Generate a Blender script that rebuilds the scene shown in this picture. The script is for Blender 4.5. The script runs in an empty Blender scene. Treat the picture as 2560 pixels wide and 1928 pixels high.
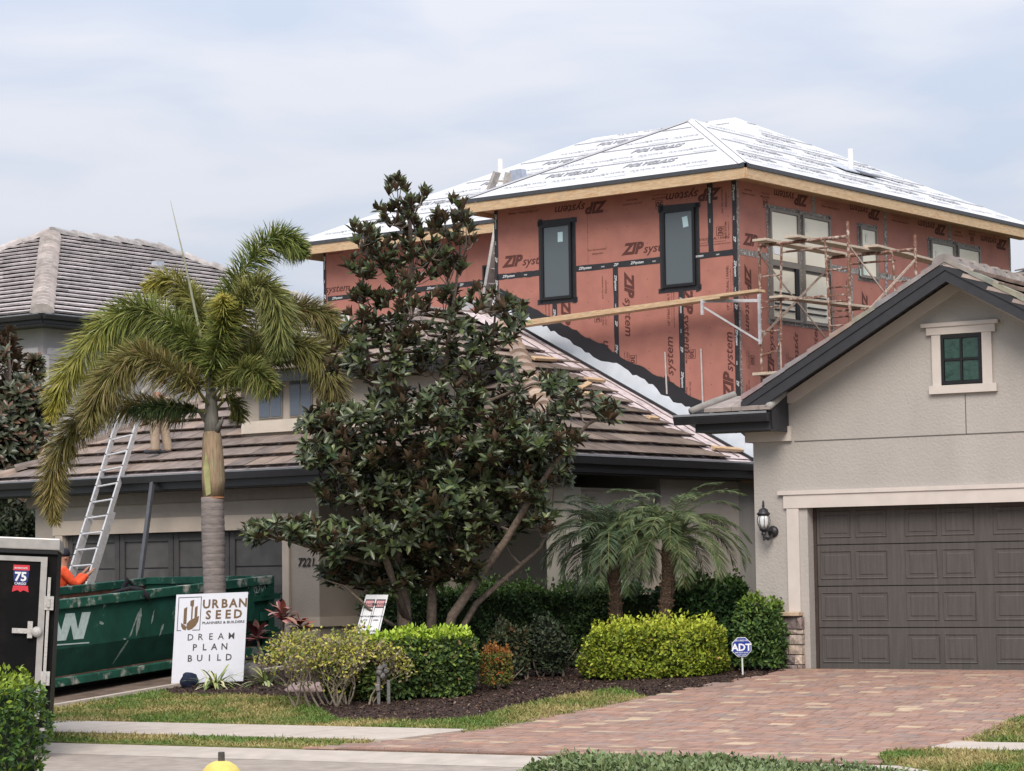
import bpy, bmesh, math, random
import numpy as np
from mathutils import Vector, Matrix
random.seed(7); np.random.seed(7)
C = bpy.context.scene.collection
SC = bpy.context.scene

# ---------------------------------------------------------------- camera
F_PX, PW, PH = 6277.0, 2560.0, 1928.0
PITCH, ROLL, CAMZ = math.radians(4.282), math.radians(-0.855), 1.8
cp, sp, cr, sr = math.cos(PITCH), math.sin(PITCH), math.cos(ROLL), math.sin(ROLL)
cam = bpy.data.cameras.new('camera'); camo = bpy.data.objects.new('camera', cam); C.objects.link(camo)
cam.sensor_width = 36.0; cam.lens = 36.0 * F_PX / PW; cam.clip_start = 0.2; cam.clip_end = 3000
R_ = Matrix(((cr, -sr, 0.0), (-sp*sr, -sp*cr, -cp), (cp*sr, cp*cr, -sp)))
camo.matrix_world = Matrix.Translation((0, 0, CAMZ)) @ R_.to_4x4()
SC.camera = camo

# ---------------------------------------------------------------- world, sun, exposure
SUN_EL, SUN_AZ = math.radians(43), math.radians(184)   # azimuth clockwise from +Y
w = bpy.data.worlds.new('World'); SC.world = w; w.use_nodes = True
nt = w.node_tree; nt.nodes.clear()
out = nt.nodes.new('ShaderNodeOutputWorld'); bg = nt.nodes.new('ShaderNodeBackground')
sky = nt.nodes.new('ShaderNodeTexSky'); sky.sky_type = 'NISHITA'; sky.sun_disc = False
sky.sun_elevation = SUN_EL; sky.sun_rotation = SUN_AZ; sky.air_density = 1.0; sky.dust_density = 2.0
tc = nt.nodes.new('ShaderNodeTexCoord')
mp = nt.nodes.new('ShaderNodeMapping'); mp.inputs['Scale'].default_value = (1.0, 1.0, 4.2)
mp.inputs['Rotation'].default_value = (0.0, 0.09, 0.0)
n1 = nt.nodes.new('ShaderNodeTexNoise'); n1.inputs['Scale'].default_value = 7.0
n1.inputs['Detail'].default_value = 5; n1.inputs['Roughness'].default_value = 0.45; n1.inputs['Distortion'].default_value = 0.35
rp = nt.nodes.new('ShaderNodeValToRGB')
rp.color_ramp.elements[0].position = 0.38; rp.color_ramp.elements[0].color = (4.05, 4.5, 5.4, 1)
rp.color_ramp.elements[1].position = 0.60; rp.color_ramp.elements[1].color = (5.25, 5.3, 5.75, 1)
mx = nt.nodes.new('ShaderNodeMix'); mx.data_type = 'RGBA'; mx.inputs[0].default_value = 0.9
nt.links.new(tc.outputs['Generated'], mp.inputs[0]); nt.links.new(mp.outputs[0], n1.inputs['Vector'])
nt.links.new(n1.outputs['Fac'], rp.inputs[0])
nt.links.new(sky.outputs[0], mx.inputs[6]); nt.links.new(rp.outputs[0], mx.inputs[7])
# an overcast dome is brighter overhead than at the horizon
sx = nt.nodes.new('ShaderNodeSeparateXYZ'); nt.links.new(tc.outputs['Generated'], sx.inputs[0])
cl = nt.nodes.new('ShaderNodeClamp'); nt.links.new(sx.outputs['Z'], cl.inputs[0])
ma = nt.nodes.new('ShaderNodeMath'); ma.operation = 'MULTIPLY_ADD'; ma.inputs[1].default_value = 1.6; ma.inputs[2].default_value = 0.83; nt.links.new(cl.outputs[0], ma.inputs[0])
vm = nt.nodes.new('ShaderNodeVectorMath'); vm.operation = 'SCALE'; nt.links.new(mx.outputs[2], vm.inputs[0]); nt.links.new(ma.outputs[0], vm.inputs['Scale'])
nt.links.new(vm.outputs[0], bg.inputs['Color']); bg.inputs['Strength'].default_value = 0.1
nt.links.new(bg.outputs[0], out.inputs[0])
sl = bpy.data.lights.new('sun', 'SUN'); sl.energy = 2.1; sl.angle = math.radians(30); sl.color = (1.0, 0.90, 0.78)
so = bpy.data.objects.new('sun', sl); C.objects.link(so)
sd = Vector((math.sin(SUN_AZ)*math.cos(SUN_EL), math.cos(SUN_AZ)*math.cos(SUN_EL), math.sin(SUN_EL)))
so.rotation_euler = sd.to_track_quat('Z', 'Y').to_euler()
SC.view_settings.view_transform = 'Standard'; SC.view_settings.look = 'None'
SC.view_settings.gamma = 1.0; SC.view_settings.use_curve_mapping = False; SC.view_settings.exposure = 0.5
SC.cycles.max_bounces = 5; SC.cycles.diffuse_bounces = 3; SC.cycles.transparent_max_bounces = 8

# ---------------------------------------------------------------- survey helpers (sight lines of the camera laid onto real planes)
def ray(px, py):
    x = (px-PW/2)/F_PX; y = (py-PH/2)/F_PX
    xr = cr*x+sr*y; yr = -sr*x+cr*y
    return Vector((xr, cp+sp*yr, sp-cp*yr))
CAM = Vector((0, 0, CAMZ))
def atD(px, py, D): r = ray(px, py); return CAM + r*(D/r.y)
def onZ(px, py, z): r = ray(px, py); return CAM + r*((z-CAMZ)/r.z)
class Frame:
    def __init__(s, O, th):
        s.O = Vector((O[0], O[1], 0)); s.th = th
        s.u = Vector((-math.cos(th), math.sin(th), 0)); s.v = Vector((math.sin(th), math.cos(th), 0))
    def W(s, u, v, z): return s.O + s.u*u + s.v*v + Vector((0, 0, z))
    def loc(s, P): d = P-s.O; return (d.dot(s.u), d.dot(s.v), P.z)
    def onv(s, px, py, v=0.0):
        r = ray(px, py); t = (v-(CAM-s.O).dot(s.v))/r.dot(s.v); return s.loc(CAM+r*t)
    def onu(s, px, py, u=0.0):
        r = ray(px, py); t = (u-(CAM-s.O).dot(s.u))/r.dot(s.u); return s.loc(CAM+r*t)
H = Frame((3.64, 39.92), math.radians(37.6))      # house being extended: u left, v back
R = Frame((3.84, 32.90), math.radians(30.94))     # neighbour's garage on the right
S = Frame((3.19, 22.34), math.radians(30.27))     # street: u along the kerb to the left, v up the lots
GV = [-400, -8.6, -8.2, -0.6, 0, 3, 9, 400]; GZ = [0.06, 0.06, 0, 0, 0.06, 0.10, 0.48, 0.48]
def gz(P):
    return float(np.interp((Vector((P[0], P[1], 0))-S.O).dot(S.v), GV, GZ))
def onG(px, py):
    z = 0.1
    for i in range(120):
        P = onZ(px, py, z); z = z*.8+.2*gz(P)
    return P
def gat(px, D):   # ground point straight below column px at distance D
    z = 0.2
    P = atD(px, 1600, D); return Vector((P.x, P.y, gz(P)))

# ---------------------------------------------------------------- materials
MC = {}
def mat(name, col, rough=0.8, var=0.12, scale=6.0, bump=0.0, bscale=80.0, metal=0.0, attr=False, spec=0.3,
        col2=None, mixlo=0.45, mixhi=0.6, stretch=(1, 1, 1), back=None, coat=0.0, bdist=0.01, emit=None, trans=0.0, bstretch=False):
    if name in MC: return MC[name]
    m = bpy.data.materials.new(name); m.use_nodes = True; t = m.node_tree; N = t.nodes; L = t.links
    b = N['Principled BSDF']; b.inputs['Roughness'].default_value = rough; b.inputs['Metallic'].default_value = metal
    b.inputs['Specular IOR Level'].default_value = spec
    if coat: b.inputs['Coat Weight'].default_value = coat
    tcn = N.new('ShaderNodeTexCoord'); mpn = N.new('ShaderNodeMapping'); mpn.inputs['Scale'].default_value = stretch
    L.new(tcn.outputs['Object'], mpn.inputs[0])
    if attr:
        a = N.new('ShaderNodeAttribute'); a.attribute_name = 'Col'; base = a.outputs['Color']
    else:
        a = N.new('ShaderNodeRGB'); a.outputs[0].default_value = (*col, 1); base = a.outputs[0]
    if back is not None:
        g = N.new('ShaderNodeNewGeometry'); mb = N.new('ShaderNodeMix'); mb.data_type = 'RGBA'
        L.new(g.outputs['Backfacing'], mb.inputs[0]); L.new(base, mb.inputs[6]); mb.inputs[7].default_value = (*back, 1); base = mb.outputs[2]
    if col2 is not None:
        n = N.new('ShaderNodeTexNoise'); n.inputs['Scale'].default_value = scale; n.inputs['Detail'].default_value = 6; n.inputs['Roughness'].default_value = .65
        L.new(mpn.outputs[0], n.inputs['Vector'])
        mr = N.new('ShaderNodeMapRange'); mr.inputs[1].default_value = mixlo; mr.inputs[2].default_value = mixhi
        L.new(n.outputs['Fac'], mr.inputs[0]); mb = N.new('ShaderNodeMix'); mb.data_type = 'RGBA'
        L.new(mr.outputs[0], mb.inputs[0]); L.new(base, mb.inputs[6]); mb.inputs[7].default_value = (*col2, 1); base = mb.outputs[2]
    if var > 0:
        n = N.new('ShaderNodeTexNoise'); n.inputs['Scale'].default_value = scale*1.7; n.inputs['Detail'].default_value = 5
        L.new(mpn.outputs[0], n.inputs['Vector'])
        mr = N.new('ShaderNodeMapRange'); mr.inputs[1].default_value = .3; mr.inputs[2].default_value = .7
        mr.inputs[3].default_value = 1-var; mr.inputs[4].default_value = 1+var; L.new(n.outputs['Fac'], mr.inputs[0])
        vm = N.new('ShaderNodeVectorMath'); vm.operation = 'MULTIPLY'; L.new(base, vm.inputs[0]); L.new(mr.outputs[0], vm.inputs[1]); base = vm.outputs[0]
    L.new(base, b.inputs['Base Color'])
    if bump > 0:
        n = N.new('ShaderNodeTexNoise'); n.inputs['Scale'].default_value = bscale; n.inputs['Detail'].default_value = 4
        L.new((mpn.outputs[0] if bstretch else tcn.outputs['Object']), n.inputs['Vector']); bm_ = N.new('ShaderNodeBump'); bm_.inputs['Strength'].default_value = bump; bm_.inputs['Distance'].default_value = bdist
        L.new(n.outputs['Fac'], bm_.inputs['Height']); L.new(bm_.outputs[0], b.inputs['Normal'])
    if trans:
        b.inputs['Transmission Weight'].default_value = trans
    MC[name] = m; return m

# ---------------------------------------------------------------- mesh building
BASE = {}
class MB:
    def __init__(s): s.v = []; s.f = []; s.m = []; s.c = []
    def add(s, vs, fs, mi=0, col=None):
        o = len(s.v); s.v += [Vector(p) for p in vs]
        for f in fs: s.f.append(tuple(i+o for i in f)); s.m.append(mi); s.c.append(col)
        return s
    def box8(s, p, mi=0, col=None):  # p: 4 bottom + 4 top
        return s.add(p, [(3, 2, 1, 0), (4, 5, 6, 7), (0, 1, 5, 4), (1, 2, 6, 5), (2, 3, 7, 6), (3, 0, 4, 7)], mi, col)
    def fbox(s, Fr, u0, u1, v0, v1, z0, z1, mi=0, col=None):
        a = [Fr.W(u1, v0, z0), Fr.W(u0, v0, z0), Fr.W(u0, v1, z0), Fr.W(u1, v1, z0)]
        b = [Fr.W(u1, v0, z1), Fr.W(u0, v0, z1), Fr.W(u0, v1, z1), Fr.W(u1, v1, z1)]
        return s.box8(a+b, mi, col)
    def bar(s, a, b, wd, ht, up=Vector((0, 0, 1)), mi=0, col=None):   # rectangular bar from a to b
        a, b, up = Vector(a), Vector(b), Vector(up); d = (b-a).normalized(); sd_ = d.cross(up).normalized(); u2 = sd_.cross(d).normalized()
        q = [(-1, -1), (1, -1), (1, 1), (-1, 1)]
        P = [a+sd_*(x*wd/2)+u2*(y*ht/2) for x, y in q]; Q = [b+sd_*(x*wd/2)+u2*(y*ht/2) for x, y in q]
        return s.box8(P+Q, mi, col)
    def tube(s, pts, rad, seg=8, mi=0, col=None, cap=True):
        pts = [Vector(p) for p in pts]; n = len(pts)
        if not hasattr(rad, '__len__'): rad = [rad]*n
        o = len(s.v); prev = None
        for i, p in enumerate(pts):
            d = (pts[min(i+1, n-1)]-pts[max(i-1, 0)]).normalized()
            ref = prev if prev is not None else (Vector((1, 0, 0)) if abs(d.x) < .8 else Vector((0, 1, 0)))
            a = (ref-d*ref.dot(d)).normalized(); prev = a; b = d.cross(a)
            for k in range(seg):
                an = 2*math.pi*k/seg; s.v.append(p+(a*math.cos(an)+b*math.sin(an))*rad[i])
        for i in range(n-1):
            for k in range(seg):
                k2 = (k+1) % seg; s.f.append((o+i*seg+k, o+i*seg+k2, o+(i+1)*seg+k2, o+(i+1)*seg+k)); s.m.append(mi); s.c.append(col)
        if cap:
            s.f.append(tuple(o+k for k in reversed(range(seg)))); s.m.append(mi); s.c.append(col)
            s.f.append(tuple(o+(n-1)*seg+k for k in range(seg))); s.m.append(mi); s.c.append(col)
        return s
    def lathe(s, base, prof, seg=16, mi=0, col=None, axis=Vector((0, 0, 1))):
        axis = Vector(axis).normalized(); ref = Vector((1, 0, 0)) if abs(axis.x) < .8 else Vector((0, 1, 0))
        a = (ref-axis*ref.dot(axis)).normalized(); b = axis.cross(a); o = len(s.v); base = Vector(base)
        for r, h in prof:
            for k in range(seg):
                an = 2*math.pi*k/seg; s.v.append(base+axis*h+(a*math.cos(an)+b*math.sin(an))*r)
        for i in range(len(prof)-1):
            for k in range(seg):
                k2 = (k+1) % seg; s.f.append((o+i*seg+k, o+i*seg+k2, o+(i+1)*seg+k2, o+(i+1)*seg+k)); s.m.append(mi); s.c.append(col)
        s.f.append(tuple(o+k for k in reversed(range(seg)))); s.m.append(mi); s.c.append(col)
        s.f.append(tuple(o+(len(prof)-1)*seg+k for k in range(seg))); s.m.append(mi); s.c.append(col)
        return s
    def prism(s, poly, off, mi=0, col=None):  # poly: ring of points, extruded by vector off
        n = len(poly); off = Vector(off)
        vs = [Vector(p) for p in poly]+[Vector(p)+off for p in poly]
        fs = [tuple(reversed(range(n))), tuple(range(n, 2*n))]+[(i, (i+1) % n, (i+1) % n+n, i+n) for i in range(n)]
        return s.add(vs, fs, mi, col)
    def text(s, body, o, xd, yd, size, sx=1.0, shear=0.0, bold=0.0, off=0.003, align='L', mi=0, col=None):
        V_, F_, wd = glyphs(body, shear, bold); o = Vector(o); xd = Vector(xd).normalized(); yd = Vector(yd).normalized(); nn = xd.cross(yd)
        dx = 0 if align == 'L' else (-wd/2 if align == 'C' else -wd)
        s.add([o+xd*((x+dx)*size*sx)+yd*(y*size)+nn*off for x, y in V_], F_, mi, col); return s
    def build(s, name, m, parent=None, smooth=False, bevel=0.0, **props):
        me = bpy.data.meshes.new(name); base = BASE.get(parent.name, Vector()) if parent else Vector()
        if not parent and props.get('kind') != 'structure' and s.v:
            xs = [p.x for p in s.v]; ys = [p.y for p in s.v]; zs = [p.z for p in s.v]
            base = Vector(((min(xs)+max(xs))/2, (min(ys)+max(ys))/2, min(zs)))
        me.from_pydata([tuple(p-base) for p in s.v], [], s.f)
        for q in (m if isinstance(m, (list, tuple)) else [m]): me.materials.append(q)
        if any(s.m): me.polygons.foreach_set('material_index', s.m)
        if any(c is not None for c in s.c):
            ca = me.color_attributes.new('Col', 'FLOAT_COLOR', 'CORNER'); arr = []
            for p in me.polygons:
                c = s.c[p.index] or (.5, .5, .5); arr += [c[0], c[1], c[2], 1.0]*p.loop_total
            ca.data.foreach_set('color', arr)
        if smooth: me.polygons.foreach_set('use_smooth', [True]*len(me.polygons))
        me.update()
        o = bpy.data.objects.new(name, me); C.objects.link(o)
        if parent: o.parent = parent
        else: o.location = base
        BASE[o.name] = base
        if bevel:
            md = o.modifiers.new('b', 'BEVEL'); md.width = bevel; md.segments = 2; md.limit_method = 'ANGLE'
        for k, v in props.items(): o[k] = v
        return o
GC = {}
def glyphs(body, shear=0.0, bold=0.0):
    k = (body, shear, bold)
    if k in GC: return GC[k]
    cu = bpy.data.curves.new('t', 'FONT'); cu.body = body; cu.size = 1.0; cu.shear = shear; cu.offset = bold; cu.resolution_u = 2
    ob = bpy.data.objects.new('t', cu); C.objects.link(ob)
    dg = bpy.context.evaluated_depsgraph_get(); me = bpy.data.meshes.new_from_object(ob.evaluated_get(dg))
    V_ = [(v.co.x, v.co.y) for v in me.vertices]; F_ = [tuple(p.vertices) for p in me.polygons]
    wd = max([x for x, y in V_]) if V_ else 0
    bpy.data.objects.remove(ob); bpy.data.curves.remove(cu); bpy.data.meshes.remove(me)
    GC[k] = (V_, F_, wd); return GC[k]
def thing(name, label, cat, loc, group=None):
    o = bpy.data.objects.new(name, None); C.objects.link(o); o.empty_display_size = .2
    o.location = Vector(loc); BASE[o.name] = Vector(loc); o['label'] = label; o['category'] = cat
    if group: o['group'] = group
    return o

# bulk leaves: position, direction, normal, length, width, colour (numpy)
T_LEAF = (np.array([(0, 0, 0), (.3, .45, .10), (.68, .42, .08), (1, 0, -.04), (.68, -.42, .08), (.3, -.45, .10)]), [(3, 2, 1, 0), (5, 4, 3, 0)])
T_SMALL = (np.array([(0, 0, 0), (.5, .5, .08), (1, 0, 0), (.5, -.5, .08)]), [(2, 1, 0), (3, 2, 0)])
def leaves(name, P, D, Nn, Ls, Ws, cols, m, parent, T=T_LEAF, **props):
    P, D, Nn = np.asarray(P, float), np.asarray(D, float), np.asarray(Nn, float)
    D = D/np.linalg.norm(D, axis=1)[:, None]; Sd = np.cross(Nn, D); Sd /= np.linalg.norm(Sd, axis=1)[:, None]+1e-9; U = np.cross(D, Sd)
    tv, tf = T; n = len(P); k = len(tv)
    V_ = (P[:, None, :] + D[:, None, :]*(tv[None, :, 0, None]*Ls[:, None, None]) + Sd[:, None, :]*(tv[None, :, 1, None]*Ws[:, None, None])
          + U[:, None, :]*(tv[None, :, 2, None]*Ls[:, None, None])).reshape(-1, 3)
    base = BASE.get(parent.name, Vector()) if parent else Vector(V_.mean(0))
    V_ = V_-np.array(base)[None, :]
    fl = len(tf[0]); nf = n*len(tf)
    idx = (np.arange(n)[:, None, None]*k+np.array(tf)[None]).reshape(-1)
    return bulk(name, V_, idx, fl, nf, np.repeat(np.asarray(cols, float), len(tf)*fl, 0), m, parent, base, **props)
def bulk(name, V_, idx, fl, nf, cc, m, parent, base, **props):
    me = bpy.data.meshes.new(name); me.vertices.add(len(V_)); me.vertices.foreach_set('co', V_.astype('f').ravel())
    me.loops.add(len(idx)); me.loops.foreach_set('vertex_index', idx.astype('i'))
    me.polygons.add(nf); me.polygons.foreach_set('loop_start', np.arange(0, nf*fl, fl, dtype='i')); me.polygons.foreach_set('loop_total', np.full(nf, fl, 'i'))
    me.update(); me.validate()
    ca = me.color_attributes.new('Col', 'FLOAT_COLOR', 'CORNER')
    ca.data.foreach_set('color', np.hstack([cc, np.ones((len(cc), 1))]).astype('f').ravel())
    me.materials.append(m)
    o = bpy.data.objects.new(name, me); C.objects.link(o)
    if parent: o.parent = parent
    else: o.location = base
    BASE[o.name] = Vector(base)
    for k_, v_ in props.items(): o[k_] = v_
    return o
# ribbons: blades that droop
def ribbons(name, P, D, Ls, Ws, droop, cols, m, parent, segs=3, side=None, **props):
    P, D = np.asarray(P, float), np.asarray(D, float); D = D/np.linalg.norm(D, axis=1)[:, None]; n = len(P)
    if side is None:
        side = np.cross(D, np.random.normal(size=(n, 3)))
    side = side/(np.linalg.norm(side, axis=1)[:, None]+1e-9)
    t = np.linspace(0, 1, segs+1); wv = np.array([.55]+[1.0]*(segs-1)+[.08]) if segs > 1 else np.array([1, .1])
    ctr = P[:, None, :]+D[:, None, :]*(t[None, :, None]*Ls[:, None, None])
    ctr[:, :, 2] -= droop[:, None]*t[None, :]**2*Ls[:, None]
    off = side[:, None, :]*(wv[None, :, None]*Ws[:, None, None]*.5)
    V_ = np.stack([ctr-off, ctr+off], 2).reshape(n, -1, 3)
    base = BASE.get(parent.name, Vector()) if parent else Vector(V_.reshape(-1, 3).mean(0))
    V_ = V_.reshape(-1, 3)-np.array(base)[None, :]
    tf = np.array([(2*i, 2*i+1, 2*i+3, 2*i+2) for i in range(segs)]); k = 2*(segs+1)
    idx = (np.arange(n)[:, None, None]*k+tf[None]).reshape(-1)
    return bulk(name, V_, idx, 4, n*segs, np.repeat(np.asarray(cols, float), segs*4, 0), m, parent, base, **props)
def jit(col, n, s=.25, hue=.08):
    c = np.array(col)[None, :]*(1+np.random.uniform(-s, s, (n, 1)))*(1+np.random.uniform(-hue, hue, (n, 3))); return np.clip(c, .002, 1)
def pick(cols, wts, n, s=.2):
    cols = np.array(cols, float); wts = np.array(wts, float); i = np.random.choice(len(cols), n, p=wts/wts.sum())
    return np.clip(cols[i]*(1+np.random.uniform(-s, s, (n, 1)))*(1+np.random.uniform(-.07, .07, (n, 3))), .002, 1)
FOL = mat('foliage', (.05, .1, .03), rough=.5, var=0, attr=True, spec=.25)
BARK = mat('bark', (.16, .125, .10), rough=.95, var=.35, scale=14, bump=.6, bscale=40)

# ---------------------------------------------------------------- tiles
def clip2(poly, cl):   # clip convex/any poly by convex cl (ccw)
    outp = poly
    for i in range(len(cl)):
        a, b = cl[i], cl[(i+1) % len(cl)]; inp, outp = outp, []
        if not inp: return []
        def ins(p): return (b[0]-a[0])*(p[1]-a[1])-(b[1]-a[1])*(p[0]-a[0]) >= -1e-7
        for j in range(len(inp)):
            p, q = inp[j], inp[(j+1) % len(inp)]; ip, iq = ins(p), ins(q)
            if ip: outp.append(p)
            if ip != iq:
                d1 = (b[0]-a[0])*(p[1]-a[1])-(b[1]-a[1])*(p[0]-a[0]); d2 = (b[0]-a[0])*(q[1]-a[1])-(b[1]-a[1])*(q[0]-a[0]); t = d1/(d1-d2)
                outp.append((p[0]+(q[0]-p[0])*t, p[1]+(q[1]-p[1])*t))
    return outp
def area(p): return .5*sum(p[i][0]*p[(i+1) % len(p)][1]-p[(i+1) % len(p)][0]*p[i][1] for i in range(len(p)))
def tile_plane(origin, e, s_, poly, cw, ch, lift, thick, cols, plate=.024):
    """poly in (along eave, up slope); returns list of (centre, verts, faces, colour)"""
    e, s_ = Vector(e).normalized(), Vector(s_).normalized(); n = e.cross(s_).normalized()
    if n.z < 0: n = -n
    if area(poly) < 0: poly = poly[::-1]
    mx_ = max(p[0] for p in poly); mn = min(p[0] for p in poly); my = max(p[1] for p in poly); res = []
    row = 0; y = -0.0
    while y < my:
        x = mn-cw*(.5 if row % 2 else 0)-cw*.1
        while x < mx_:
            g = .006
            q = clip2([(x+g, y), (x+cw-g, y), (x+cw-g, y+ch*1.3), (x+g, y+ch*1.3)], poly)
            if len(q) >= 3 and abs(area(q)) > .006:
                j = random.uniform(-.004, .004); tw = random.uniform(-.004, .004)
                top = []; bot = []
                for a, b in q:
                    fr = (b-y)/ch; h = lift+thick*(1-fr)+j+tw*(a-x)/cw
                    top.append(Vector(origin)+e*a+s_*b+n*h)
                    und = .012 if abs(b-y) < 1e-4 else 0
                    bot.append(Vector(origin)+e*a+s_*(b+und)+n*(h-plate))
                k = len(q); vs = top+bot
                fs = [tuple(range(k)), tuple(reversed(range(k, 2*k)))]+[(i, i+k, (i+1) % k+k, (i+1) % k) for i in range(k)]
                c = random.choice(cols); f_ = random.uniform(.84, 1.14); c = tuple(v*f_ for v in c)
                res.append((sum(top, Vector())/k, vs, fs, c))
            x += cw
        y += ch; row += 1
    return res
def place_tiles(parent, tl, m, limit=300, name='roof_tile'):
    tl = sorted(tl, key=lambda t: (t[0]-CAM).length)
    def vis(t):
        x = t[0]-CAM; return abs(x.x/x.y) < .215
    near = [t for t in tl if vis(t)][:limit]; ids = set(id(t) for t in near)
    for t in near: MB().add(t[1], t[2], 0, t[3]).build(name, m, parent)
    rest = [t for t in tl if id(t) not in ids]
    if rest:
        mb = MB()
        for t in rest: mb.add(t[1], t[2], 0, t[3])
        mb.build('roof_tile_field', m, parent, kind='stuff')
def caps(parent, a, b, m, cols, ln=.40, r=.13, name='ridge_tile', drop=.05, maxn=60):
    a, b = Vector(a), Vector(b); d = (b-a); n = min(maxn, int(d.length/ln)); d.normalize()
    sd_ = d.cross(Vector((0, 0, 1))).normalized(); up = sd_.cross(d).normalized()
    for i in range(n):
        o = a+d*(i*ln); mb = MB(); f_ = random.uniform(.85, 1.12); c = random.choice(cols); c = tuple(x*f_ for x in c)
        vs = []
        for k, (rr, hh) in enumerate(((r, .045), (r*.86, .0))):
            q = o+d*(0 if k == 0 else ln*1.08)
            for an in (-100, -62, -28, 0, 28, 62, 100):
                A_ = math.radians(an); vs.append(q+sd_*math.sin(A_)*rr*1.15+up*(math.cos(A_)*rr*.8+hh-drop))
        nn = 7
        fs = [(j, j+1, j+1+nn, j+nn) for j in range(nn-1)]+[tuple(reversed(range(nn))), tuple(range(nn, 2*nn))]
        mb.add(vs, fs, 0, c).build(name, m, parent)
# ================================================================ GROUND
M_GROUND = mat('ground_soil', (.10, .11, .05), rough=1, var=.25, scale=1.5, bump=.4, bscale=30)
M_ROAD = mat('road_surface', (.33, .285, .245), rough=.95, var=.14, scale=3, bump=.35, bscale=140, col2=(.275, .235, .20), mixlo=.4, mixhi=.62)
M_CONC = mat('concrete', (.42, .37, .32), rough=.9, var=.12, scale=2.5, bump=.2, bscale=120, col2=(.40, .36, .31), mixlo=.45, mixhi=.7)
M_CONC2 = mat('concrete_light', (.45, .395, .34), rough=.9, var=.10, scale=3, bump=.2, bscale=120)
M_TURF = mat('lawn_base', (.15, .165, .05), rough=1, var=.35, scale=5, bump=.5, bscale=60)
M_MULCH = mat('mulch_base', (.050, .031, .024), rough=1, var=.5, scale=22, bump=1.0, bscale=50, bdist=.03)
M_DIRT = mat('stained_driveway', (.19, .145, .115), rough=.95, var=.3, scale=2.0, bump=.3, bscale=60, col2=(.12, .085, .065), mixlo=.42, mixhi=.62)

def strip_mesh(name, v0, v1, m, s0=-300, s1=300, dz=0.0, kind='structure'):
    ks = [v0]+[k for k in GV if v0 < k < v1]+[v1]; mb = MB()
    for a, b in zip(ks[:-1], ks[1:]):
        za, zb = np.interp(a, GV, GZ)+dz, np.interp(b, GV, GZ)+dz
        mb.add([S.W(s1, a, za), S.W(s0, a, za), S.W(s0, b, zb), S.W(s1, b, zb)], [(0, 1, 2, 3)])
    return mb.build(name, m, kind=kind)
strip_mesh('ground', -400, 400, M_GROUND)
strip_mesh('road', -8.2, -.6, M_ROAD, dz=.004)
strip_mesh('gutter_kerb', -.6, 0, M_CONC, dz=.006)
strip_mesh('near_kerb', -8.6, -8.2, M_CONC, dz=.006)
gr = strip_mesh('near_verge', -14, -8.6, M_TURF, dz=.004)

def drape(name, pts, m, dz, skirt=True, **props):
    """flat zone given by ground points, cut along the breaks of the ground's slope and laid on it"""
    bm = bmesh.new(); P = [Vector((p[0], p[1], 0)) for p in pts]
    f = bm.faces.new([bm.verts.new(p) for p in P]); bmesh.ops.triangulate(bm, faces=[f])
    for br in (-.6, 0, 3, 9):
        bmesh.ops.bisect_plane(bm, geom=bm.verts[:]+bm.edges[:]+bm.faces[:], plane_co=S.W(0, br, 0), plane_no=S.v)
    for v in bm.verts: v.co.z = gz(v.co)+dz
    if skirt:
        be = [e for e in bm.edges if len(e.link_faces) == 1]
        r_ = bmesh.ops.extrude_edge_only(bm, edges=be)
        for v in [g for g in r_['geom'] if isinstance(g, bmesh.types.BMVert)]: v.co.z -= dz+.03
    bmesh.ops.recalc_face_normals(bm, faces=bm.faces[:])
    if bm.faces and sum(f.normal.z for f in bm.faces) < 0: bmesh.ops.reverse_faces(bm, faces=bm.faces[:])
    me = bpy.data.meshes.new(name); bm.to_mesh(me); bm.free(); me.materials.append(m)
    o = bpy.data.objects.new(name, me); C.objects.link(o); BASE[o.name] = Vector()
    for k, v in props.items(): o[k] = v
    return o
def GP(L): return [onG(x, y) for x, y in L]
sw = GP([(1150, 1834), (935, 1862)])
# concrete footpath on the left with its joints: separate slabs
far = S.loc(onG(700, 1823))[1]; near = S.loc(onG(400, 1845))[1]
far, near = 2.55, 1.05
s_end = S.loc(sw[0])[0]
k = 0; s_ = s_end
slabm = M_CONC2
while s_ < 16:
    a = s_; b = s_+1.5
    q = [S.W(a-(0 if k else 0), far, 0), S.W(b-.012, far, 0), S.W(b-.012, near, 0), S.W(a+(.62 if k == 0 else 0), near, 0)]
    if k == 0: q = [S.W(a, far, 0), S.W(b-.012, far, 0), S.W(b-.012, near, 0), S.W(S.loc(sw[1])[0], near, 0)]
    drape('footpath_slab', q, slabm, .030, kind='structure'); s_ = b; k += 1
# neighbour's paver driveway, base sheet
DRV = [(778, 1874), (935, 1862), (1150, 1834), (1400, 1790), (1720, 1728), (1925, 1690), (2000, 1675)]
dl = GP(DRV); dr = GP([(2199, 1915)])
drv = dl + [R.W(.05, .02, 0), R.W(-5.2, .02, 0), R.W(-5.6, -1, 0)] + GP([(2640, 1780), (2560, 1800), (2420, 1858), (2215, 1890), (2199, 1913)])
M_PJ = mat('paver_joint_sand', (.20, .125, .10), rough=1, var=.2, scale=20)
drape('driveway_bed', drv, M_PJ, .016, kind='structure')
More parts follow.
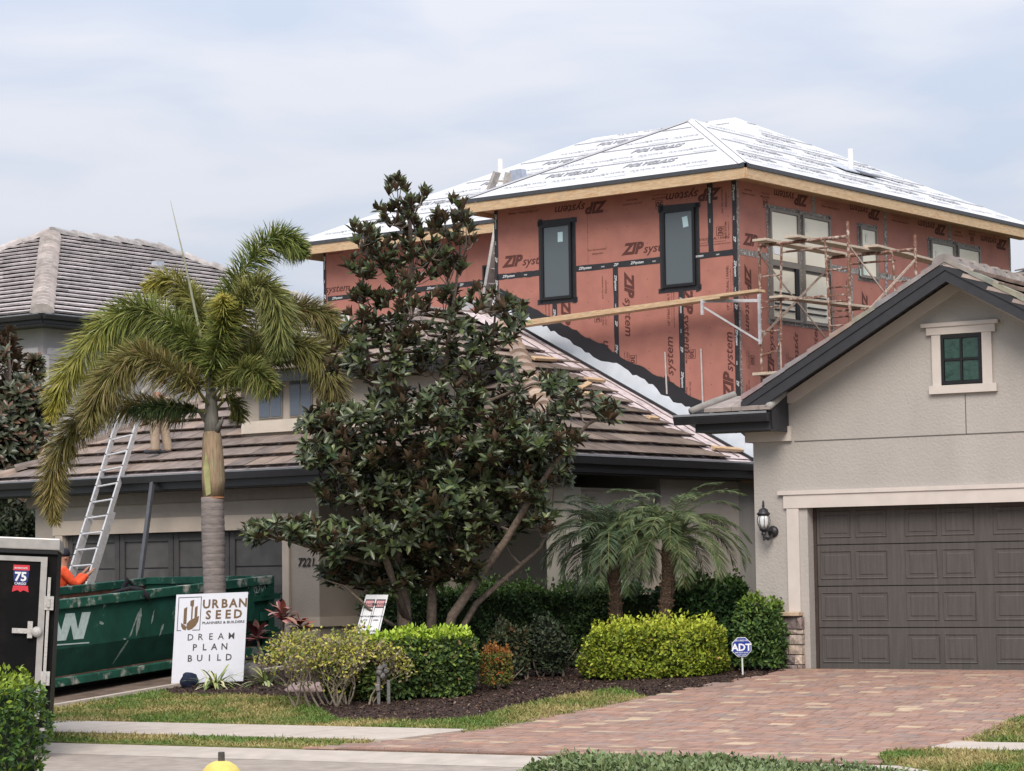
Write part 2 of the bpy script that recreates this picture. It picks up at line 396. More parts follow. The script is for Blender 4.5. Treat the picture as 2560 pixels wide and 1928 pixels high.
# pavers, laid square to the garage
pv2 = [(R.loc(Vector((p[0], p[1], 0)))[0], R.loc(Vector((p[0], p[1], 0)))[1]) for p in drv]
def inpoly(x, y, P):
    c = False; j = len(P)-1
    for i in range(len(P)):
        if (P[i][1] > y) != (P[j][1] > y) and x < (P[j][0]-P[i][0])*(y-P[i][1])/(P[j][1]-P[i][1]+1e-12)+P[i][0]: c = not c
        j = i
    return c
PAV = [(.30, .19, .15), (.31, .20, .16), (.295, .19, .155), (.32, .22, .17), (.285, .20, .165), (.42, .32, .225), (.26, .195, .17), (.325, .195, .145)]
M_PAV = mat('paver', (.3, .15, .1), rough=.9, var=.16, scale=3, col2=(.235, .17, .14), mixlo=.56, mixhi=.86, attr=True, bump=.25, bscale=120, spec=.2)
pav_list = []
vv = -12.0; row = 0
while vv < 0:
    uu = -9.0-(.15 if row % 2 else 0)
    while uu < 9.0:
        wdt = random.choice((.30, .30, .20, .15))
        if inpoly(uu+wdt/2, vv+.075, pv2):
            pav_list.append((uu, vv, wdt))
        uu += wdt
    vv += .15; row += 1
def paver(mb, uu, vv, wdt, col):
    g = .004; h = .016+random.uniform(-.0015, .0015); c = .006
    a = [(uu+g, vv+g), (uu+wdt-g, vv+g), (uu+wdt-g, vv+.15-g), (uu+g, vv+.15-g)]
    bt = [R.W(x, y, 0) for x, y in a]; bt = [Vector((p.x, p.y, gz(p)+.012)) for p in bt]
    tp = [p+Vector((0, 0, h)) for p in bt]; ct = sum(tp, Vector())/4; tp = [p+(ct-p).normalized()*c for p in tp]
    mb.add(bt+tp, [(7, 6, 5, 4), (4, 5, 1, 0), (5, 6, 2, 1), (6, 7, 3, 2), (7, 4, 0, 3)], 0, col)
def pcol():
    pk = random.uniform(.9, 1.1); return tuple(v*pk for v in random.choices(PAV, weights=(5, 5, 4, 3, 3, 2.4, 2, 4))[0])
pav_list.sort(key=lambda t: t[1])
droot = bpy.data.objects['driveway_bed']
for t in pav_list[:300]:
    mb = MB(); paver(mb, *t, pcol()); mb.build('paver', M_PAV, droot)
mb = MB()
for t in pav_list[300:]: paver(mb, *t, pcol())
mb.build('paver_field', M_PAV, droot, kind='stuff')
# driveway of the house being extended, dirty, with a pale concrete edging
e1, e2 = onG(130, 1770), onG(412, 1722); ed = (e2-e1).normalized()
p0 = e1-ed*4.2; p1 = e2+ed*4.5; left = S.u*7.0
drape('dirty_driveway', [p0, p1, p1+left, p0+left], M_DIRT, .012, kind='structure')
mb = MB(); nseg = 26; prv = None
nrm = Vector((ed.y, -ed.x, 0)).normalized()
for i in range(nseg+1):
    p = p0+ed*((p1-p0).length*i/nseg); wv = .10+random.uniform(-.03, .03)
    q = [p, p+nrm*wv, p, p+nrm*wv]; zz = gz(p)
    cur = [Vector((p.x, p.y, zz+.012)), Vector((p.x, p.y, zz+.05)), Vector((p.x+nrm.x*wv, p.y+nrm.y*wv, zz+.05)), Vector((p.x+nrm.x*wv, p.y+nrm.y*wv, zz+.0))]
    if prv: mb.add(prv+cur, [(0, 1, 5, 4), (1, 2, 6, 5), (2, 3, 7, 6)])
    prv = cur
mb.build('driveway_edging', M_CONC2, kind='structure')
# mulch bed
bed = [(395, 1728), (430, 1737), (600, 1738), (755, 1745), (800, 1775), (840, 1797), (1020, 1803), (1190, 1795), (1275, 1770), (1400, 1742), (1545, 1722), (1600, 1741), (1720, 1731), (1925, 1692), (1990, 1676)]
bedp = GP(bed)+[R.W(.8, .3, 0), R.W(1.2, 3, 0), H.W(-.5, -2, 0), H.W(.1, -4.3, 0), H.W(4.8, -4.7, 0), H.W(5.5, -4.9, 0)]
drape('mulch_bed', bedp, M_MULCH, .008, kind='structure')
lawn = [(130, 1774), (412, 1728), (430, 1740), (600, 1741), (755, 1748), (800, 1778), (840, 1800), (1020, 1806), (1190, 1798), (1275, 1773), (1400, 1745), (1545, 1724), (1600, 1741), (1620, 1750), (1400, 1794), (1150, 1839)]
fp = [S.W(s_end, far+.02, 0), S.W(16, far+.02, 0)]
lawnp = GP(lawn)+[S.W(s_end+.1, far+.02, 0), S.W(11.0, far+.02, 0), p0+nrm*.1]
drape('front_lawn', lawnp, M_TURF, .012, kind='structure')
vergep = [Vector(sw[1]), S.W(S.loc(sw[1])[0]+.2, near-.02, 0), S.W(16, near-.02, 0), S.W(16, .02, 0), Vector(dl[0])]
drape('verge', vergep, M_TURF, .014, kind='structure')
rl1 = GP([(2205, 1912), (2200, 1893), (2240, 1883), (2330, 1880), (2700, 1888), (2700, 1975), (2420, 1945)])
drape('right_verge', rl1, M_TURF, .014, kind='structure')
rl2 = GP([(2405, 1858), (2480, 1828), (2530, 1804), (2600, 1785), (2700, 1800), (2700, 1868), (2560, 1862)])
drape('right_lawn', rl2, M_TURF, .014, kind='structure')
drape('right_footpath', GP([(2318, 1876), (2385, 1861), (2560, 1864), (2720, 1868), (2720, 1890), (2560, 1884)]), M_CONC2, .028, kind='structure')

def sample_poly(P, n):
    P2 = [(p[0], p[1]) for p in P]; xs = [p[0] for p in P2]; ys = [p[1] for p in P2]; o = []
    while len(o) < n:
        X = np.random.uniform(min(xs), max(xs), 4000); Y = np.random.uniform(min(ys), max(ys), 4000)
        o += [(x, y) for x, y in zip(X, Y) if inpoly(x, y, P2)]
    return np.array(o[:n])
from mathutils import noise as mnoise
def grass(name, P, n, hgt, m=FOL, zoff=.01):
    q = sample_poly(P, n); z = np.array([gz(p) for p in q])+zoff
    pn = np.array([mnoise.noise(Vector((p[0]*1.1, p[1]*1.1, 3))) + .5*mnoise.noise(Vector((p[0]*3.3, p[1]*3.3, 9))) for p in q])
    mixv = np.clip(.5+pn*1.3+np.random.uniform(-.3, .3, n), 0, 1)[:, None]
    green = np.array([.10, .17, .035]); straw = np.array([.33, .27, .115]); olive = np.array([.18, .19, .055])
    cols = np.where(mixv < .5, straw+(olive-straw)*mixv*2, olive+(green-olive)*(mixv*2-1))*np.random.uniform(.7, 1.3, (n, 1))
    D = np.stack([np.random.normal(0, .5, n), np.random.normal(0, .5, n), np.random.uniform(.6, 1.1, n)], 1)
    return ribbons(name, np.column_stack([q, z]), D, np.random.uniform(.5, 1.2, n)*hgt, np.random.uniform(.006, .012, n)*1.3, np.random.uniform(0, .6, n), cols, m, None, segs=2, kind='stuff')
g_ = []
for nm, P, n, hh, lab in (('grass', lawnp, 42000, .065, 'patchy green and straw coloured grass of the lawn in front of the hedges'),
                     ('grass', vergep, 15000, .06, 'thin grass on the verge strip between footpath and road on the left'),
                     ('grass', rl1, 9000, .075, 'green grass on the verge at the lower right corner beside the paver driveway'),
                     ('grass', rl2, 6000, .075, 'green lawn grass at the right edge above the footpath'),):
    o = grass(nm, P, n, hh); o['label'] = lab; o['category'] = 'grass'
# mulch chips
n = 26000; q = sample_poly(bedp, n); z = np.array([gz(p) for p in q])+.016
D = np.stack([np.random.normal(0, 1, n), np.random.normal(0, 1, n), np.random.normal(0, .35, n)], 1)
Nn = np.stack([np.random.normal(0, .4, n), np.random.normal(0, .4, n), np.ones(n)], 1)
o = leaves('mulch_chips', np.column_stack([q, z]), D, Nn, np.random.uniform(.02, .06, n), np.random.uniform(.012, .03, n),
           pick([(.035, .02, .017), (.075, .045, .035), (.14, .085, .06), (.22, .17, .13)], (5, 4, 2, .5), n), FOL, None, T=T_SMALL, kind='stuff')
o['label'] = 'dark brown bark mulch chips covering the planting bed'; o['category'] = 'mulch'

# ================================================================ HOUSE BEING EXTENDED
M_STU = mat('taupe_stucco', (.34, .30, .26), rough=.95, var=.06, scale=1.2, bump=.5, bscale=34, bdist=.012)
M_STUD = mat('taupe_stucco_band', (.50, .43, .36), rough=.9, var=.06, scale=2)
M_DIRTW = mat('stained_render', (.24, .225, .21), rough=.95, var=.25, scale=.9, bump=.4, bscale=34, stretch=(1, 1, .25))
M_ZIP = mat('sheathing_red', (.37, .16, .125), rough=.75, var=.08, scale=2.2, bump=.05, bscale=50, col2=(.35, .148, .122), mixlo=.45, mixhi=.65)
M_ZIPINK = mat('sheathing_print', (.10, .038, .032), rough=.8, var=.12, scale=9)
M_NAIL = mat('nail_mark', (.17, .065, .05), rough=.8, var=0)
M_TAPE = mat('black_tape', (.022, .022, .026), rough=.5, var=.25, scale=12, spec=.4)
M_TAPEW = mat('scuffed_tape', (.19, .175, .165), rough=.7, var=.5, scale=24, col2=(.42, .41, .40), mixlo=.50, mixhi=.62)
M_TXTW = mat('white_print', (.62, .64, .66), rough=.6, var=.1, scale=30)
M_WOOD = mat('new_lumber', (.52, .38, .24), rough=.75, var=.18, scale=5, stretch=(1, 1, 7), col2=(.46, .25, .11), mixlo=.5, mixhi=.75)
M_PLY = mat('plywood_soffit', (.40, .24, .13), rough=.85, var=.15, scale=3)
M_BLK = mat('black_metal', (.018, .019, .022), rough=.42, var=.1, scale=3, spec=.45)
M_DRIP = mat('grey_metal_edge', (.055, .058, .065), rough=.45, var=.1, spec=.4)
M_GUT = mat('dark_gutter', (.022, .022, .026), rough=.35, var=.15, scale=4, spec=.5)
M_GUTLIP = mat('gutter_lip', (.20, .205, .22), rough=.35, var=.1, spec=.5)
M_UND = mat('white_underlayment', (.56, .57, .59), rough=.7, var=.05, scale=1.6, bump=.25, bscale=9, bdist=.02)
M_UNDP = mat('underlayment_print', (.25, .255, .27), rough=.8, var=.2, scale=20)
M_UND2 = mat('torn_underlayment', (.60, .52, .53), rough=.8, var=.2, scale=5, col2=(.30, .26, .26), mixlo=.56, mixhi=.66, stretch=(1, 1, 1))
M_FLASH = mat('pale_flashing', (.62, .68, .74), rough=.5, var=.08, scale=3, spec=.4)
M_TILE = mat('concrete_tile', (.2, .15, .12), rough=.9, var=.22, scale=3.5, attr=True, bump=.3, bscale=50, spec=.2)
M_GLS = mat('window_glass_grey', (.085, .105, .115), rough=.06, var=.0, spec=.6)
M_CREAM = mat('protected_glass', (.72, .68, .56), rough=.10, var=.04, scale=1, spec=.5)
M_BRZ = mat('bronze_frame', (.20, .185, .17), rough=.5, var=.1)
M_BLKF = mat('black_frame', (.014, .014, .016), rough=.4, var=.1)
M_PAPER = mat('paper', (.70, .73, .75), rough=.8, var=.04)
M_LTBLUE = mat('window_sticker', (.42, .58, .62), rough=.6, var=.03)
M_DARKIN = mat('dark_door', (.03, .035, .04), rough=.5, var=.1)  # near-black base colour of the porch door

house = thing('house_under_construction', 'large taupe house with a red sheathed upper storey and white underlayment roof being added', 'house', H.W(5, -2, .48))
ZT, ZB = 8.12, 3.3          # sheathed walls, top and hidden foot
RV = 2.2                    # recess wall
# ---- ground storey walls
mb = MB()
mb.fbox(H, .12, 11.45, -2.2, 10, .40, 3.36)                 # core block (porch back wall at v=-2.2)
mb.build('wall', M_STU, house)
mb = MB()
GZT, GZB = 2.60, .48
mb.fbox(H, 4.9, 5.62, -4.6, -2.2, .40, 3.36)                # pillar right of garage door
mb.fbox(H, 10.7, 11.45, -4.6, -2.2, .40, 3.36)
mb.fbox(H, 5.62, 10.7, -4.6, -4.3, GZT+.0, 3.36)
mb.build('garage_wall', M_STU, house)
mb = MB(); mb.fbox(H, 4.86, 5.66, -4.64, -4.61, 1.02, 1.17); mb.fbox(H, 4.86, 4.89, -4.61, -2.3, 1.02, 1.17); mb.build('band_moulding', M_STUD, house)
mb = MB(); mb.fbox(H, 5.48, 10.95, -4.66, -4.61, 2.56, 2.80); mb.build('garage_lintel', M_STUD, house)
mb = MB(); mb.fbox(H, 5.50, 5.64, -4.65, -4.61, .48, 2.56); mb.build('garage_door_jamb', M_STUD, house)
mb = MB(); mb.fbox(H, 10.72, 10.9, -4.65, -4.61, .48, 2.56); mb.build('garage_door_jamb', M_STUD, house)
mb = MB(); mb.fbox(H, .0, 11.6, -4.67, -4.55, 3.04, 3.22); mb.build('frieze', mat('frieze_brown', (.22, .185, .155), var=.08), house)
# porch: corner column, middle column, ceiling beam
for a, b in ((.12, .46), (2.42, 2.76)):
    mb = MB(); mb.fbox(H, a, b, -4.6, -4.2, .45, 3.04); mb.build('porch_column', mat('column_render', (.47, .43, .36), rough=.9, var=.07, scale=2), house)
mb = MB(); mb.fbox(H, .14, 4.88, -4.5, -2.25, 3.0, 3.04); mb.fbox(H, .16, .44, -4.16, -2.24, 2.7, 3.0); mb.build('porch_ceiling', M_STU, house)
mb = MB(); mb.fbox(H, 1.35, 2.2, -2.26, -2.205, .5, 2.6); dr_ = mb.build('front_door', M_DARKIN, house)
mb = MB(); mb.fbox(H, 1.5, 2.05, -2.285, -2.265, 1.0, 2.45); mb.build('door_pane', mat('dark_glass', (.02, .03, .035), rough=.1, var=0, spec=.6), dr_)
# wall to the right of the porch: two tones and bare render near the neighbour
mb = MB(); mb.fbox(H, .08, .118, -2.2, .0, .45, 3.2); mb.build('side_wall_skin', mat('side_stucco', (.34, .30, .265), rough=.95, var=.08, scale=1.5, bump=.5, bscale=34, bdist=.012), house)
mb = MB(); mb.fbox(H, .10, .45, .3, .9, .45, 3.3); mb.fbox(H, .08, .119, .0, 2.5, .45, 3.3); mb.build('bare_render_wall', M_DIRTW, house)
# house number
mb = MB(); p = H.onv(745, 1416, -4.605)
mb.text('7221', H.W(p[0], -4.605, p[2]), -H.u, (0, 0, 1), .185, shear=.18, bold=.025, off=.012); mb.build('house_number', mat('number_metal', (.02, .018, .016), rough=.5, var=0), house)
# ---- garage door, carriage style: rails, cross bucks and plank panels
gd = MB().fbox(H, 5.62, 10.72, -4.50, -4.44, .48, 2.56).build('garage_door', mat('garage_grey', (.095, .093, .092), rough=.7, var=.15, scale=3), house)
M_GG = mat('garage_grey_dark', (.075, .073, .073), rough=.7, var=.15, scale=3)
zr = (2.50, 1.70, 1.42, .62)
for z in (1.98, 1.32, .66):
    MB().fbox(H, 5.64, 10.7, -4.508, -4.502, z-.008, z+.008).build('section_joint', M_BLKF, gd)
nb = 4; wb = 5.08/nb
for i in range(nb):
    a = 5.63+i*wb; b = a+wb
    for u0, u1 in ((a+.01, a+.12), (b-.12, b-.01)):
        MB().fbox(H, u0, u1, -4.535, -4.504, .5, 2.54).build('stile', M_GG, gd)
    for z0, z1 in ((2.42, 2.54), (1.55, 1.68), (.5, .62)):
        MB().fbox(H, a+.125, b-.125, -4.532, -4.505, z0, z1).build('rail', M_GG, gd)
    for s0, s1 in (((a+.15, .66), (b-.15, 1.5)), ((b-.15, .66), (a+.15, 1.5))):
        MB().bar(H.W(s0[0], -4.52, s0[1]), H.W(s1[0], -4.52, s1[1]), .024, .07, up=H.v.cross(Vector((0, 0, 1)))).build('cross_brace', M_GG, gd)
# ---- lower roof: hip, pitch .53, eaves at z 3.5; cut back along the new wall
PT = .53; EU0, EU1, EV = -.28, 12.0, -5.12; EZ = 3.50
def rz(du): return EZ+PT*du
tA = 5.12                                   # run from front eave to the new wall
sl_ = math.sqrt(1+PT*PT); sA = (H.v+Vector((0, 0, PT))).normalized(); sB = (H.u+Vector((0, 0, PT))).normalized()
TC = [(.165, .13, .108), (.145, .115, .098), (.19, .152, .125), (.13, .102, .085), (.175, .135, .11)]
TC2 = [(.235, .19, .165), (.215, .175, .155), (.26, .20, .165), (.19, .155, .14)]
# deck under the tiles
mb = MB()
pA = [H.W(EU0, EV, EZ), H.W(EU1, EV, EZ), H.W(EU1-tA, EV+tA, rz(tA)), H.W(EU0+tA, EV+tA, rz(tA))]
pB = [H.W(EU0, EV, EZ), H.W(EU0+tA, EV+tA, rz(tA)), H.W(EU0, 0.0-.003, EZ)]
mb.add(pA+[p-Vector((0, 0, .1)) for p in pA], [(3, 2, 1, 0), (4, 5, 6, 7), (0, 1, 5, 4), (2, 3, 7, 6), (1, 2, 6, 5), (3, 0, 4, 7)])
pB = [H.W(EU0, EV, EZ), H.W(EU0+tA, EV+tA, rz(tA)), H.W(EU0+tA, 3, rz(tA)), H.W(EU0, .0, EZ)]
mb.add(pB, [(0, 1, 2, 3)])
pL = [H.W(EU1, EV, EZ), H.W(EU1, 8, EZ), H.W(EU1-tA, 8, rz(tA)), H.W(EU1-tA, EV+tA, rz(tA))]
mb.add(pL, [(0, 1, 2, 3)])
mb.add([H.W(EU0+tA, EV+tA, rz(tA)), H.W(EU1-tA, EV+tA, rz(tA)), H.W(EU1-tA, 8, rz(tA)), H.W(EU0+tA, 8, rz(tA))], [(0, 1, 2, 3)])
mb.build('roof_deck', M_UND2, house)
# front plane tiles (the dormer stands on them); bands nearest the garage are the lighter, weathered ones
polyA = [(0, 0), (EU1-EU0, 0), (EU1-EU0-tA, tA*sl_-.03), (tA, tA*sl_-.03)]
tl = tile_plane(H.W(EU0, EV, EZ), H.u, sA, polyA, .42, .405, .012, .062, TC)
t2 = []
for c, vs, fs, col in tl:
    u, v, z = H.loc(c)
    if u > 4.2:
        f_ = random.uniform(.85, 1.12); b_ = random.choice(TC2); col = tuple(x*f_ for x in b_)
    if 3.15 < u < 7.1 and v > -3.9: continue
    t2.append((c, vs, fs, col))
tilesA = t2
# right plane tiles: stripped back along the new wall, ragged ends
def stepu(v): return 0
polyB = []
nr = int(tA*sl_/.405)
tlB = []
for r_ in range(nr+1):
    y0 = r_*.405; du = (y0+.17)/sl_
    vend = -1.25+random.uniform(-.12, .12)-du*.0
    # wall meets this roof at v=0 for every u; leave about 1.1 m bare beside it
    a0 = du; a1 = 5.12-.72-random.uniform(0, .10)
    if a1-a0 < .2: continue
    pr = [(y0/sl_, y0), (a1, y0), (a1-.22, y0+.405), ((y0+.405)/sl_, y0+.405)]
    off_ = -.21 if r_ % 2 else 0
    x0 = a0-.5+off_
    tt = tile_plane(H.W(EU0, EV, EZ)+sB*0, H.v, sB, [(p[0], p[1]-y0) for p in pr], .42, .405, .012, .062, TC)
    for c, vs, fs, col in tt:
        sh = sB*y0
        tlB.append((c+sh, [p+sh for p in vs], fs, col))
place_tiles(house, tilesA+tlB, M_TILE, 296)
caps(house, H.W(EU0+.03, EV+.03, EZ+.05), H.W(EU0+tA-.2, EV+tA-.2, rz(tA-.2)+.05), M_TILE, [(.36, .275, .21), (.33, .25, .20)], ln=.42, r=.14)
caps(house, H.W(EU1-.03, EV+.03, EZ+.05), H.W(EU1-tA, EV+tA, rz(tA)+.05), M_TILE, TC2, ln=.42, r=.14)
# membranes along the junction of roof and new wall
def on_line(t, up, dv): return H.W(EU0+t, -dv, rz(t)+up)
def ragged(name, f0, f1, m, n=60, amp=.05, seed=1, t0=.05, t1=5.05):
    rnd = random.Random(seed); mb = MB(); pr = None; a_ = 0
    for i in range(n+1):
        t = t0+(t1-t0)*i/n; a_ = max(-amp, min(amp, a_*.7+rnd.uniform(-amp, amp)*.8))
        p, q = f0(t, 0), f1(t, a_)
        if pr: mb.add([pr[0], p, q, pr[1]], [(0, 1, 2, 3)])
        pr = (p, q)
    return mb.build(name, m, house)
nB = (Vector((0, 0, 1))-sB*sB.z).normalized()
ragged('torn_membrane', lambda t, a: on_line(t, 0, .16)+nB*.02, lambda t, a: on_line(t, 0, 1.06+a)+nB*.02, M_UND2, seed=2, amp=.05)
for k_, dv in enumerate((.36, .72)):
    mb = MB(); pts = [on_line(t, 0, dv+.04*math.sin(t*2.1+k_)+.02*math.sin(t*9+k_))+nB*.03 for t in np.linspace(.1, 4.9-.3*k_, 24)]
    for p, q in zip(pts[:-1], pts[1:]): mb.bar(p, q, random.uniform(.006, .028), .008, up=nB)
    mb.build('membrane_crease', mat('crease_dark', (.16, .13, .13), var=.4, scale=30), house)
mb = MB()
pts = [on_line(t, 0, .14)+nB*.04 for t in np.linspace(0, 5.08, 14)]
for p, q in zip(pts[:-1], pts[1:]): mb.bar(p, q, .04, .05, up=nB)
mb.build('junction_batten', M_BLK, house)
ragged('pale_flashing', lambda t, a: H.W(EU0+t, -.02, rz(t)+.02), lambda t, a: H.W(EU0+t, -.02, rz(t)+.27+a*1.2), M_FLASH, seed=5, amp=.05, n=70, t0=-.5)
mbx = MB()
ragged('black_membrane', lambda t, a: H.W(EU0+t, -.012, rz(t)+.10), lambda t, a: H.W(EU0+t, -.012, rz(t)+.50+a*.8), M_BLK, seed=9, amp=.05, n=60, t0=-.3, t1=5.1)
# gutters and fascias
mb = MB(); mb.fbox(H, EU0-.02, EU1+.02, EV-.02, EV+.02, 3.24, 3.45); mb.build('fascia', M_BLK, house)
mb = MB(); mb.fbox(H, EU0-.02, EU0+.02, EV+.03, 3.0, 3.24, 3.45); mb.build('fascia', M_BLK, house)
def gutter(a, b, outw, par):
    prof = [(.0, .0), (.02, -.115), (.10, -.115), (.125, -.03), (.125, 0)]
    mb = MB(); P = [a+outw*x+Vector((0, 0, z)) for x, z in prof]; Q = [b+outw*x+Vector((0, 0, z)) for x, z in prof]
    n = len(prof); mb.add(P+Q, [(i, i+1, i+1+n, i+n) for i in range(n-1)]+[tuple(range(n)), tuple(reversed(range(n, 2*n)))])
    g = mb.build('gutter', M_GUT, par)
    MB().bar(a+outw*.128+Vector((0, 0, .004)), b+outw*.128+Vector((0, 0, .004)), .022, .028).build('gutter_lip', M_GUTLIP, g); return g
gutter(H.W(EU0-.05, EV-.025, 3.47), H.W(EU1+.1, EV-.025, 3.47), -H.v, house)
gutter(H.W(EU0-.025, EV-.05, 3.47), H.W(EU0-.025, .6, 3.47), -H.u, house)
mb = MB(); mb.fbox(H, EU0+.04, EU1, EV+.04, -4.61, 3.22, 3.24); mb.fbox(H, EU0+.04, .11, -4.6, 3, 3.22, 3.24); mb.build('soffit', M_BLK, house)
# ---- dormer with three windows
DV = -4.0; dz0 = 4.0; DZT = 5.05; DU0, DU1 = 3.05, 7.13
mb = MB(); mb.fbox(H, DU0, DU1, DV, .5, 4.04, DZT)
mb.build('dormer_wall', mat('dormer_stucco', (.37, .33, .285), rough=.95, var=.08, scale=1.5, bump=.5, bscale=40, bdist=.01), house)
mb = MB(); a = H.onv(600, 1056, DV-.1); b = H.onv(600, 1084, DV-.1)
mb.fbox(H, DU0-.1, a[0], DV-.07, DV-.002, 4.14, 4.335); mb.build('dormer_sill', mat('pale_trim', (.56, .50, .43), rough=.85, var=.08, scale=3), house)
for x0, x1 in ((649, 708), (726, 783), (806, 862)):
    a = H.onv(x0, 1050, DV)[0]; b = H.onv(x1, 1050, DV)[0]
    wf = MB().fbox(H, b, a, DV-.02, DV-.001, 4.37, 4.96).build('dormer_window', M_BRZ, house)
    m_ = (a+b)/2
    for q0, q1 in ((b+.025, m_-.012), (m_+.012, a-.025)):
        MB().fbox(H, q0, q1, DV-.028, DV-.022, 4.395, 4.935).build('pane', mat('dormer_glass', (.10, .125, .16), rough=.12, var=.12, scale=12, spec=.6, stretch=(1, 1, 6)), wf)
mb = MB(); ov = .32; u0, u1 = DU0-ov, DU1+ov; v0 = DV-ov; run = (u1-u0)/2; p_ = .5; um = (u0+u1)/2; zr_ = DZT+.02
mb.add([H.W(u0, v0, zr_), H.W(u1, v0, zr_), H.W(um, v0+run, zr_+p_*run), H.W(u0, 1.2, zr_), H.W(u1, 1.2, zr_), H.W(um, 1.2, zr_+p_*run)],
       [(0, 2, 1), (0, 3, 5, 2), (1, 2, 5, 4)]); mb.build('dormer_roof_deck', M_UND2, house)
sD = (H.v+Vector((0, 0, p_))).normalized(); sE = (H.u+Vector((0, 0, p_))).normalized(); sF = (-H.u+Vector((0, 0, p_))).normalized(); q_ = math.sqrt(1+p_*p_)
td = tile_plane(H.W(u0, v0, zr_), H.u, sD, [(0, 0), (2*run, 0), (run, run*q_)], .42, .345, .012, .055, TC2)
td += tile_plane(H.W(u0, v0, zr_), H.v, sE, [(0, 0), (5.0, 0), (5.0, run*q_), (run, run*q_)], .42, .345, .012, .055, TC2)
td += tile_plane(H.W(u1, v0, zr_), H.v, sF, [(0, 0), (5.0, 0), (5.0, run*q_), (run, run*q_)], .42, .345, .012, .055, TC2)
mb = MB()
for t in td: mb.add(t[1], t[2], 0, t[3])
mb.build('dormer_tiles', M_TILE, house, kind='stuff')
mb = MB(); mb.fbox(H, u0, u1, v0-.02, v0+.01, DZT-.13, DZT+.03); mb.fbox(H, u0-.02, u0+.01, v0+.02, .3, DZT-.13, DZT+.03); mb.fbox(H, u0, u1, v0+.02, DV-.0, DZT-.10, DZT-.08); mb.build('dormer_fascia', M_BLK, house)

# ---- sheathed upper storey. Panels are separate boards, tape over the joints
UW = 4.93
def panel(Fv, u0, u1, z0, z1, w_='A', v=0.0):
    mb = MB(); g = .003
    if w_ == 'A': mb.fbox(H, u0+g, u1-g, v, v+.03, z0+g, z1-g)
    else: mb.fbox(H, v, v+.03, u0+g, u1-g, z0+g, z1-g)
    return mb.build('sheathing_panel', M_ZIP, house)
mb = MB(); mb.fbox(H, .035, UW-.035, .035, 9.7, 3.2, ZT); mb.fbox(H, 4.9, 10.85-.04, RV+.035, 9.7, 3.2, ZT); mb.build('wall_framing', M_PLY, house)
ZJ = 6.88
for a, b in ((0, .0+1.10), (1.10, 2.39), (2.39, 3.66), (3.66, UW)): panel(H, a, b, ZB, ZJ)
for a, b in ((0, .5), (.5, 2.95), (2.95, UW)): panel(H, a, b, ZJ, ZT)
for a, b in ((UW, 6.1), (6.1, 7.3), (7.3, 8.5), (8.5, 9.7), (9.7, 10.85)): panel(H, a, b, ZB+2, 7.14, v=RV)
for a, b in ((UW, 7.3), (7.3, 9.7), (9.7, 10.85)): panel(H, a, b, 7.14, ZT, v=RV)
for a, b in ((0.03, 1.2), (1.2, 2.4), (2.4, 3.6), (3.6, 4.83), (4.83, 6.0), (6.0, 7.23), (7.23, 8.45), (8.45, 9.68)): panel(H, a, b, ZB, ZJ+.02, 'B')
for a, b in ((0.03, 2.4), (2.4, 4.83), (4.83, 7.23), (7.23, 9.68)): panel(H, a, b, ZJ+.02, ZT, 'B')
mb = MB(); mb.fbox(H, UW-.03, UW, .03, RV, ZB, ZT); mb.build('sheathing_panel', M_ZIP, house)
# tape
def tape(w_, a0, a1, z0, z1, m=M_TAPE, v=0.0, txt=True):
    n = 14; mb = MB(); rnd = random.Random(hash((w_, round(a0, 2), round(z0, 2))) & 0xffff); hor = (a1-a0) > (z1-z0)
    def Pt(a, z): return H.W(a, v-.004, z) if w_ == 'A' else H.W(v-.004, a, z)
    pr = None
    for i in range(n+1):
        t = i/n; j1, j2 = rnd.uniform(-.006, .006), rnd.uniform(-.006, .006)
        cur = (Pt(a0+(a1-a0)*t, z0+j1), Pt(a0+(a1-a0)*t, z1+j2)) if hor else (Pt(a0+j1, z0+(z1-z0)*t), Pt(a1+j2, z0+(z1-z0)*t))
        if pr: mb.add([pr[0], cur[0], cur[1], pr[1]], [(0, 1, 2, 3)])
        pr = cur
    o = mb.build('seam_tape', m, house)
    if txt and m is M_TAPE:
        mb = MB(); L = (a1-a0) if hor else (z1-z0); k = 0; s = .12
        right = -H.u if w_ == 'A' else H.v
        while s < L-.2:
            wd = ('ZIPsystem', 'TAPE', 'ZIP')[k % 3]; sz = .062 if k % 3 != 1 else .03
            if hor:
                p = Pt(a1-s if w_ == 'A' else a0+s, (z0+z1)/2-.02); mb.text(wd, p, right, (0, 0, 1), sz, shear=.3, bold=.02, off=.003)
            else:
                p = Pt((a0+a1)/2, z1-s); p = p-right*.02; mb.text(wd, p, (0, 0, -1), right, sz, shear=.3, bold=.02, off=.003)
            s += (.42, .26, .34)[k % 3]+rnd.uniform(0, .1); k += 1
        mb.build('tape_print', M_TXTW, o)
    return o
tape('A', .07, 3.26, ZJ-.05, ZJ+.05); 
tape('A', 3.96, UW-.05, ZJ-.05, ZJ+.05)
for a in (1.10, 2.39, 3.66): tape('A', a-.05, a+.05, ZB, 6.83 if a == 2.39 else 6.36)
tape('A', .45, .55, 6.93, ZT-.02)
tape('A', .0, .085, ZB, ZT-.02); tape('B', .0, .06, ZB, ZT-.02, M_TAPEW)
tape('A', UW-.08, UW, ZB+1, ZT-.02)
tape('A', 5.0, 10.75, 7.09, 7.19, v=RV); tape('A', 10.78, 10.85, 5.5, ZT-.02, v=RV)
for z0, z1, a0, a1 in ((ZJ-.04, ZJ+.06, .07, .92), (ZJ-.04, ZJ+.06, 2.95, 3.85), (ZJ-.04, ZJ+.06, 4.5, 9.6)): tape('B', a0, a1, z0, z1, M_TAPEW)
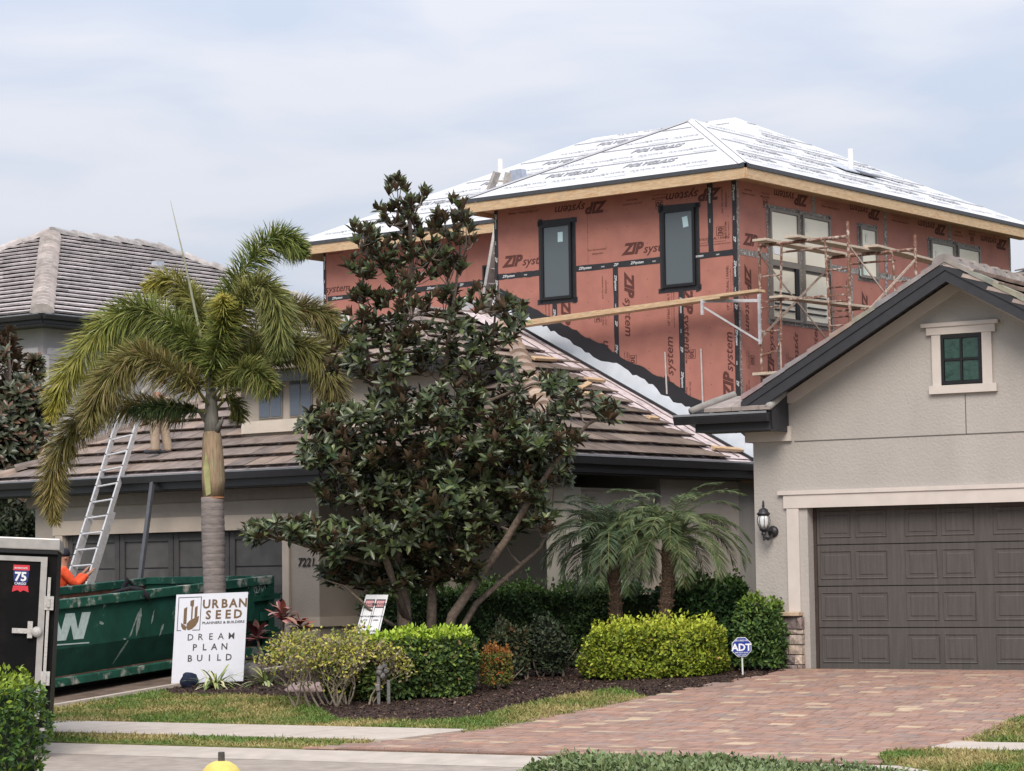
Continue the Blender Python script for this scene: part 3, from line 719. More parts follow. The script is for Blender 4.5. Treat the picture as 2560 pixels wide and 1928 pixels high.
for a in (2.4, 4.83, 7.23): tape('B', a-.05, a+.05, 7.72 if a == 2.4 else (7.72 if a == 7.23 else ZJ), ZT-.02, M_TAPEW)
for a in (3.6, 4.83, 1.2): tape('B', a-.05, a+.05, 4.0, ZJ-.05 if a != 1.2 else 5.75, M_TAPEW)
tape('B', 9.6, 9.68, 5, ZT-.02, M_TAPEW)
# printed lettering on the sheathing
pr_ = MB()
RA, RB = -H.u, H.v   # reading directions of the two faces
def zp(face, px, py, size, rot=0, kind='zip', v=0.0):
    """print at the spot seen at px,py: rot 0 upright, 180 upside down, 90 reads upward, -90 reads downward"""
    if face == 'A': l = H.onv(px, py, v); P = H.W(l[0], v-.0, l[2]); rt = RA
    else: l = H.onu(px, py, 0); P = H.W(0, l[1], l[2]); rt = RB
    up = Vector((0, 0, 1)); c, s = math.cos(math.radians(rot)), math.sin(math.radians(rot))
    xd = rt*c+up*s; yd = -rt*s+up*c
    if kind == 'zip':
        pr_.text('ZIP', P, xd, yd, size*1.62, sx=1.06, shear=.32, bold=.055, off=.0015)
        w1 = glyphs('ZIP', .32, .055)[2]*size*1.62*1.06
        pr_.text('system', P+xd*(w1-.02)-yd*size*.05, xd, yd, size*1.32, sx=1.12, shear=.28, bold=.016, off=.0017)
    elif kind == 'stem':
        pr_.text('system', P, xd, yd, size*1.32, sx=1.12, shear=.28, bold=.016, off=.0017)
    elif kind == 'join':
        pr_.text('Join the revolution.', P, xd, yd, size, bold=.01, off=.0015, align='C'); pr_.text('#zipsystem', P-yd*size*1.35, xd, yd, size, bold=.01, off=.0015, align='C')
    elif kind == '30':
        h = size*1.5; w2 = h*.55
        for q, r2 in (((-w2, -.1*h), (w2, -.1*h)), ((w2, -.1*h), (w2, h)), ((w2, h), (-w2, h)), ((-w2, h), (-w2, -.1*h))):
            a = P+xd*q[0]+yd*q[1]; b = P+xd*r2[0]+yd*r2[1]; pr_.bar(a, b, h*.07, .003, up=xd.cross(yd))
        pr_.text('30', P+yd*h*.1, xd, yd, h*.95, bold=.04, off=.0015, align='C')
        pr_.text('YEAR SYSTEM', P-yd*size*.75, xd, yd, size*.55, bold=.02, off=.0015, align='C'); pr_.text('LIMITED WARRANTY', P-yd*size*1.35, xd, yd, size*.36, bold=.01, off=.0015, align='C')
    elif kind == 'half':
        pr_.text('1/2" STRUCTURAL 1 PANEL', P, xd, yd, size, bold=.025, off=.0015, align='C'); pr_.text('WATER-RESISTIVE BARRIER  +  AIR BARRIER PROTECTION', P-yd*size*1.6, xd, yd, size*.52, bold=.01, off=.0015, align='C')
        pr_.bar(P-yd*size*.7-xd*size*5.2, P-yd*size*.7+xd*size*5.2, .006, .002, up=xd.cross(yd))
Z = .155
zp('A', 1258, 668, Z); zp('A', 1514, 503, Z, 180); zp('A', 1557, 637, Z); zp('A', 1800, 470, Z, 180)
zp('A', 1562, 683, Z, -90); zp('A', 1404, 752, Z, -90); zp('A', 1708, 722, Z, -90)
zp('A', 1522, 1010, Z, 90, 'zip'); zp('A', 1684, 1003, Z, 90); zp('A', 1833, 994, Z, 90)
zp('A', 1308, 528, .055, 180, 'half'); zp('A', 1494, 626, .05, 0, 'join'); zp('A', 1580, 508, .05, 180, 'join')
zp('A', 1648, 503, .085, 180, '30'); zp('A', 1807, 500, .055, 90, 'join'); zp('A', 1808, 577, .085, 90, '30')
zp('A', 1778, 600, .055, 0, 'half'); zp('A', 1822, 720, .06, 90, 'half'); zp('A', 1674, 760, .06, 90, 'half')
zp('A', 1353, 808, .085, 90, '30'); zp('A', 1502, 794, .085, 90, '30'); zp('A', 1575, 900, .085, -90, '30'); zp('A', 1722, 886, .085, -90, '30')
zp('A', 1508, 718, .05, 90, 'join'); zp('A', 1724, 985, .05, -90, 'join'); zp('A', 1366, 778, .05, 90, 'join')
zp('A', 812, 733, Z, 0, 'stem', RV); zp('A', 838, 632, .05, 180, 'join', RV)
zp('B', 2018, 492, Z, 180); zp('B', 2200, 527, Z, 180); zp('B', 2364, 566, Z, 180); zp('B', 2516, 603, Z, 180)
zp('B', 1859, 610, Z); zp('B', 1862, 664, Z, -90); zp('B', 1935, 945, Z, 90); zp('B', 2046, 960, Z, 90); zp('B', 1987, 830, Z, -90, 'stem'); zp('B', 2155, 730, Z, -90)
zp('B', 1870, 484, .05, 180, 'join'); zp('B', 1913, 500, .085, 180, '30'); zp('B', 2076, 517, .05, 180, 'half'); zp('B', 2250, 552, .05, 180, 'half'); zp('B', 2395, 588, .05, 180, 'join'); zp('B', 2430, 592, .08, 180, '30')
zp('B', 1876, 900, .085, -90, '30'); zp('B', 1974, 905, .085, -90, '30'); zp('B', 1872, 980, .05, -90, 'join'); zp('B', 2118, 745, .05, 90, 'half')
pr_.build('sheathing_lettering', M_ZIPINK, house)
# nail marks
mb = MB()
for a in np.arange(.15, 4.8, .4):
    for z in np.arange(3.6, 8.0, .30):
        aa, zz = a+random.uniform(-.015, .015), z+random.uniform(-.03, .03); c = H.W(aa, -.002, zz); s = .011
        mb.add([c+H.u*s, c+Vector((0, 0, s)), c-H.u*s, c-Vector((0, 0, s))], [(3, 2, 1, 0)])
for b in np.arange(.3, 9.5, .4):
    for z in np.arange(4.4, 8.0, .32):
        c = H.W(-.002, b+random.uniform(-.02, .02), z+random.uniform(-.03, .03)); s = .011
        mb.add([c+H.v*s, c+Vector((0, 0, s)), c-H.v*s, c-Vector((0, 0, s))], [(0, 1, 2, 3)])
mb.build('nail_marks', M_NAIL, house, kind='stuff')
# windows
def window(face, a0, a1, z0, z1, glass, frame=M_BRZ, fw=.045, div=None, v=0.0, name='window', tapem=None, tw=.075, lites=None):
    def bx(p0, p1, q0, q1, d0, d1):
        mb = MB()
        return mb.fbox(H, p0, p1, v-d1, v-d0, q0, q1) if face == 'A' else mb.fbox(H, v-d1, v-d0, p0, p1, q0, q1)
    if tapem is not None:
        mbt = MB()
        for (p0, p1, q0, q1) in ((a0-tw, a0+.01, z0-tw-.02, z1+tw-.0), (a1-.01, a1+tw, z0-tw+.03, z1+tw+.03), (a0-tw-.03, a1+tw+.02, z1-.01, z1+tw), (a0-tw-.02, a1+tw+.04, z0-tw, z0+.01)):
            if face == 'A': mbt.add([H.W(p0, v-.006, q0), H.W(p1, v-.006, q0+random.uniform(-.02, .02)), H.W(p1, v-.006, q1+random.uniform(-.02, .02)), H.W(p0, v-.006, q1)], [(0, 1, 2, 3)])
            else: mbt.add([H.W(v-.006, p0, q0), H.W(v-.006, p1, q0+random.uniform(-.02, .02)), H.W(v-.006, p1, q1+random.uniform(-.02, .02)), H.W(v-.006, p0, q1)], [(0, 1, 2, 3)])
        mbt.build('window_tape', tapem, house)
    f = bx(a0, a1, z0, z1, .004, .02).build(name, frame, house)
    for (p0, p1, q0, q1) in ((a0, a0+fw, z0, z1), (a1-fw, a1, z0, z1), (a0+fw, a1-fw, z0, z0+fw), (a0+fw, a1-fw, z1-fw, z1)):
        bx(p0, p1, q0, q1, .021, .05).build('window_frame', frame, f)
    L = lites or [(a0+fw, a1-fw, z0+fw, z1-fw)]
    for (p0, p1, q0, q1) in L: bx(p0+.004, p1-.004, q0+.004, q1-.004, .021, .026).build('pane', glass, f)
    return f
def sticker(face, px0, py0, px1, py1, m, v=0.0, d=.03, par=None, rot=0):
    if face == 'A':
        a = H.onv(px0, py0, v-d); b = H.onv(px1, py1, v-d); cu_, cz = (a[0]+b[0])/2, (a[2]+b[2])/2; w2, h2 = abs(a[0]-b[0])/2, abs(a[2]-b[2])/2
        c = H.W(cu_, v-d, cz); x = -H.u
    else:
        a = H.onu(px0, py0, v-d); b = H.onu(px1, py1, v-d); cu_, cz = (a[1]+b[1])/2, (a[2]+b[2])/2; w2, h2 = abs(a[1]-b[1])/2, abs(a[2]-b[2])/2
        c = H.W(v-d, cu_, cz); x = H.v
    up = Vector((0, 0, 1)); r_ = math.radians(rot); x2 = x*math.cos(r_)+up*math.sin(r_); y2 = -x*math.sin(r_)+up*math.cos(r_)
    MB().add([c-x2*w2-y2*h2, c+x2*w2-y2*h2, c+x2*w2+y2*h2, c-x2*w2+y2*h2], [(0, 1, 2, 3)]).build('glass_sticker', m, par or house)
w1 = window('A', 3.27, 3.90, 6.40, 7.68, M_GLS, M_BLKF, tapem=M_TAPE); sticker('A', 1394, 581, 1407, 604, M_LTBLUE, par=w1)
w2 = window('A', .79, 1.42, 6.41, 7.68, M_GLS, M_BLKF, tapem=M_TAPE); sticker('A', 1706, 542, 1720, 567, M_LTBLUE, par=w2, rot=8)
w3 = window('A', 5.0, 6.9, 6.35, 7.45, mat('recess_glass', (.06, .08, .08), rough=.06, var=.2, scale=2, spec=.6), M_BLKF, v=RV, lites=[(5.05, 5.92, 6.4, 7.4), (5.98, 6.85, 6.4, 7.4)])
sg = H.onv(1225, 730, RV-.06)
M3 = mat('notice_ink', (.03, .04, .12), var=0)
sb = MB(); sb.fbox(H, sg[0]-.11, sg[0]+.11, RV-.06, RV-.052, sg[2]-.25, sg[2]+.12); sb_ = sb.build('paper_notice', M_PAPER, house)
MB().text('03', H.W(sg[0]+.09, RV-.062, sg[2]+.0), RA, (0, 0, 1), .12, bold=.03, off=.003).build('notice_print', M3, sb_)
# B face: mulled pairs
zt, zm, zb = 7.69, 6.80, 5.86
for a0, a1 in ((.95, 1.86), (1.98, 2.88)):
    w_ = window('B', a0, a1, zb, zt, M_CREAM, tapem=M_TAPEW, tw=.06, lites=[(a0+.05, a1-.05, zm+.05, zt-.05), (a0+.05, a1-.16 if a0 < 1 else a1-.1, zb+.05, zm-.1)])
    MB().fbox(H, -.055, -.021, a0+.046, a1-.046, zm-.05, zm+.04).build('transom', M_BRZ, w_)
    MB().fbox(H, -.05, -.022, a1-.16 if a0 < 1 else a1-.1, a1-.047, zb+.05, zm-.052).build('sash', M_BLKF, w_)
    for z in (6.30, 6.12, 6.02):
        MB().fbox(H, -.05, -.027, a0+.1, a1-.2, z, z+.028).build('glazing_bar', M_BLKF, w_)
    if a0 < 1: sticker('B', 1935, 618, 1955, 638, M_PAPER, par=w_, d=.032)
    else: sticker('B', 2015, 557, 2022, 579, mat('clear_sticker', (.66, .66, .60), rough=.5, var=0), par=w_, d=.032)
w_ = window('B', 3.90, 4.48, 6.80, 7.69, M_CREAM, tapem=M_TAPEW, tw=.05); sticker('B', 2150, 672, 2166, 692, mat('aqua_sticker', (.50, .66, .62), rough=.5, var=0), par=w_, d=.032)
sticker('B', 2164, 585, 2171, 606, mat('clear_sticker', (.66, .66, .60)), par=w_, d=.033)
for a0, a1 in ((6.44, 7.35), (7.47, 8.36)):
    w_ = window('B', a0, a1, 6.4, 7.69, M_CREAM, tapem=M_TAPEW, tw=.06)
    if a0 < 7: sticker('B', 2326, 655, 2341, 678, mat('aqua_sticker', (.50, .66, .62)), par=w_, d=.032); sticker('B', 2339, 626, 2346, 650, mat('clear_sticker', (.66, .66, .60)), par=w_, d=.032)
# straps hanging on the wall
for px, y0, y1, v in ((1662, 880, 985, 0), (1752, 872, 1013, 0)):
    a = H.onv(px, y0, -.02); b = H.onv(px+6, y1, -.02)
    MB().bar(H.W(a[0], -.015, a[2]), H.W(b[0]+.01, -.015, b[2]), .028, .006, up=H.v).build('metal_strap', mat('galvanised', (.52, .50, .48), rough=.5, var=.15, scale=12, metal=.3), house)

# ---- upper roof
OV = .48; EZ2 = 8.14; P2 = .50
mb = MB()
def W(u, v, z): return H.W(u, v, z)
# fascia boards (each length separate) and black drip edge
def fascia(a, b, inn):
    L = (b-a).length; n = max(1, round(L/3.6)); d = (b-a)/n
    for i in range(n):
        p, q = a+d*i, a+d*(i+1)
        MB().bar(p+Vector((0, 0, -.09)), q-d.normalized()*.004+Vector((0, 0, -.09)), .038, .17).build('fascia_board', M_WOOD, house)
    MB().bar(a+Vector((0, 0, .03))-inn*.03, b+Vector((0, 0, .03))-inn*.03, .02, .065).build('drip_edge', M_DRIP, house)
uF = 5.22
fascia(W(-OV, -OV, EZ2), W(uF, -OV, EZ2), H.v)
fascia(W(-OV, -OV+.02, EZ2), W(-OV, 10.2, EZ2), H.u)
fascia(W(uF, -OV+.02, EZ2), W(uF, RV-OV, EZ2), -H.u)
fascia(W(uF, RV-OV, EZ2), W(11.33, RV-OV, EZ2), H.v)
fascia(W(11.33, RV-OV+.02, EZ2), W(11.33, 10.2, EZ2), -H.u)
mb = MB(); mb.fbox(H, -OV+.03, uF-.03, -OV+.03, -.004, EZ2-.10, EZ2-.085); mb.fbox(H, -OV+.03, -.004, 0, 10.1, EZ2-.10, EZ2-.085)
mb.fbox(H, UW+.004, uF-.03, 0, RV-OV+.03, EZ2-.10, EZ2-.085); mb.fbox(H, uF-.03, 11.3, RV-OV+.03, RV-.004, EZ2-.10, EZ2-.085); mb.build('soffit_board', M_PLY, house)
# roof surfaces
zE = EZ2+.07
wF = (uF+OV)/2; uM = (uF-OV)/2; apex = (uM, -OV+wF, zE+P2*wF)
u0, u1, v0, v1 = -OV, 11.33, RV-OV, 10.2       # main body
hw = (v1-v0)/2; vm = (v0+v1)/2; zr2 = zE+P2*hw
rl, rr = u1-hw, u0+hw
# front block ridge runs back until it meets the main front plane
vmeet = v0+wF
verts = {'E': W(-OV, -OV, zE), 'Fc': W(uF, -OV, zE), 'ap': W(*apex), 'in': W(uM, vmeet, apex[2]), 'fi': W(uF, v0, zE), 'Lc': W(u1, v0, zE), 'G': W(u0, v1, zE), 'Gl': W(u1, v1, zE), 'R1': W(rr, vm, zr2), 'R2': W(rl, vm, zr2)}
# hip of main body on the right rises from the side eave; the side plane u=-OV is shared
vh = v0; 
roof_planes = [('E', 'ap', 'Fc'), ('Fc', 'ap', 'in', 'fi')]
mb = MB(); mb.add([verts['E'], verts['ap'], verts['Fc']], [(0, 1, 2)])
mb.build('underlayment', M_UND, house)
mb = MB(); mb.add([verts['Fc'], verts['ap'], verts['in'], verts['fi']], [(0, 1, 2, 3)]); mb.build('underlayment', M_UND, house)
mb = MB(); mb.add([verts['fi'], verts['in'], verts['R1'], verts['R2'], verts['Lc']], [(0, 1, 2, 3, 4)]); mb.build('underlayment', M_UND, house)
# side plane (slopes up to the left from u=-OV): E - ap - in - R1 - G
mb = MB(); mb.add([verts['E'], verts['G'], verts['R1'], verts['in'], verts['ap']], [(0, 1, 2, 3, 4)]); mb.build('underlayment', M_UND, house)
MB().add([verts['Lc'], verts['R2'], verts['Gl']], [(0, 1, 2)]).build('underlayment', M_UND, house)
MB().add([verts['G'], verts['Gl'], verts['R2'], verts['R1']], [(0, 1, 2, 3)]).build('underlayment', M_UND, house)
# lap lines and lettering
nA = (Vector((0, 0, 1))*1.0-H.v*P2).normalized(); upA = (H.v+Vector((0, 0, P2))).normalized()
nS = (Vector((0, 0, 1))*1.0-H.u*P2).normalized(); upS = (H.u+Vector((0, 0, P2))).normalized()
q2 = math.sqrt(1+P2*P2)
ink = MB(); lap = MB()
def plane_print(org, right, up, nrm, inside, smax, tmax, rowh=.86, seed=3):
    rnd = random.Random(seed); y = .06; r_ = 0
    while y < tmax:
        x = -rnd.uniform(0, 1.2)
        # lap line
        xs = [i*.15 for i in range(int(smax/.15)+1) if inside(i*.15, y)]
        if xs and r_:
            a = org+right*xs[0]+up*y+nrm*.012; b = org+right*xs[-1]+up*y+nrm*.012
            lap.bar(a, b, .016, .010, up=nrm)
        def put(txt, xx, yy, size, bold, sx=1.0):
            wd = glyphs(txt, .12, bold)[2]*size*sx
            if inside(xx, yy) and inside(xx+wd, yy) and inside(xx+wd, yy+size*.7) and inside(xx, yy+size*.7):
                ink.text(txt, org+right*xx+up*yy, right, up, size, sx=sx, shear=.12, bold=bold, off=.012)
        while x < smax:
            put('POLYGLASS', x, y+.56, .26, .04, .74); put('U.S.A. INC.', x+.5, y+.52, .07, .01)
            for k_ in range(3): put('POLYSTICK', x-.3+k_*.62, y+.30-.02*k_, .098, .02)
            put('www.polyglass.us', x+.2, y+.20, .05, .0, 1.3); put('---------------', x-.1, y+.10, .09, .05); x += 1.62
        y += rowh; r_ += 1
W_A = 2*wF
plane_print(W(uF, -OV, zE), -H.u, upA, nA, lambda x, y: (y/q2) < x-.1 and x < W_A-(y/q2)-.1, W_A, wF*q2)
plane_print(W(u1, v0, zE), -H.u, upA, nA, lambda x, y: (y/q2) < x-.1 and x < (u1-uF)+min(y/q2, wF)-.15 and x < (u1-u0)-(y/q2)-.15 and y < hw*q2, u1-u0, hw*q2, seed=8)
plane_print(W(-OV, -OV, zE), H.v, upS, nS, lambda x, y: (y/q2) < x-.1 and x < (v1+OV)-(y/q2)-.1 and (y/q2 < wF-.05 or y/q2 < x-(v0+OV)-.1), v1+OV, hw*q2, seed=5)
ink.build('underlayment_lettering', M_UNDP, house); lap.build('underlayment_lap', mat('lap_grey', (.34, .34, .36), var=.3, scale=14), house)
# hip strips
def strip(a, b, nrm, wd=.14, lift=.006, m=M_UND):
    MB().bar(Vector(a)+Vector((0, 0, lift)), Vector(b)+Vector((0, 0, lift)), wd, .012, up=nrm).build('hip_strip', m, house)
nL = (Vector((0, 0, 1))+H.u*P2).normalized()
def hipcap(a, b, n1, n2, m, wd=.10):
    h = (b-a).normalized(); mb = MB()
    for n_, o_ in ((n1, n2), (n2, n1)):
        d = n_.cross(h).normalized(); d = d if d.dot(o_) < 0 else -d
        q = [a+n_*.022, b+n_*.022, b+n_*.016+d*wd, a+n_*.016+d*wd]; mb.add(q, [(0, 1, 2, 3)])
    mb.build('hip_strip', m, house)
hipcap(verts['E'], verts['ap'], nA, nS, M_UND); hipcap(verts['Fc'], verts['ap'], nA, nL, mat('hip_grey', (.36, .36, .38), var=.1))
pass
# ================================================================ NEIGHBOUR'S GARAGE (right)
M_RST = mat('grey_beige_stucco', (.405, .378, .352), rough=.95, var=.06, scale=1.0, bump=.6, bscale=30, bdist=.014, col2=(.36, .335, .31), mixlo=.50, mixhi=.72, stretch=(1, 1, .35))
M_RTR = mat('pale_pink_trim', (.57, .515, .475), rough=.85, var=.05, scale=3)
M_RBK = mat('charcoal_board', (.035, .036, .042), rough=.55, var=.12, scale=5)
M_RDOOR = mat('garage_brown', (.083, .074, .069), rough=.6, var=.14, scale=2, col2=(.10, .088, .08), mixlo=.55, mixhi=.75, bump=.2, bscale=30, stretch=(8, 8, .6))
M_RTL = [(.27, .235, .21), (.24, .215, .195), (.30, .255, .23), (.21, .19, .175)]
rh = thing('neighbour_garage', 'grey beige stucco garage gable with brown panelled door and charcoal roof boards', 'house', R.W(-1, 0, .48))
UA, ZA, SLP = -2.2, 5.46, .564     # ridge position, wall apex height, pitch
UL, UR = .76, -7.2
DU = -4.92                         # door far end
def zw(u): return ZA-SLP*abs(u-UA)
mb = MB()
# front wall around the door opening
def wallpoly(pts, d=.25): mb.prism([R.W(u, 0, z) for u, z in pts], R.v*d)
wallpoly([(UL, .40), (.02, .40), (.02, 2.62), (UL, 2.62)])
wallpoly([(UL, 2.62), (UR, 2.62), (UR, zw(UR)), (UA, ZA), (UL, zw(UL))])
wallpoly([(DU, .40), (UR, .40), (UR, 2.62), (DU, 2.62)])
mb.fbox(R, UL-.25, UL, .25, 11, .40, 3.7); mb.fbox(R, UR, UR+.25, .25, 11, .40, 3.0)
mb.build('wall', M_RST, rh)
MB().fbox(R, UR+.25, UL-.25, 10.8, 11, .4, 3.0).build('wall', M_RST, rh)
mb = MB(); g = M_RST
# control joints: thin recessed-looking grooves as narrow beads
M_JT = mat('stucco_joint', (.12, .11, .10), var=.1)
for a, b in (((UL-.6, 3.475), (UR+.1, 3.475)),): MB().bar(R.W(a[0]+.0, -.002, a[1]), R.W(b[0], -.002, b[1]), .006, .014, up=Vector((0, 0, 1))).build('stucco_joint', M_JT, rh)
MB().bar(R.W(-2.22, -.002, 3.48), R.W(-2.22, -.002, 3.98), .010, .006, up=R.v).build('stucco_joint', M_JT, rh)
# door surround
MB().fbox(R, .40, DU-.40, -.055, -.002, 2.775, 2.83).build('door_cap', M_RTR, rh)
MB().fbox(R, .325, DU-.325, -.038, -.002, 2.60, 2.774).build('door_header', M_RTR, rh)
for a, b in ((.115, .285), (DU-.28, DU-.11)):
    MB().fbox(R, a, b, -.030, -.002, 1.245, 2.599).build('door_casing', M_RTR, rh)
MB().fbox(R, .0, .02, 0.0, .22, .48, 2.60).build('door_reveal', M_RST, rh)
# garage door: four sections, raised short panels in pairs
gd = MB().fbox(R, .0, DU, .20, .24, .475, 2.64).build('garage_door', M_RDOOR, rh)
MB().fbox(R, -.0, -.045, .17, .199, .48, 2.60).build('door_track_trim', mat('brown_trim', (.055, .040, .036), rough=.6), gd)
zs = [.485, 1.03, 1.57, 2.11, 2.63]
for i in range(4):
    sec = MB().fbox(R, -.05, DU+.02, .175, .199, zs[i]+.006, zs[i+1]-.006).build('door_section', M_RDOOR, gd, bevel=.004)
    for j in range(8):
        a = -.10-j*(.50)-(j//2)*.19; b = a-.43
        z0, z1 = zs[i]+.10, zs[i+1]-.085
        if b < DU: continue
        m1 = MB(); e = .028
        o4 = [R.W(a, .174, z0), R.W(b, .174, z0), R.W(b, .174, z1), R.W(a, .174, z1)]
        i4 = [R.W(a-e, .186, z0+e), R.W(b+e, .186, z0+e), R.W(b+e, .186, z1-e), R.W(a-e, .186, z1-e)]
        k4 = [R.W(a-2*e, .168, z0+2*e), R.W(b+2*e, .168, z0+2*e), R.W(b+2*e, .168, z1-2*e), R.W(a-2*e, .168, z1-2*e)]
        # raised frame lip, groove, raised field
        x4 = [R.W(a+.008, .1755, z0-.008), R.W(b-.008, .1755, z0-.008), R.W(b-.008, .1755, z1+.008), R.W(a+.008, .1755, z1+.008)]
        p4 = [R.W(a, .164, z0), R.W(b, .164, z0), R.W(b, .164, z1), R.W(a, .164, z1)]
        m1.add(x4+p4+i4+k4, [(0, 1, 5, 4), (1, 2, 6, 5), (2, 3, 7, 6), (3, 0, 4, 7), (4, 5, 9, 8), (5, 6, 10, 9), (6, 7, 11, 10), (7, 4, 8, 11), (8, 9, 13, 12), (9, 10, 14, 13), (10, 11, 15, 14), (11, 8, 12, 15), (12, 13, 14, 15)])
        m1.build('door_panel', M_RDOOR, sec)
MB().fbox(R, .0, DU, .165, .23, .478, .484).build('door_seal', mat('seal_grey', (.20, .20, .21), rough=.5), gd)
# attic window
wf = MB().fbox(R, -1.925, -2.465, -.02, -.001, 4.115, 4.74).build('attic_window', M_BLKF, rh)
for a, b, c, d in ((-1.925, -1.965, 4.115, 4.74), (-2.425, -2.465, 4.115, 4.74), (-1.966, -2.424, 4.115, 4.155), (-1.966, -2.424, 4.70, 4.74), (-2.18, -2.21, 4.156, 4.699), (-1.966, -2.179, 4.415, 4.44), (-2.211, -2.424, 4.415, 4.44)):
    MB().fbox(R, a, b, -.05, -.021, c, d).build('window_bar', M_BLKF, wf)
M_GGR = mat('green_glass', (.022, .06, .045), rough=.12, var=.25, scale=9, bump=.5, bscale=9, spec=.6, bdist=.02)
for a, b in ((-1.97, -2.176), (-2.214, -2.42)):
    for c, d in ((4.16, 4.411), (4.444, 4.695)):
        MB().fbox(R, a, b, -.032, -.022, c, d).build('pane', M_GGR, wf)
for nm, a, b, c, d, e in (('window_cap', -1.67, -2.70, 4.855, 4.905, .07), ('window_head', -1.735, -2.655, 4.755, 4.854, .05), ('window_casing', -1.80, -1.92, 4.105, 4.754, .04), ('window_casing', -2.47, -2.60, 4.105, 4.754, .04), ('window_sill', -1.755, -2.655, 4.0, 4.104, .055)):
    MB().fbox(R, a, b, -e, -.002, c, d).build(nm, M_RTR, rh)
# rake: barge boards, soffit boards, rake trim
OVR = .5
def rk(u, dz=0, v=-OVR): return R.W(u, v, ZA+.115-SLP*abs(u-UA)+dz)
for sgn, uend in ((1, .67), (-1, UR-.3)):
    for nm, d0, d1, vv0, vv1 in (('barge_board', -.20, -.06, -OVR-.02, -OVR+.02), ('barge_drip', -.058, .04, -OVR-.035, -OVR+.02)):
        P = [R.W(UA, vv0, rk(UA)[2]+d0), R.W(uend, vv0, rk(uend)[2]+d0), R.W(uend, vv0, rk(uend)[2]+d1), R.W(UA, vv0, rk(UA)[2]+d1)]
        MB().prism(P, R.v*(vv1-vv0)).build(nm, M_RBK, rh)
    n = 26; L = abs(uend-UA)
    for i in range(n):
        a = UA+sgn*L*i/n; b = UA+sgn*(L*(i+1)/n-.012)
        dz = -.075
        P = [R.W(a, -OVR+.03, rk(a)[2]+dz), R.W(b, -OVR+.03, rk(b)[2]+dz), R.W(b, -.004, rk(b)[2]+dz), R.W(a, -.004, rk(a)[2]+dz)]
        MB().prism(P, Vector((0, 0, .02))).build('soffit_board', M_RBK, rh)
    P = [R.W(UA, -.035, zw(UA)-.15), R.W(uend-.05*sgn, -.035, zw(uend-.05*sgn)-.15+.0), R.W(uend-.05*sgn, -.035, zw(uend-.05*sgn)+.02), R.W(UA, -.035, zw(UA)+.02)]
    if sgn == 1:
        ue = .16; P = [R.W(UA, -.035, zw(UA)-.15), R.W(ue, -.035, zw(ue)-.15), R.W(ue+.15, -.035, zw(ue)-.14), R.W(ue+.15, -.035, zw(ue+.15)+.02), R.W(UA, -.035, zw(UA)+.02)]
    MB().prism(P, R.v*.032).build('rake_trim', M_RTR, rh)
# roof planes with tiles
qr = math.sqrt(1+SLP*SLP); sL = (-R.u+Vector((0, 0, SLP))).normalized(); sR = (R.u+Vector((0, 0, SLP))).normalized()
UE = 1.22; zeL = ZA+.10-SLP*(UE-UA)+.05; UE2 = UR-.5; zeR = ZA+.15-SLP*(UA-UE2)
mb = MB(); zt_ = ZA+.145
mb.add([R.W(UE, .0, zeL), R.W(UA, .0, zt_), R.W(UA, 11.3, zt_), R.W(UE, 11.3, zeL), R.W(UE2, -OVR, zeR), R.W(UE2, 11.3, zeR), R.W(.66, -OVR, zt_-SLP*(.66-UA)), R.W(UA, -OVR, zt_), R.W(.66, 0, zt_-SLP*(.66-UA))],
       [(0, 1, 2, 3), (7, 4, 5, 2), (6, 7, 1, 8)]); mb.build('roof_deck', M_RBK, rh)
L1 = (UE-UA)*qr; cutL = (UE-.68)*qr
tr_ = tile_plane(R.W(UE, 0, zeL), R.v, sL, [(0, 0), (11.3, 0), (11.3, L1), (-OVR-.03, L1), (-OVR-.03, cutL), (0, cutL)], .40, .37, .012, .075, M_RTL)
L2 = (UA-UE2)*qr
tr2 = tile_plane(R.W(UE2, 0, zeR), R.v, sR, [(-OVR-.04, 0), (11.3, 0), (11.3, L2), (-OVR-.04, L2)], .40, .37, .012, .085, [(.36, .295, .265), (.33, .27, .245), (.39, .32, .28)], .05)
place_tiles(rh, tr_+tr2, M_TILE, 230)
caps(rh, R.W(UA, -OVR-.04, zt_+.0), R.W(UA, 11.3, zt_+.0), M_TILE, [(.34, .31, .29), (.30, .27, .26)], ln=.42, r=.155)
# rake edge tiles seen as a grey rim over the barge
for sgn, uend in ((1, .66), (-1, UR)):
    L = abs(uend-UA); n = int(L*qr/.345)
    for i in range(n):
        a = UA+sgn*L*i/n; b = UA+sgn*L*(i+1)/n
        c = tuple(x*random.uniform(.85, 1.1) for x in (.27, .24, .225))
        P = [R.W(a, -OVR-.05, rk(a)[2]+.045+.0), R.W(b, -OVR-.05, rk(b)[2]+.052), R.W(b, -OVR-.05, rk(b)[2]+.125), R.W(a, -OVR-.05, rk(a)[2]+.10)]
        MB().prism(P, R.v*.22, 0, c).build('rake_tile', M_TILE, rh)
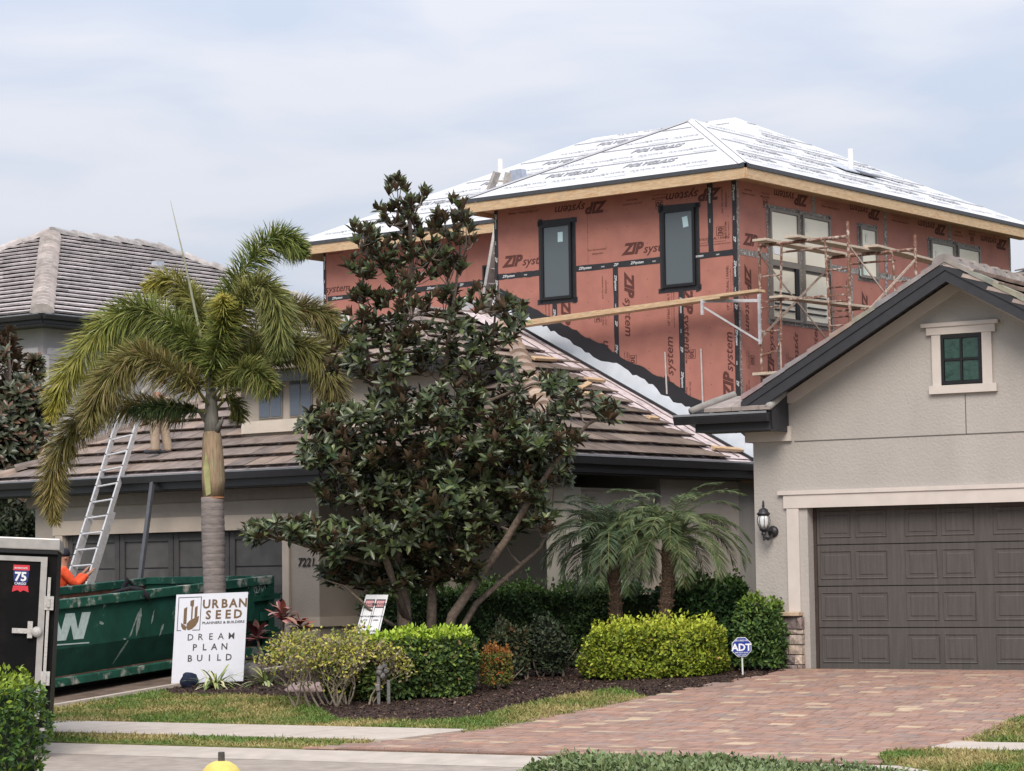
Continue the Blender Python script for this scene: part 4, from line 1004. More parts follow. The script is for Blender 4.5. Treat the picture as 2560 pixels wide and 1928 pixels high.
# eave return on the left corner: little tiled hood with its gutter
MB().fbox(R, 1.36, .24, -.50, -.02, 3.62, 3.70).build('return_soffit', M_RBK, rh)
MB().fbox(R, 1.36, .24, -.50, -.47, 3.70, 3.86).build('return_fascia', M_RBK, rh)
P = [R.W(.235, -.50, 3.60), R.W(.235, -.0, 3.60), R.W(.235, -.0, 4.10), R.W(.235, -.50, 3.86)]
MB().prism(P, -R.u*-.03).build('return_end_board', M_RBK, rh)
P = [R.W(1.36, -.50, 3.86), R.W(.24, -.50, 3.86), R.W(.24, -.0, 4.06), R.W(1.0, -.0, 4.06)]
MB().prism(P, Vector((0, 0, .03))).build('return_deck', M_RBK, rh)
x = 1.20
while x > .30:
    wt = min(.40, x-.24); col = random.choice([(.30, .255, .23), (.27, .23, .21)])
    P = [R.W(x, -.55, 3.93), R.W(x-wt+.006, -.55, 3.93), R.W(x-wt+.006, -.05, 4.11), R.W(min(x, .95), -.05, 4.11)]
    MB().prism(P, Vector((0, 0, -.05)), 0, col).build('return_tile', M_TILE, rh); x -= wt
MB().tube([R.W(1.42, -.52, 3.90), R.W(1.25, -.30, 4.0), R.W(1.0, -.02, 4.13)], [.05, .06, .055], 10, 0, (.26, .245, .23)).build('return_hip_cap', M_TILE, rh, smooth=True)
MB().tube([R.W(.27, -.55, 3.91), R.W(.27, -.02, 4.13)], [.05, .05], 8, 0, (.33, .32, .31)).build('return_end_cap', M_TILE, rh, smooth=True)
gutter(R.W(1.62, -.51, 3.84), R.W(.26, -.51, 3.84), -R.v, rh)
for ux in (1.05, .62): MB().fbox(R, ux, ux+.05, -.60, -.505, 3.835, 3.87).build('gutter_bracket', M_GUTLIP, rh)
MB().fbox(R, UL+.08, .19, -.05, -.003, 3.485, 3.68).build('frieze_block', M_RTR, rh)
MB().fbox(R, UL+.02, UL+.10, -.04, 1.0, 3.485, 3.68).build('frieze_block', M_RTR, rh)
# stone pier at the foot: individual veneer stones
M_STN = mat('ledge_stone', (.3, .25, .22), rough=.95, var=.35, scale=9, attr=True, bump=.9, bscale=18, bdist=.03)
z = .46
rs = random.Random(4)
while z < 1.18:
    hh = min(rs.choice((.07, .10, .13, .16)), 1.19-z); u = .78
    while u > .10:
        ww = min(rs.uniform(.14, .34), u-.07); dpt = rs.uniform(.07, .115); c = rs.choice([(.27, .21, .19), (.36, .30, .26), (.20, .165, .16), (.42, .34, .28), (.30, .27, .26)])
        g = .006; a, b = u-g, u-ww+g
        fr = [R.W(a, -dpt+rs.uniform(-.01, .01), z+g), R.W(b, -dpt+rs.uniform(-.01, .01), z+g), R.W(b, -dpt+rs.uniform(-.012, .012), z+hh-g), R.W(a, -dpt+rs.uniform(-.012, .012), z+hh-g)]
        bk = [R.W(a, -.003, z+g), R.W(b, -.003, z+g), R.W(b, -.003, z+hh-g), R.W(a, -.003, z+hh-g)]
        ctr = sum(fr, Vector())/4-R.v*rs.uniform(.005, .03)
        MB().add(fr+bk+[ctr], [(0, 1, 8), (1, 2, 8), (2, 3, 8), (3, 0, 8), (1, 0, 4, 5), (2, 1, 5, 6), (3, 2, 6, 7), (0, 3, 7, 4)], 0, c).build('stone', M_STN, rh)
        u -= ww
    z += hh
MB().fbox(R, .80, .09, -.14, -.003, 1.192, 1.243).build('stone_cap', mat('sandstone_cap', (.50, .38, .27), rough=.9, var=.25, scale=8, bump=.4, bscale=30), rh, bevel=.008)
# black corrugated drain pipe on the ground
a = R.W(.95, -.28, .53); b = R.W(.30, -.24, .52); mb = MB(); P = []; rr_ = []
for i in range(25): P.append(a+(b-a)*i/24); rr_.append(.05+.008*(i % 2))
mb.tube(P, rr_, 10); o = mb.build('drain_pipe', M_BLK); o['label'] = 'black corrugated drain pipe lying at the foot of the stone pier'; o['category'] = 'pipe'
# coach lantern
lc = R.onv(1909, 1300, -.2); lp = R.W(lc[0], -.20, 2.36)
lamp = thing('wall_lantern', 'black coach lantern with clear glass mounted on the stucco wall left of the garage door', 'lamp', R.W(lc[0]-.12, -.02, 2.3))
M_IRON = mat('cast_iron', (.018, .018, .022), rough=.45, var=.2, scale=20, spec=.5)
l0 = R.W(lc[0], -.20, 0)
MB().lathe(l0+Vector((0, 0, 2.315)), [(.025, -.02), (.05, .0), (.06, .015), (.055, .03)], 12).build('glass_holder', M_IRON, lamp, smooth=True)
MB().lathe(l0+Vector((0, 0, 2.345)), [(.052, 0), (.072, .05), (.080, .10), (.072, .145), (.060, .165)], 16).build('glass', mat('lantern_glass', (.62, .64, .65), rough=.15, var=.15, scale=9, spec=.6), lamp, smooth=True)
for k in range(8):
    an = k*math.pi/4; d = Vector((math.cos(an), math.sin(an), 0)); MB().tube([l0+d*.056+Vector((0, 0, 2.345)), l0+d*.077+Vector((0, 0, 2.395)), l0+d*.085+Vector((0, 0, 2.445)), l0+d*.077+Vector((0, 0, 2.49)), l0+d*.064+Vector((0, 0, 2.512))], .0045, 5).build('rib', M_IRON, lamp)
MB().lathe(l0+Vector((0, 0, 2.505)), [(.068, 0), (.088, .022), (.090, .030), (.066, .052), (.058, .082), (.034, .098), (.018, .104), (.014, .12), (.022, .132), (.012, .145), (.020, .158), (.010, .17), (.016, .182), (.004, .205)], 14).build('cap', M_IRON, lamp, smooth=True)
MB().lathe(l0+Vector((0, 0, 2.18)), [(.004, 0), (.018, .012), (.008, .03), (.022, .045), (.014, .06), (.04, .09), (.03, .10), (.028, .125)], 12).build('finial', M_IRON, lamp, smooth=True)
mb = MB(); mb.tube([l0+Vector((0, 0, 2.24)), l0+R.v*.06-R.u*.03+Vector((0, 0, 2.20)), l0+R.v*.12-R.u*.05+Vector((0, 0, 2.23)), l0+R.v*.17-R.u*.05+Vector((0, 0, 2.30))], [.018, .022, .022, .018], 8)
mb.tube([l0+Vector((0, 0, 2.30))-R.u*.03, l0+R.v*.07-R.u*.06+Vector((0, 0, 2.32)), l0+R.v*.15-R.u*.06+Vector((0, 0, 2.27))], .010, 6); mb.build('bracket_arm', M_IRON, lamp, smooth=True)
MB().lathe(R.W(lc[0]-.045, -.002, 2.30), [(.075, 0), (.078, .015), (.05, .04), (.02, .05)], 14, axis=-R.v).build('wall_plate', M_IRON, lamp, smooth=True)

# ================================================================ NEIGHBOUR HOUSE (left, behind)
nb = atD(105, 783, 58.0); NH = Frame((nb.x, nb.y), math.radians(36)); ze = nb.z
nh = thing('neighbour_house', 'pale grey two storey house with ribbed grey tile roof behind the foxtail palm', 'house', NH.W(5, 5, .4))
A_ = 6.0; PN = .5; run = A_
def nw(u, v, z): return NH.W(u, v, z)
sN1 = (NH.v+Vector((0, 0, PN))).normalized(); sN2 = (NH.u+Vector((0, 0, PN))).normalized(); qn = math.sqrt(1+PN*PN)
NC = [(.50, .465, .46), (.48, .445, .44), (.52, .48, .475), (.46, .43, .425)]
LV = 16.0
mb = MB(); zt2 = ze+PN*A_
mb.add([nw(0, 0, ze), nw(12, 0, ze), nw(6, 6, zt2), nw(0, LV, ze), nw(6, LV-6, zt2), nw(12, LV, ze)], [(0, 1, 2), (0, 2, 4, 3), (1, 5, 4, 2), (5, 3, 4)]); mb.build('roof_deck', mat('grey_felt', (.20, .19, .19), rough=.95), nh)
t1 = tile_plane(nw(0, 0, ze), NH.u, sN1, [(0, 0), (12, 0), (6, 6*qn)], .66, .335, .015, .085, NC, .052)
t2 = tile_plane(nw(0, 0, ze), NH.v, sN2, [(0, 0), (LV, 0), (LV-6, 6*qn), (6, 6*qn)], .66, .335, .015, .085, NC, .052)
place_tiles(nh, t1+t2, M_TILE, 220)
caps(nh, nw(-.02, -.02, ze+.03), nw(6, 6, zt2+.05), M_TILE, [(.50, .455, .44), (.46, .425, .41)], ln=.335, r=.25, drop=.04)
caps(nh, nw(6, 6, zt2+.05), nw(6, LV-6, zt2+.05), M_TILE, [(.36, .34, .33)], ln=.8, r=.20)
caps(nh, nw(6, LV-6, zt2+.05), nw(0, LV, ze+.05), M_TILE, [(.36, .34, .33)], ln=.8, r=.20)
caps(nh, nw(6, 6, zt2+.05), nw(12, 0, ze+.05), M_TILE, [(.40, .37, .36)], ln=.8, r=.20)
mb = MB(); mb.fbox(NH, 0, 12, -.02, .02, ze-.22, ze-.01); mb.build('fascia', M_BLK, nh); mb = MB(); mb.fbox(NH, -.02, .02, .03, LV, ze-.22, ze-.01); mb.build('fascia', M_BLK, nh)
gutter(nw(-.03, -.03, ze-.02), nw(12, -.03, ze-.02), -NH.v, nh); gutter(nw(-.03, -.03, ze-.02), nw(-.03, LV, ze-.02), -NH.u, nh)
M_NW = mat('pale_grey_render', (.36, .345, .345), rough=.95, var=.06, scale=2, bump=.3, bscale=30); M_NT = mat('white_grey_trim', (.52, .50, .51), rough=.8, var=.05); M_LAP = mat('lap_siding_grey', (.42, .40, .40), rough=.85, var=.06)
mb = MB(); mb.fbox(NH, .6, 11.4, .6, LV-.6, .3, ze-.2); mb.build('wall', M_NW, nh)
mb = MB(); mb.fbox(NH, .02, 12, .02, .6, ze-.26, ze-.22); mb.fbox(NH, .02, .6, .6, LV, ze-.26, ze-.22); mb.build('soffit', M_BLK, nh)
MB().fbox(NH, .52, .72, .52, .72, .3, ze-.9).build('corner_trim', M_NT, nh)
zz_ = ze-3.6
while zz_ < ze-.9:
    MB().fbox(NH, .74, 3.4, .55, .598, zz_, zz_+.19).build('lap_board', M_LAP, nh); MB().fbox(NH, .55, .598, .74, 3.4, zz_, zz_+.19).build('lap_board', M_LAP, nh); zz_ += .20
MB().fbox(NH, .54, .60, .72, 3.45, ze-.88, ze-.72).build('frieze', M_NT, nh)
MB().fbox(NH, .72, 3.45, .54, .60, ze-.88, ze-.72).build('frieze', M_NT, nh)
p = NH.onu(402, 672, 0); 
r_ = ray(396, 672); nV = (Vector((0, 0, 1))-NH.u*PN).normalized(); tt_ = (nw(0, 0, ze)-CAM).dot(nV)/r_.dot(nV); pv = NH.loc(CAM+r_*tt_)
MB().fbox(NH, pv[0]-.08, pv[0]+.12, pv[1]-.14, pv[1]+.14, pv[2]-.05, pv[2]+.20).build('roof_vent', mat('vent_grey', (.36, .39, .44), rough=.6), nh)
# slice of another dark roof beyond the garage ridge on the far right
fr_ = atD(2490, 700, 52.0); FH = Frame((fr_.x, fr_.y), math.radians(31))
fh = thing('far_house', 'dark brown roof corner of a further house at the right edge above the garage ridge', 'house', FH.W(-3, 2, .4))
mb = MB(); z0 = fr_.z
mb.add([FH.W(0, 0, z0), FH.W(-9, 0, z0), FH.W(-4.5, 4.5, z0+2.2), FH.W(0, 9, z0), FH.W(-9, 9, z0)], [(0, 2, 1), (0, 3, 2), (1, 2, 4), (3, 4, 2)]); mb.build('roof', M_BLK, fh)
tf_ = tile_plane(FH.W(0, 0, z0), -FH.u, (FH.v+Vector((0, 0, .49))).normalized(), [(0, 0), (9, 0), (4.5, 4.5*1.11)], .33, .34, .01, .06, [(.22, .17, .15), (.18, .15, .13)])
mb = MB()
for t in tf_: mb.add(t[1], t[2], 0, t[3])
mb.build('roof_tile_field', M_TILE, fh, kind='stuff')
MB().fbox(FH, .02, -9, -.06, -.01, z0-.28, z0).build('gutter', M_GUT, fh); MB().fbox(FH, -.4, -8.6, .5, 8.5, .3, z0-.1).build('wall', M_NW, fh)

# ================================================================ SCAFFOLD
sc_ = thing('scaffold', 'rusty tubular frame scaffold with cross braces standing against the right face of the red storey', 'scaffold', H.W(-1, 1, .48))
M_RUST = mat('rusty_tube', (.19, .095, .065), rough=.85, var=.3, scale=16, col2=(.45, .38, .33), mixlo=.50, mixhi=.60, bump=.3, bscale=60)
M_BRACE = mat('brace_tube', (.42, .33, .27), rough=.8, var=.25, scale=14, col2=(.20, .13, .10), mixlo=.55, mixhi=.7)
M_GALV = mat('galvanised_bracket', (.48, .48, .50), rough=.5, var=.15, scale=10)
M_PLK = mat('weathered_plank', (.50, .42, .33), rough=.9, var=.2, scale=4, stretch=(1, 1, 5), col2=(.36, .31, .26), mixlo=.5, mixhi=.7)
UI, UO = -.32, -1.95; V1, V2 = .14, 2.30
def frame(v, top, low, hook=False):
    MB().tube([H.W(UI, v, low), H.W(UI, v, top)], .024, 8).build('post', M_RUST, sc_)
    MB().tube([H.W(UO, v, low), H.W(UO, v, top+.22)], .024, 8).build('post', M_RUST, sc_)
    MB().tube([H.W(UI, v, top-.02), H.W(UO, v, top-.02)], .026, 8).build('ledger', M_RUST, sc_)
    MB().tube([H.W(UI-.40, v, top-.16), H.W(UO+.36, v, top-.16)], .018, 8).build('ledger', M_RUST, sc_)
    # walk-through legs either side with rungs
    for s, uo in ((-1, UI), (1, UO)):
        ui = uo+s*.40
        MB().tube([H.W(ui+s*.02, v, top-.03), H.W(ui-s*.02, v, top-.9), H.W(ui-s*.03, v, top-1.55), H.W(ui-s*.12, v, top-1.72), H.W(uo, v, top-1.78)], .019, 8).build('walkthrough_leg', M_RUST, sc_)
        for z in (.52, 1.02, 1.40): MB().tube([H.W(uo, v, top-z), H.W(ui-s*.01, v, top-z)], .015, 6).build('rung', M_RUST, sc_)
TOP = 6.98
frame(V1, TOP, .48); frame(V2, TOP, .48)
def lower(v):
    t2_ = TOP-1.93
    MB().tube([H.W(UI, v, t2_), H.W(UO, v, t2_)], .024, 8).build('ledger', M_RUST, sc_)
    for s, uo in ((-1, UI), (1, UO)):
        ui = uo+s*.40; MB().tube([H.W(ui, v, t2_), H.W(ui, v, t2_-1.6), H.W(uo, v, t2_-1.75)], .019, 8).build('walkthrough_leg', M_RUST, sc_)
lower(V2)
for u in (UI, UO):
    MB().bar(H.W(u, V1, TOP-.15), H.W(u, V2, TOP-1.45), .028, .012, up=H.u).build('cross_brace', M_BRACE, sc_)
    MB().bar(H.W(u, V1-.02, TOP-1.50), H.W(u, V2-.02, TOP-.20), .040, .012, up=H.u).build('cross_brace', M_BRACE, sc_)
# side bracket carrying the long plank in front of the left face
zb_ = TOP-.90
bx0 = H.W(UI-.0, V1-.03, zb_)
MB().bar(H.W(UI, V1-.03, zb_), H.W(UI+.70, V1-.62, zb_), .03, .05).build('bracket', M_GALV, sc_)
MB().bar(H.W(UI, V1-.035, zb_+.1), H.W(UI, V1-.035, zb_-.70), .035, .04, up=H.u).build('bracket', M_GALV, sc_)
MB().bar(H.W(UI, V1-.035, zb_-.66), H.W(UI+.68, V1-.60, zb_-.10), .03, .03).build('bracket', M_GALV, sc_)
MB().bar(H.W(UI+.70, V1-.62, zb_+.03), H.W(UI+.70, V1-.62, zb_-.22), .035, .04, up=H.u).build('bracket', M_GALV, sc_)
MB().tube([H.W(UI, V1, 4.85), H.W(UI-.42, V1, 4.85)], .02, 8).build('rung', M_RUST, sc_)
MB().tube([H.W(UI-.36, V1-.0, 4.87), H.W(UI-.36, V1, 5.45)], .012, 6).build('guard_pin', M_BRACE, sc_)
def plank(a, b, wd, th, label, m=M_PLK, group='scaffold planks', nm='plank'):
    o = MB().bar(a, b, wd, th).build(nm, m, bevel=.004); o['label'] = label; o['category'] = 'plank'; o['group'] = group; return o
plank(H.W(UI-.22, V1-.35, TOP+.025), H.W(UI-.22, V2+.30, TOP+.025), .25, .04, 'weathered plank on top of the scaffold nearest the red wall')
plank(H.W(UI-.78, V1-.30, TOP+.028), H.W(UI-.78, V2+.50, TOP+.028), .25, .04, 'weathered plank in the middle of the scaffold top, its blunt end toward the street')
plank(H.W(UI-.95, V2-.25, TOP+.072), H.W(UI-.70, V2+3.2, TOP+.03), .25, .04, 'long plank running from the scaffold top back past the narrow window')
plank(H.W(UI-.35, V1-.1, zb_+.03), H.W(UI-.55, V2+.9, zb_+.03), .25, .04, 'lower scaffold plank crossing the pair of tall windows')
MB().bar(H.W(UI-.0, V1, zb_-.02), H.W(UO, V1, zb_-.02), .03, .03).build('ledger', M_RUST, sc_); MB().bar(H.W(UI-.0, V2, zb_-.02), H.W(UO, V2, zb_-.02), .03, .03).build('ledger', M_RUST, sc_)
a = H.onv(1880, 722, -.46); b = H.onv(1296, 797, -.50)
plank(H.W(a[0]-.1, -.34, a[2]-.03), H.W(b[0]+.9, -.50, b[2]-.11), .24, .045, 'long double plank spanning in front of the red wall below its two windows', M_WOOD)
plank(H.W(a[0]+.6, -.36, a[2]-.03-.055), H.W(b[0]+.9, -.50, b[2]-.162), .24, .045, 'under plank of the long pair spanning in front of the red wall', M_WOOD)
plank(H.W(UI+.08, V1-.05, 4.90), H.W(UI-.50, V1-.05, 4.90), .22, .045, 'short plank seat low on the scaffold just above the charcoal barge board')
MB().box8([H.W(-1.72, 1.3, 5.68)+Vector(q) for q in ((0, 0, 0), (.04, 0, 0), (.04, .04, 0), (0, .04, 0), (.01, 0, .33), (.05, 0, .30), (.05, .04, .3), (.01, .04, .33))]).build('red_rag', mat('red_cloth', (.5, .02, .03)), sc_)

# ================================================================ LOOSE TIMBERS AND ROOF FITTINGS
def onB(px, py):   # point of the lower right roof plane under a pixel
    r = ray(px, py); n_ = nB; p0_ = H.W(EU0, EV, EZ); t = (p0_-CAM).dot(n_)/r.dot(n_); return CAM+r*t
def onA(px, py):
    n_ = (Vector((0, 0, 1))-H.v*PT).normalized(); r = ray(px, py); t = (H.W(EU0, EV, EZ)-CAM).dot(n_)/r.dot(n_); return CAM+r*t
for x0, y0, x1, y1, lab in ((1328, 906, 1384, 909, 'orange lumber block on the stripped tiles high beside the roof hip'), (1446, 980, 1470, 968, 'short pale lumber offcut behind the magnolia tip on the roof'),
                            (1460, 958, 1505, 962, 'flat lumber strip on the tiles above the short offcut'), (1455, 995, 1500, 996, 'lumber strip lying on the tiles below the short offcut'),
                            (1616, 1054, 1640, 1056, 'small wood chip wedge on the middle tiles'), (1778, 1130, 1850, 1136, 'fresh two by four lying on the bottom tiles near the neighbouring garage')):
    a, b = onB(x0, y0), onB(x1, y1); o = MB().bar(a+nB*.075, b+nB*.075, .09, .045 if x1-x0 > 30 else .04, up=nB).build('lumber_offcut', M_WOOD, bevel=.003)
    o['label'] = lab; o['category'] = 'lumber'; o['group'] = 'lumber offcuts on the tile roof'
def pipe(base, h, lab):
    o = MB().tube([base, base+Vector((0, 0, h))], .052, 12).build('vent_pipe', mat('pvc_white', (.74, .73, .72), rough=.4, var=.04), smooth=False); o['label'] = lab; o['category'] = 'pipe'; o['group'] = 'white vent pipes on the upper roof'; return o
p1_ = H.onv(1251, 472, 3.0); pipe(H.W(p1_[0], 3.0, p1_[2]-.1), .66, 'white vent pipe beside the ladder top on the left side of the upper roof')
p2_ = H.onu(2128, 436, .9); pb = H.W(.9, p2_[1], EZ2+.07+P2*(.9+OV)); pipe(pb-Vector((0, 0, .05)), .46, 'white vent pipe with grey flashing on the right slope of the upper roof')
mb = MB(); c = pb+nS*.015
mb.bar(c+H.v*.75+nS*.02, c-H.v*.45+nS*.02, .34, .02, up=nS); o = mb.build('pipe_flashing', mat('lead_flashing', (.40, .43, .49), rough=.5, var=.12, scale=6), bevel=.005); o['label'] = 'grey lead flashing sheet around the right vent pipe'; o['category'] = 'flashing'
MB().prism([c+H.v*.1+nS*.04, c+H.v*1.5-upS*.2+nS*.02, c+H.v*1.5-upS*.22+nS*.02, c-upS*.2+nS*.03], nS*.004).build('dark_sliver', M_BLK, o)  # near-black tapering sliver laid beside the flashing
# pack of roofing leaned at the ladder top
pk = H.onv(1272, 466, 2.6); pc = H.W(pk[0], 2.6, pk[2])
o = MB().prism([pc, pc-H.u*.36, pc-H.u*.28+Vector((0, 0, .30)), pc-H.u*.02+Vector((0, 0, .29))], H.v*.15).build('roofing_pack', mat('blue_grey_pack', (.30, .34, .42), rough=.7, var=.15, scale=8)); o['label'] = 'blue grey pack of roofing material leaning behind the ladder top'; o['category'] = 'roofing pack'
hk = MB().prism([H.W(*(lambda l: (l[0], l[1], l[2]))(H.onu(1903, 342, 3.2)))+Vector((0, 0, -.02))+q for q in (Vector((0, 0, 0)), H.v*.16, H.v*.02+Vector((0, 0, .14)))], H.u*.02).build('roof_bracket', M_BLK); hk['label'] = 'small dark metal bracket sticking up near the ridge'; hk['category'] = 'bracket'

# ================================================================ LADDERS
M_ALU = mat('aluminium', (.56, .56, .57), rough=.42, var=.12, scale=9, metal=.35)
M_ALUD = mat('aged_aluminium', (.42, .39, .365), rough=.55, var=.15, scale=9, metal=.2)
def ladder(base_l, base_r, top_l, top_r, lab, m, n, tips=True, group=None, rw=1.0):
    t = thing('extension_ladder', lab, 'ladder', (base_l+base_r)/2, group)
    d = (top_l-base_l).normalized(); sd_ = (base_r-base_l).normalized(); nn = d.cross(sd_).normalized()
    for a, b in ((base_l, top_l), (base_r, top_r)):
        MB().bar(a, b, .035*rw, .085*rw, up=nn).build('rail', m, t)
        MB().bar(a+nn*.075*rw, a.lerp(b, .62)+nn*.075*rw, .03*rw, .07*rw, up=nn).build('rail', m, t)
        MB().bar(b-d*.02, b+d*.16, .022, .05, up=nn).build('rail_tip', m, t)
        MB().bar(a-d*.05, a+d*.08, .06, .1, up=nn).build('foot', M_BLK, t)
    for i in range(1, n):
        f_ = i/n; p = base_l.lerp(top_l, f_); q = base_r.lerp(top_r, f_); MB().tube([p, q], .0165, 8).build('rung', m, t)
        for s in (p, q): MB().tube([s-nn*.046, s-nn*.038], .013, 6).build('bolt', M_BLKF, t)
    return t
gl = H.onv(249, 1200, -5.27); gr_ = H.onv(300, 1200, -5.27)
A1 = H.W(gl[0], -5.27, gl[2]); B1 = H.W(gr_[0], -5.27, gr_[2])
dn = Vector((0, 0, 0))-H.v*.42-Vector((0, 0, 1)); kk = (gl[2]-.46)
bl = A1+dn*kk; br = B1+dn*kk; upv = -dn; tl_ = A1+upv*.93; tr__ = B1+upv*1.02
ladder(bl, br, tl_, tr__, 'silver aluminium extension ladder leaning on the gutter above the garage door', M_ALU, 15)
# second ladder rising to the upper roof in the inner corner
a = H.onv(1204, 800, .9); b = H.onv(1236, 800, .9); zt3 = 9.05
q0 = H.onv(1204, 800, .75); q1 = H.onv(1237, 800, .75); r0 = H.onv(1255, 500, 1.60); r1 = H.onv(1290, 500, 1.60)
Lb, Rb, Lt, Rt = H.W(q0[0], .75, q0[2]), H.W(q1[0], .75, q1[2]), H.W(r0[0], 1.6, r0[2]), H.W(r1[0], 1.6, r1[2])
dd = (Lt-Lb).normalized(); ladder(Lb-dd*.2, Rb-dd*.2, Lt+dd*.12, Rt+dd*.12, 'aged ladder standing on the lower roof against the inner corner of the upper storey', M_ALUD, 9, rw=1.7)
tp0 = H.onv(1243, 430, 2.2); tpb = H.onv(1225, 476, 2.2); o = MB().bar(H.W(tpb[0], 2.2, tpb[2]), H.W(tp0[0], 2.2, tp0[2]), .06, .16, up=H.v).bar(H.W(tpb[0]-.38, 2.2, tpb[2]+.02), H.W(tp0[0]-.26, 2.2, tp0[2]-.04), .06, .14, up=H.v).bar(H.W(tpb[0]-.1, 2.2, tpb[2]+.16), H.W(tpb[0]-.45, 2.2, tpb[2]+.12), .03, .04, up=H.v).build('roof_hook', M_ALUD)
o['label'] = 'brownish ladder hook section lying over the left eave of the upper roof'; o['category'] = 'ladder hook'
# leaning downspout
a = H.onv(382, 1200, -5.2); b = H.onv(350, 1452, -5.9)
o = MB().bar(H.W(b[0], -5.9, b[2]), H.W(a[0], -5.2, a[2]), .075, .06, up=H.v).build('downspout', mat('downspout_grey', (.06, .063, .07), rough=.4, var=.15, spec=.5), bevel=.006); o['label'] = 'dark grey downspout slanting from the gutter past the garage door'; o['category'] = 'downspout'

# ================================================================ PAPER SCRAPS ON THE STRIPPED ROOF
for i, (x, y, s, lab) in enumerate(((1163, 760, .5, 'torn strip of white underlayment hanging below the ladder'), (1125, 797, .3, 'crumpled white underlayment scrap left of the ladder foot'), (1207, 813, .2, 'rounded white scrap showing through the magnolia'), (858, 795, .42, 'white underlayment scrap at the left end of the lower roof'), (1300, 873, .13, 'tiny white paper triangle on the tiles beside the flashing'))):
    v = .6 if i < 4 else -1.0; c = H.W(*[(l[0], v, l[2]) for l in (H.onv(x, y, v),)][0]) if i < 4 else onB(x, y)+nB*.1
    rnd = random.Random(i); P = [c+(-H.u*math.cos(t)+Vector((0, 0, 1))*math.sin(t)*.6)*s*rnd.uniform(.45, 1)*.6+H.v*rnd.uniform(-.1, .1) for t in np.linspace(0, 5.4, 7)]
    o = MB().add(P+[c-H.v*.05], [(k, (k+1) % 7, 7) for k in range(7)]).build('underlayment_scrap', M_UND); o['label'] = lab; o['category'] = 'scrap'; o['group'] = 'white underlayment scraps'
# ================================================================ DUMPSTER
q = S.v; dang = math.radians(27.5)
D0 = atD(128, 1721, 33.5); dv = Vector((math.sin(dang), math.cos(dang), 0)); du_ = Vector((-math.cos(dang), math.sin(dang), 0)); tilt = .055
class Tilt:
    def W(s, u, v, z): return D0+du_*u+(dv+Vector((0, 0, tilt)))*v+Vector((0, 0, z))
T_ = Tilt()
M_GRN = mat('dumpster_green', (.008, .062, .042), rough=.75, var=.25, scale=2.5, col2=(.25, .30, .27), mixlo=.635, mixhi=.70, bump=.2, bscale=25)
M_GRN2 = mat('dumpster_rim', (.012, .08, .053), rough=.75, var=.3, scale=3.5, col2=(.36, .36, .32), mixlo=.54, mixhi=.66)
M_RUSTIN = mat('rusty_inside', (.12, .052, .035), rough=.9, var=.35, scale=3, col2=(.40, .36, .31), mixlo=.56, mixhi=.66, bump=.3, bscale=20)
dp = thing('dumpster', 'green steel roll off dumpster with a white W standing behind the yard sign', 'dumpster', D0+Vector((0, 0, -.2)))
V0, V1_, WD, HT = -1.4, 5.35, 2.35, 1.16
mb = MB()
def tb(u0, u1, v0, v1, z0, z1, mb=None):
    mb = mb or MB(); a = [T_.W(u1, v0, z0), T_.W(u0, v0, z0), T_.W(u0, v1, z0), T_.W(u1, v1, z0)]; b = [T_.W(u1, v0, z1), T_.W(u0, v0, z1), T_.W(u0, v1, z1), T_.W(u1, v1, z1)]
    return mb.box8(a+b)
# near side wall: upper face upright, lower part sloping inward
mb = MB()
prof = [(0.0, HT-.12), (0.0, .50), (.16, .10), (.16, .0), (.22, .0), (.22, .1), (.06, .50), (.06, HT-.12)]
P = [T_.W(u, V0, z) for u, z in prof]; mb.prism(P, (dv+Vector((0, 0, tilt)))*(V1_-V0)); mb.build('side_wall', M_GRN, dp)
tb(WD, WD-.05, V0, V1_, .1, HT-.1).build('side_wall', M_GRN, dp)
tb(WD-.051, WD-.056, V0, V1_, .2, HT-.02).build('inner_lining', M_RUSTIN, dp)
tb(.061, .066, V0, V1_, .4, HT-.1).build('inner_lining', M_RUSTIN, dp)
tb(.02, WD, V1_-.05, V1_, .1, HT-.08).build('end_wall', M_GRN, dp); tb(.02, WD, V0, V0+.05, .1, HT-.08).build('door', M_GRN, dp)
tb(.1, WD-.1, V0, V1_, .06, .12).build('floor', M_RUSTIN, dp)
tb(-.05, .07, V0-.02, V1_+.02, HT-.13, HT).build('top_rail', M_GRN2, dp, bevel=.012); tb(WD-.07, WD+.05, V0-.02, V1_+.02, HT-.13, HT-.01).build('top_rail', M_GRN2, dp, bevel=.012)
tb(.08, WD-.08, V1_-.08, V1_+.03, HT-.10, HT).build('top_rail', M_GRN2, dp)
tb(-.02, .14, V0, V1_-.05, .0, .11).build('bottom_rail', M_GRN2, dp, bevel=.01)
tb(-.04, .08, V1_-.14, V1_+.02, .0, HT-.13).build('corner_post', M_GRN, dp); tb(-.035, .03, V1_-.62, V1_-.52, .52, HT-.14).build('corner_post', M_GRN, dp)
for z in (.30, .80): tb(-.06, .0, V1_-.55, V1_+.16, z, z+.08).build('hinge_bar', M_GRN, dp)
for z in (.5, .86): tb(-.07, -.02, V1_-.35, V1_-.15, z, z+.12).build('latch', M_GRN, dp)
for u in (.55, 1.75): tb(u, u+.12, V0, V1_, -.16, .06).build('skid_rail', M_BLK, dp)
for v in (V0+.3, V1_-.5):
    for u in (.35, 1.9): MB().tube([T_.W(u, v, -.11), T_.W(u+.16, v, -.11)], .11, 14).build('roller', M_BLK, dp)
M_WM = mat('white_logo', (.46, .56, .54), rough=.7, var=.12, scale=12, col2=(.10, .22, .17), mixlo=.66, mixhi=.72)
tr = (dv+Vector((0, 0, tilt))); c_ = T_.W(-.003, 1.05, .60)
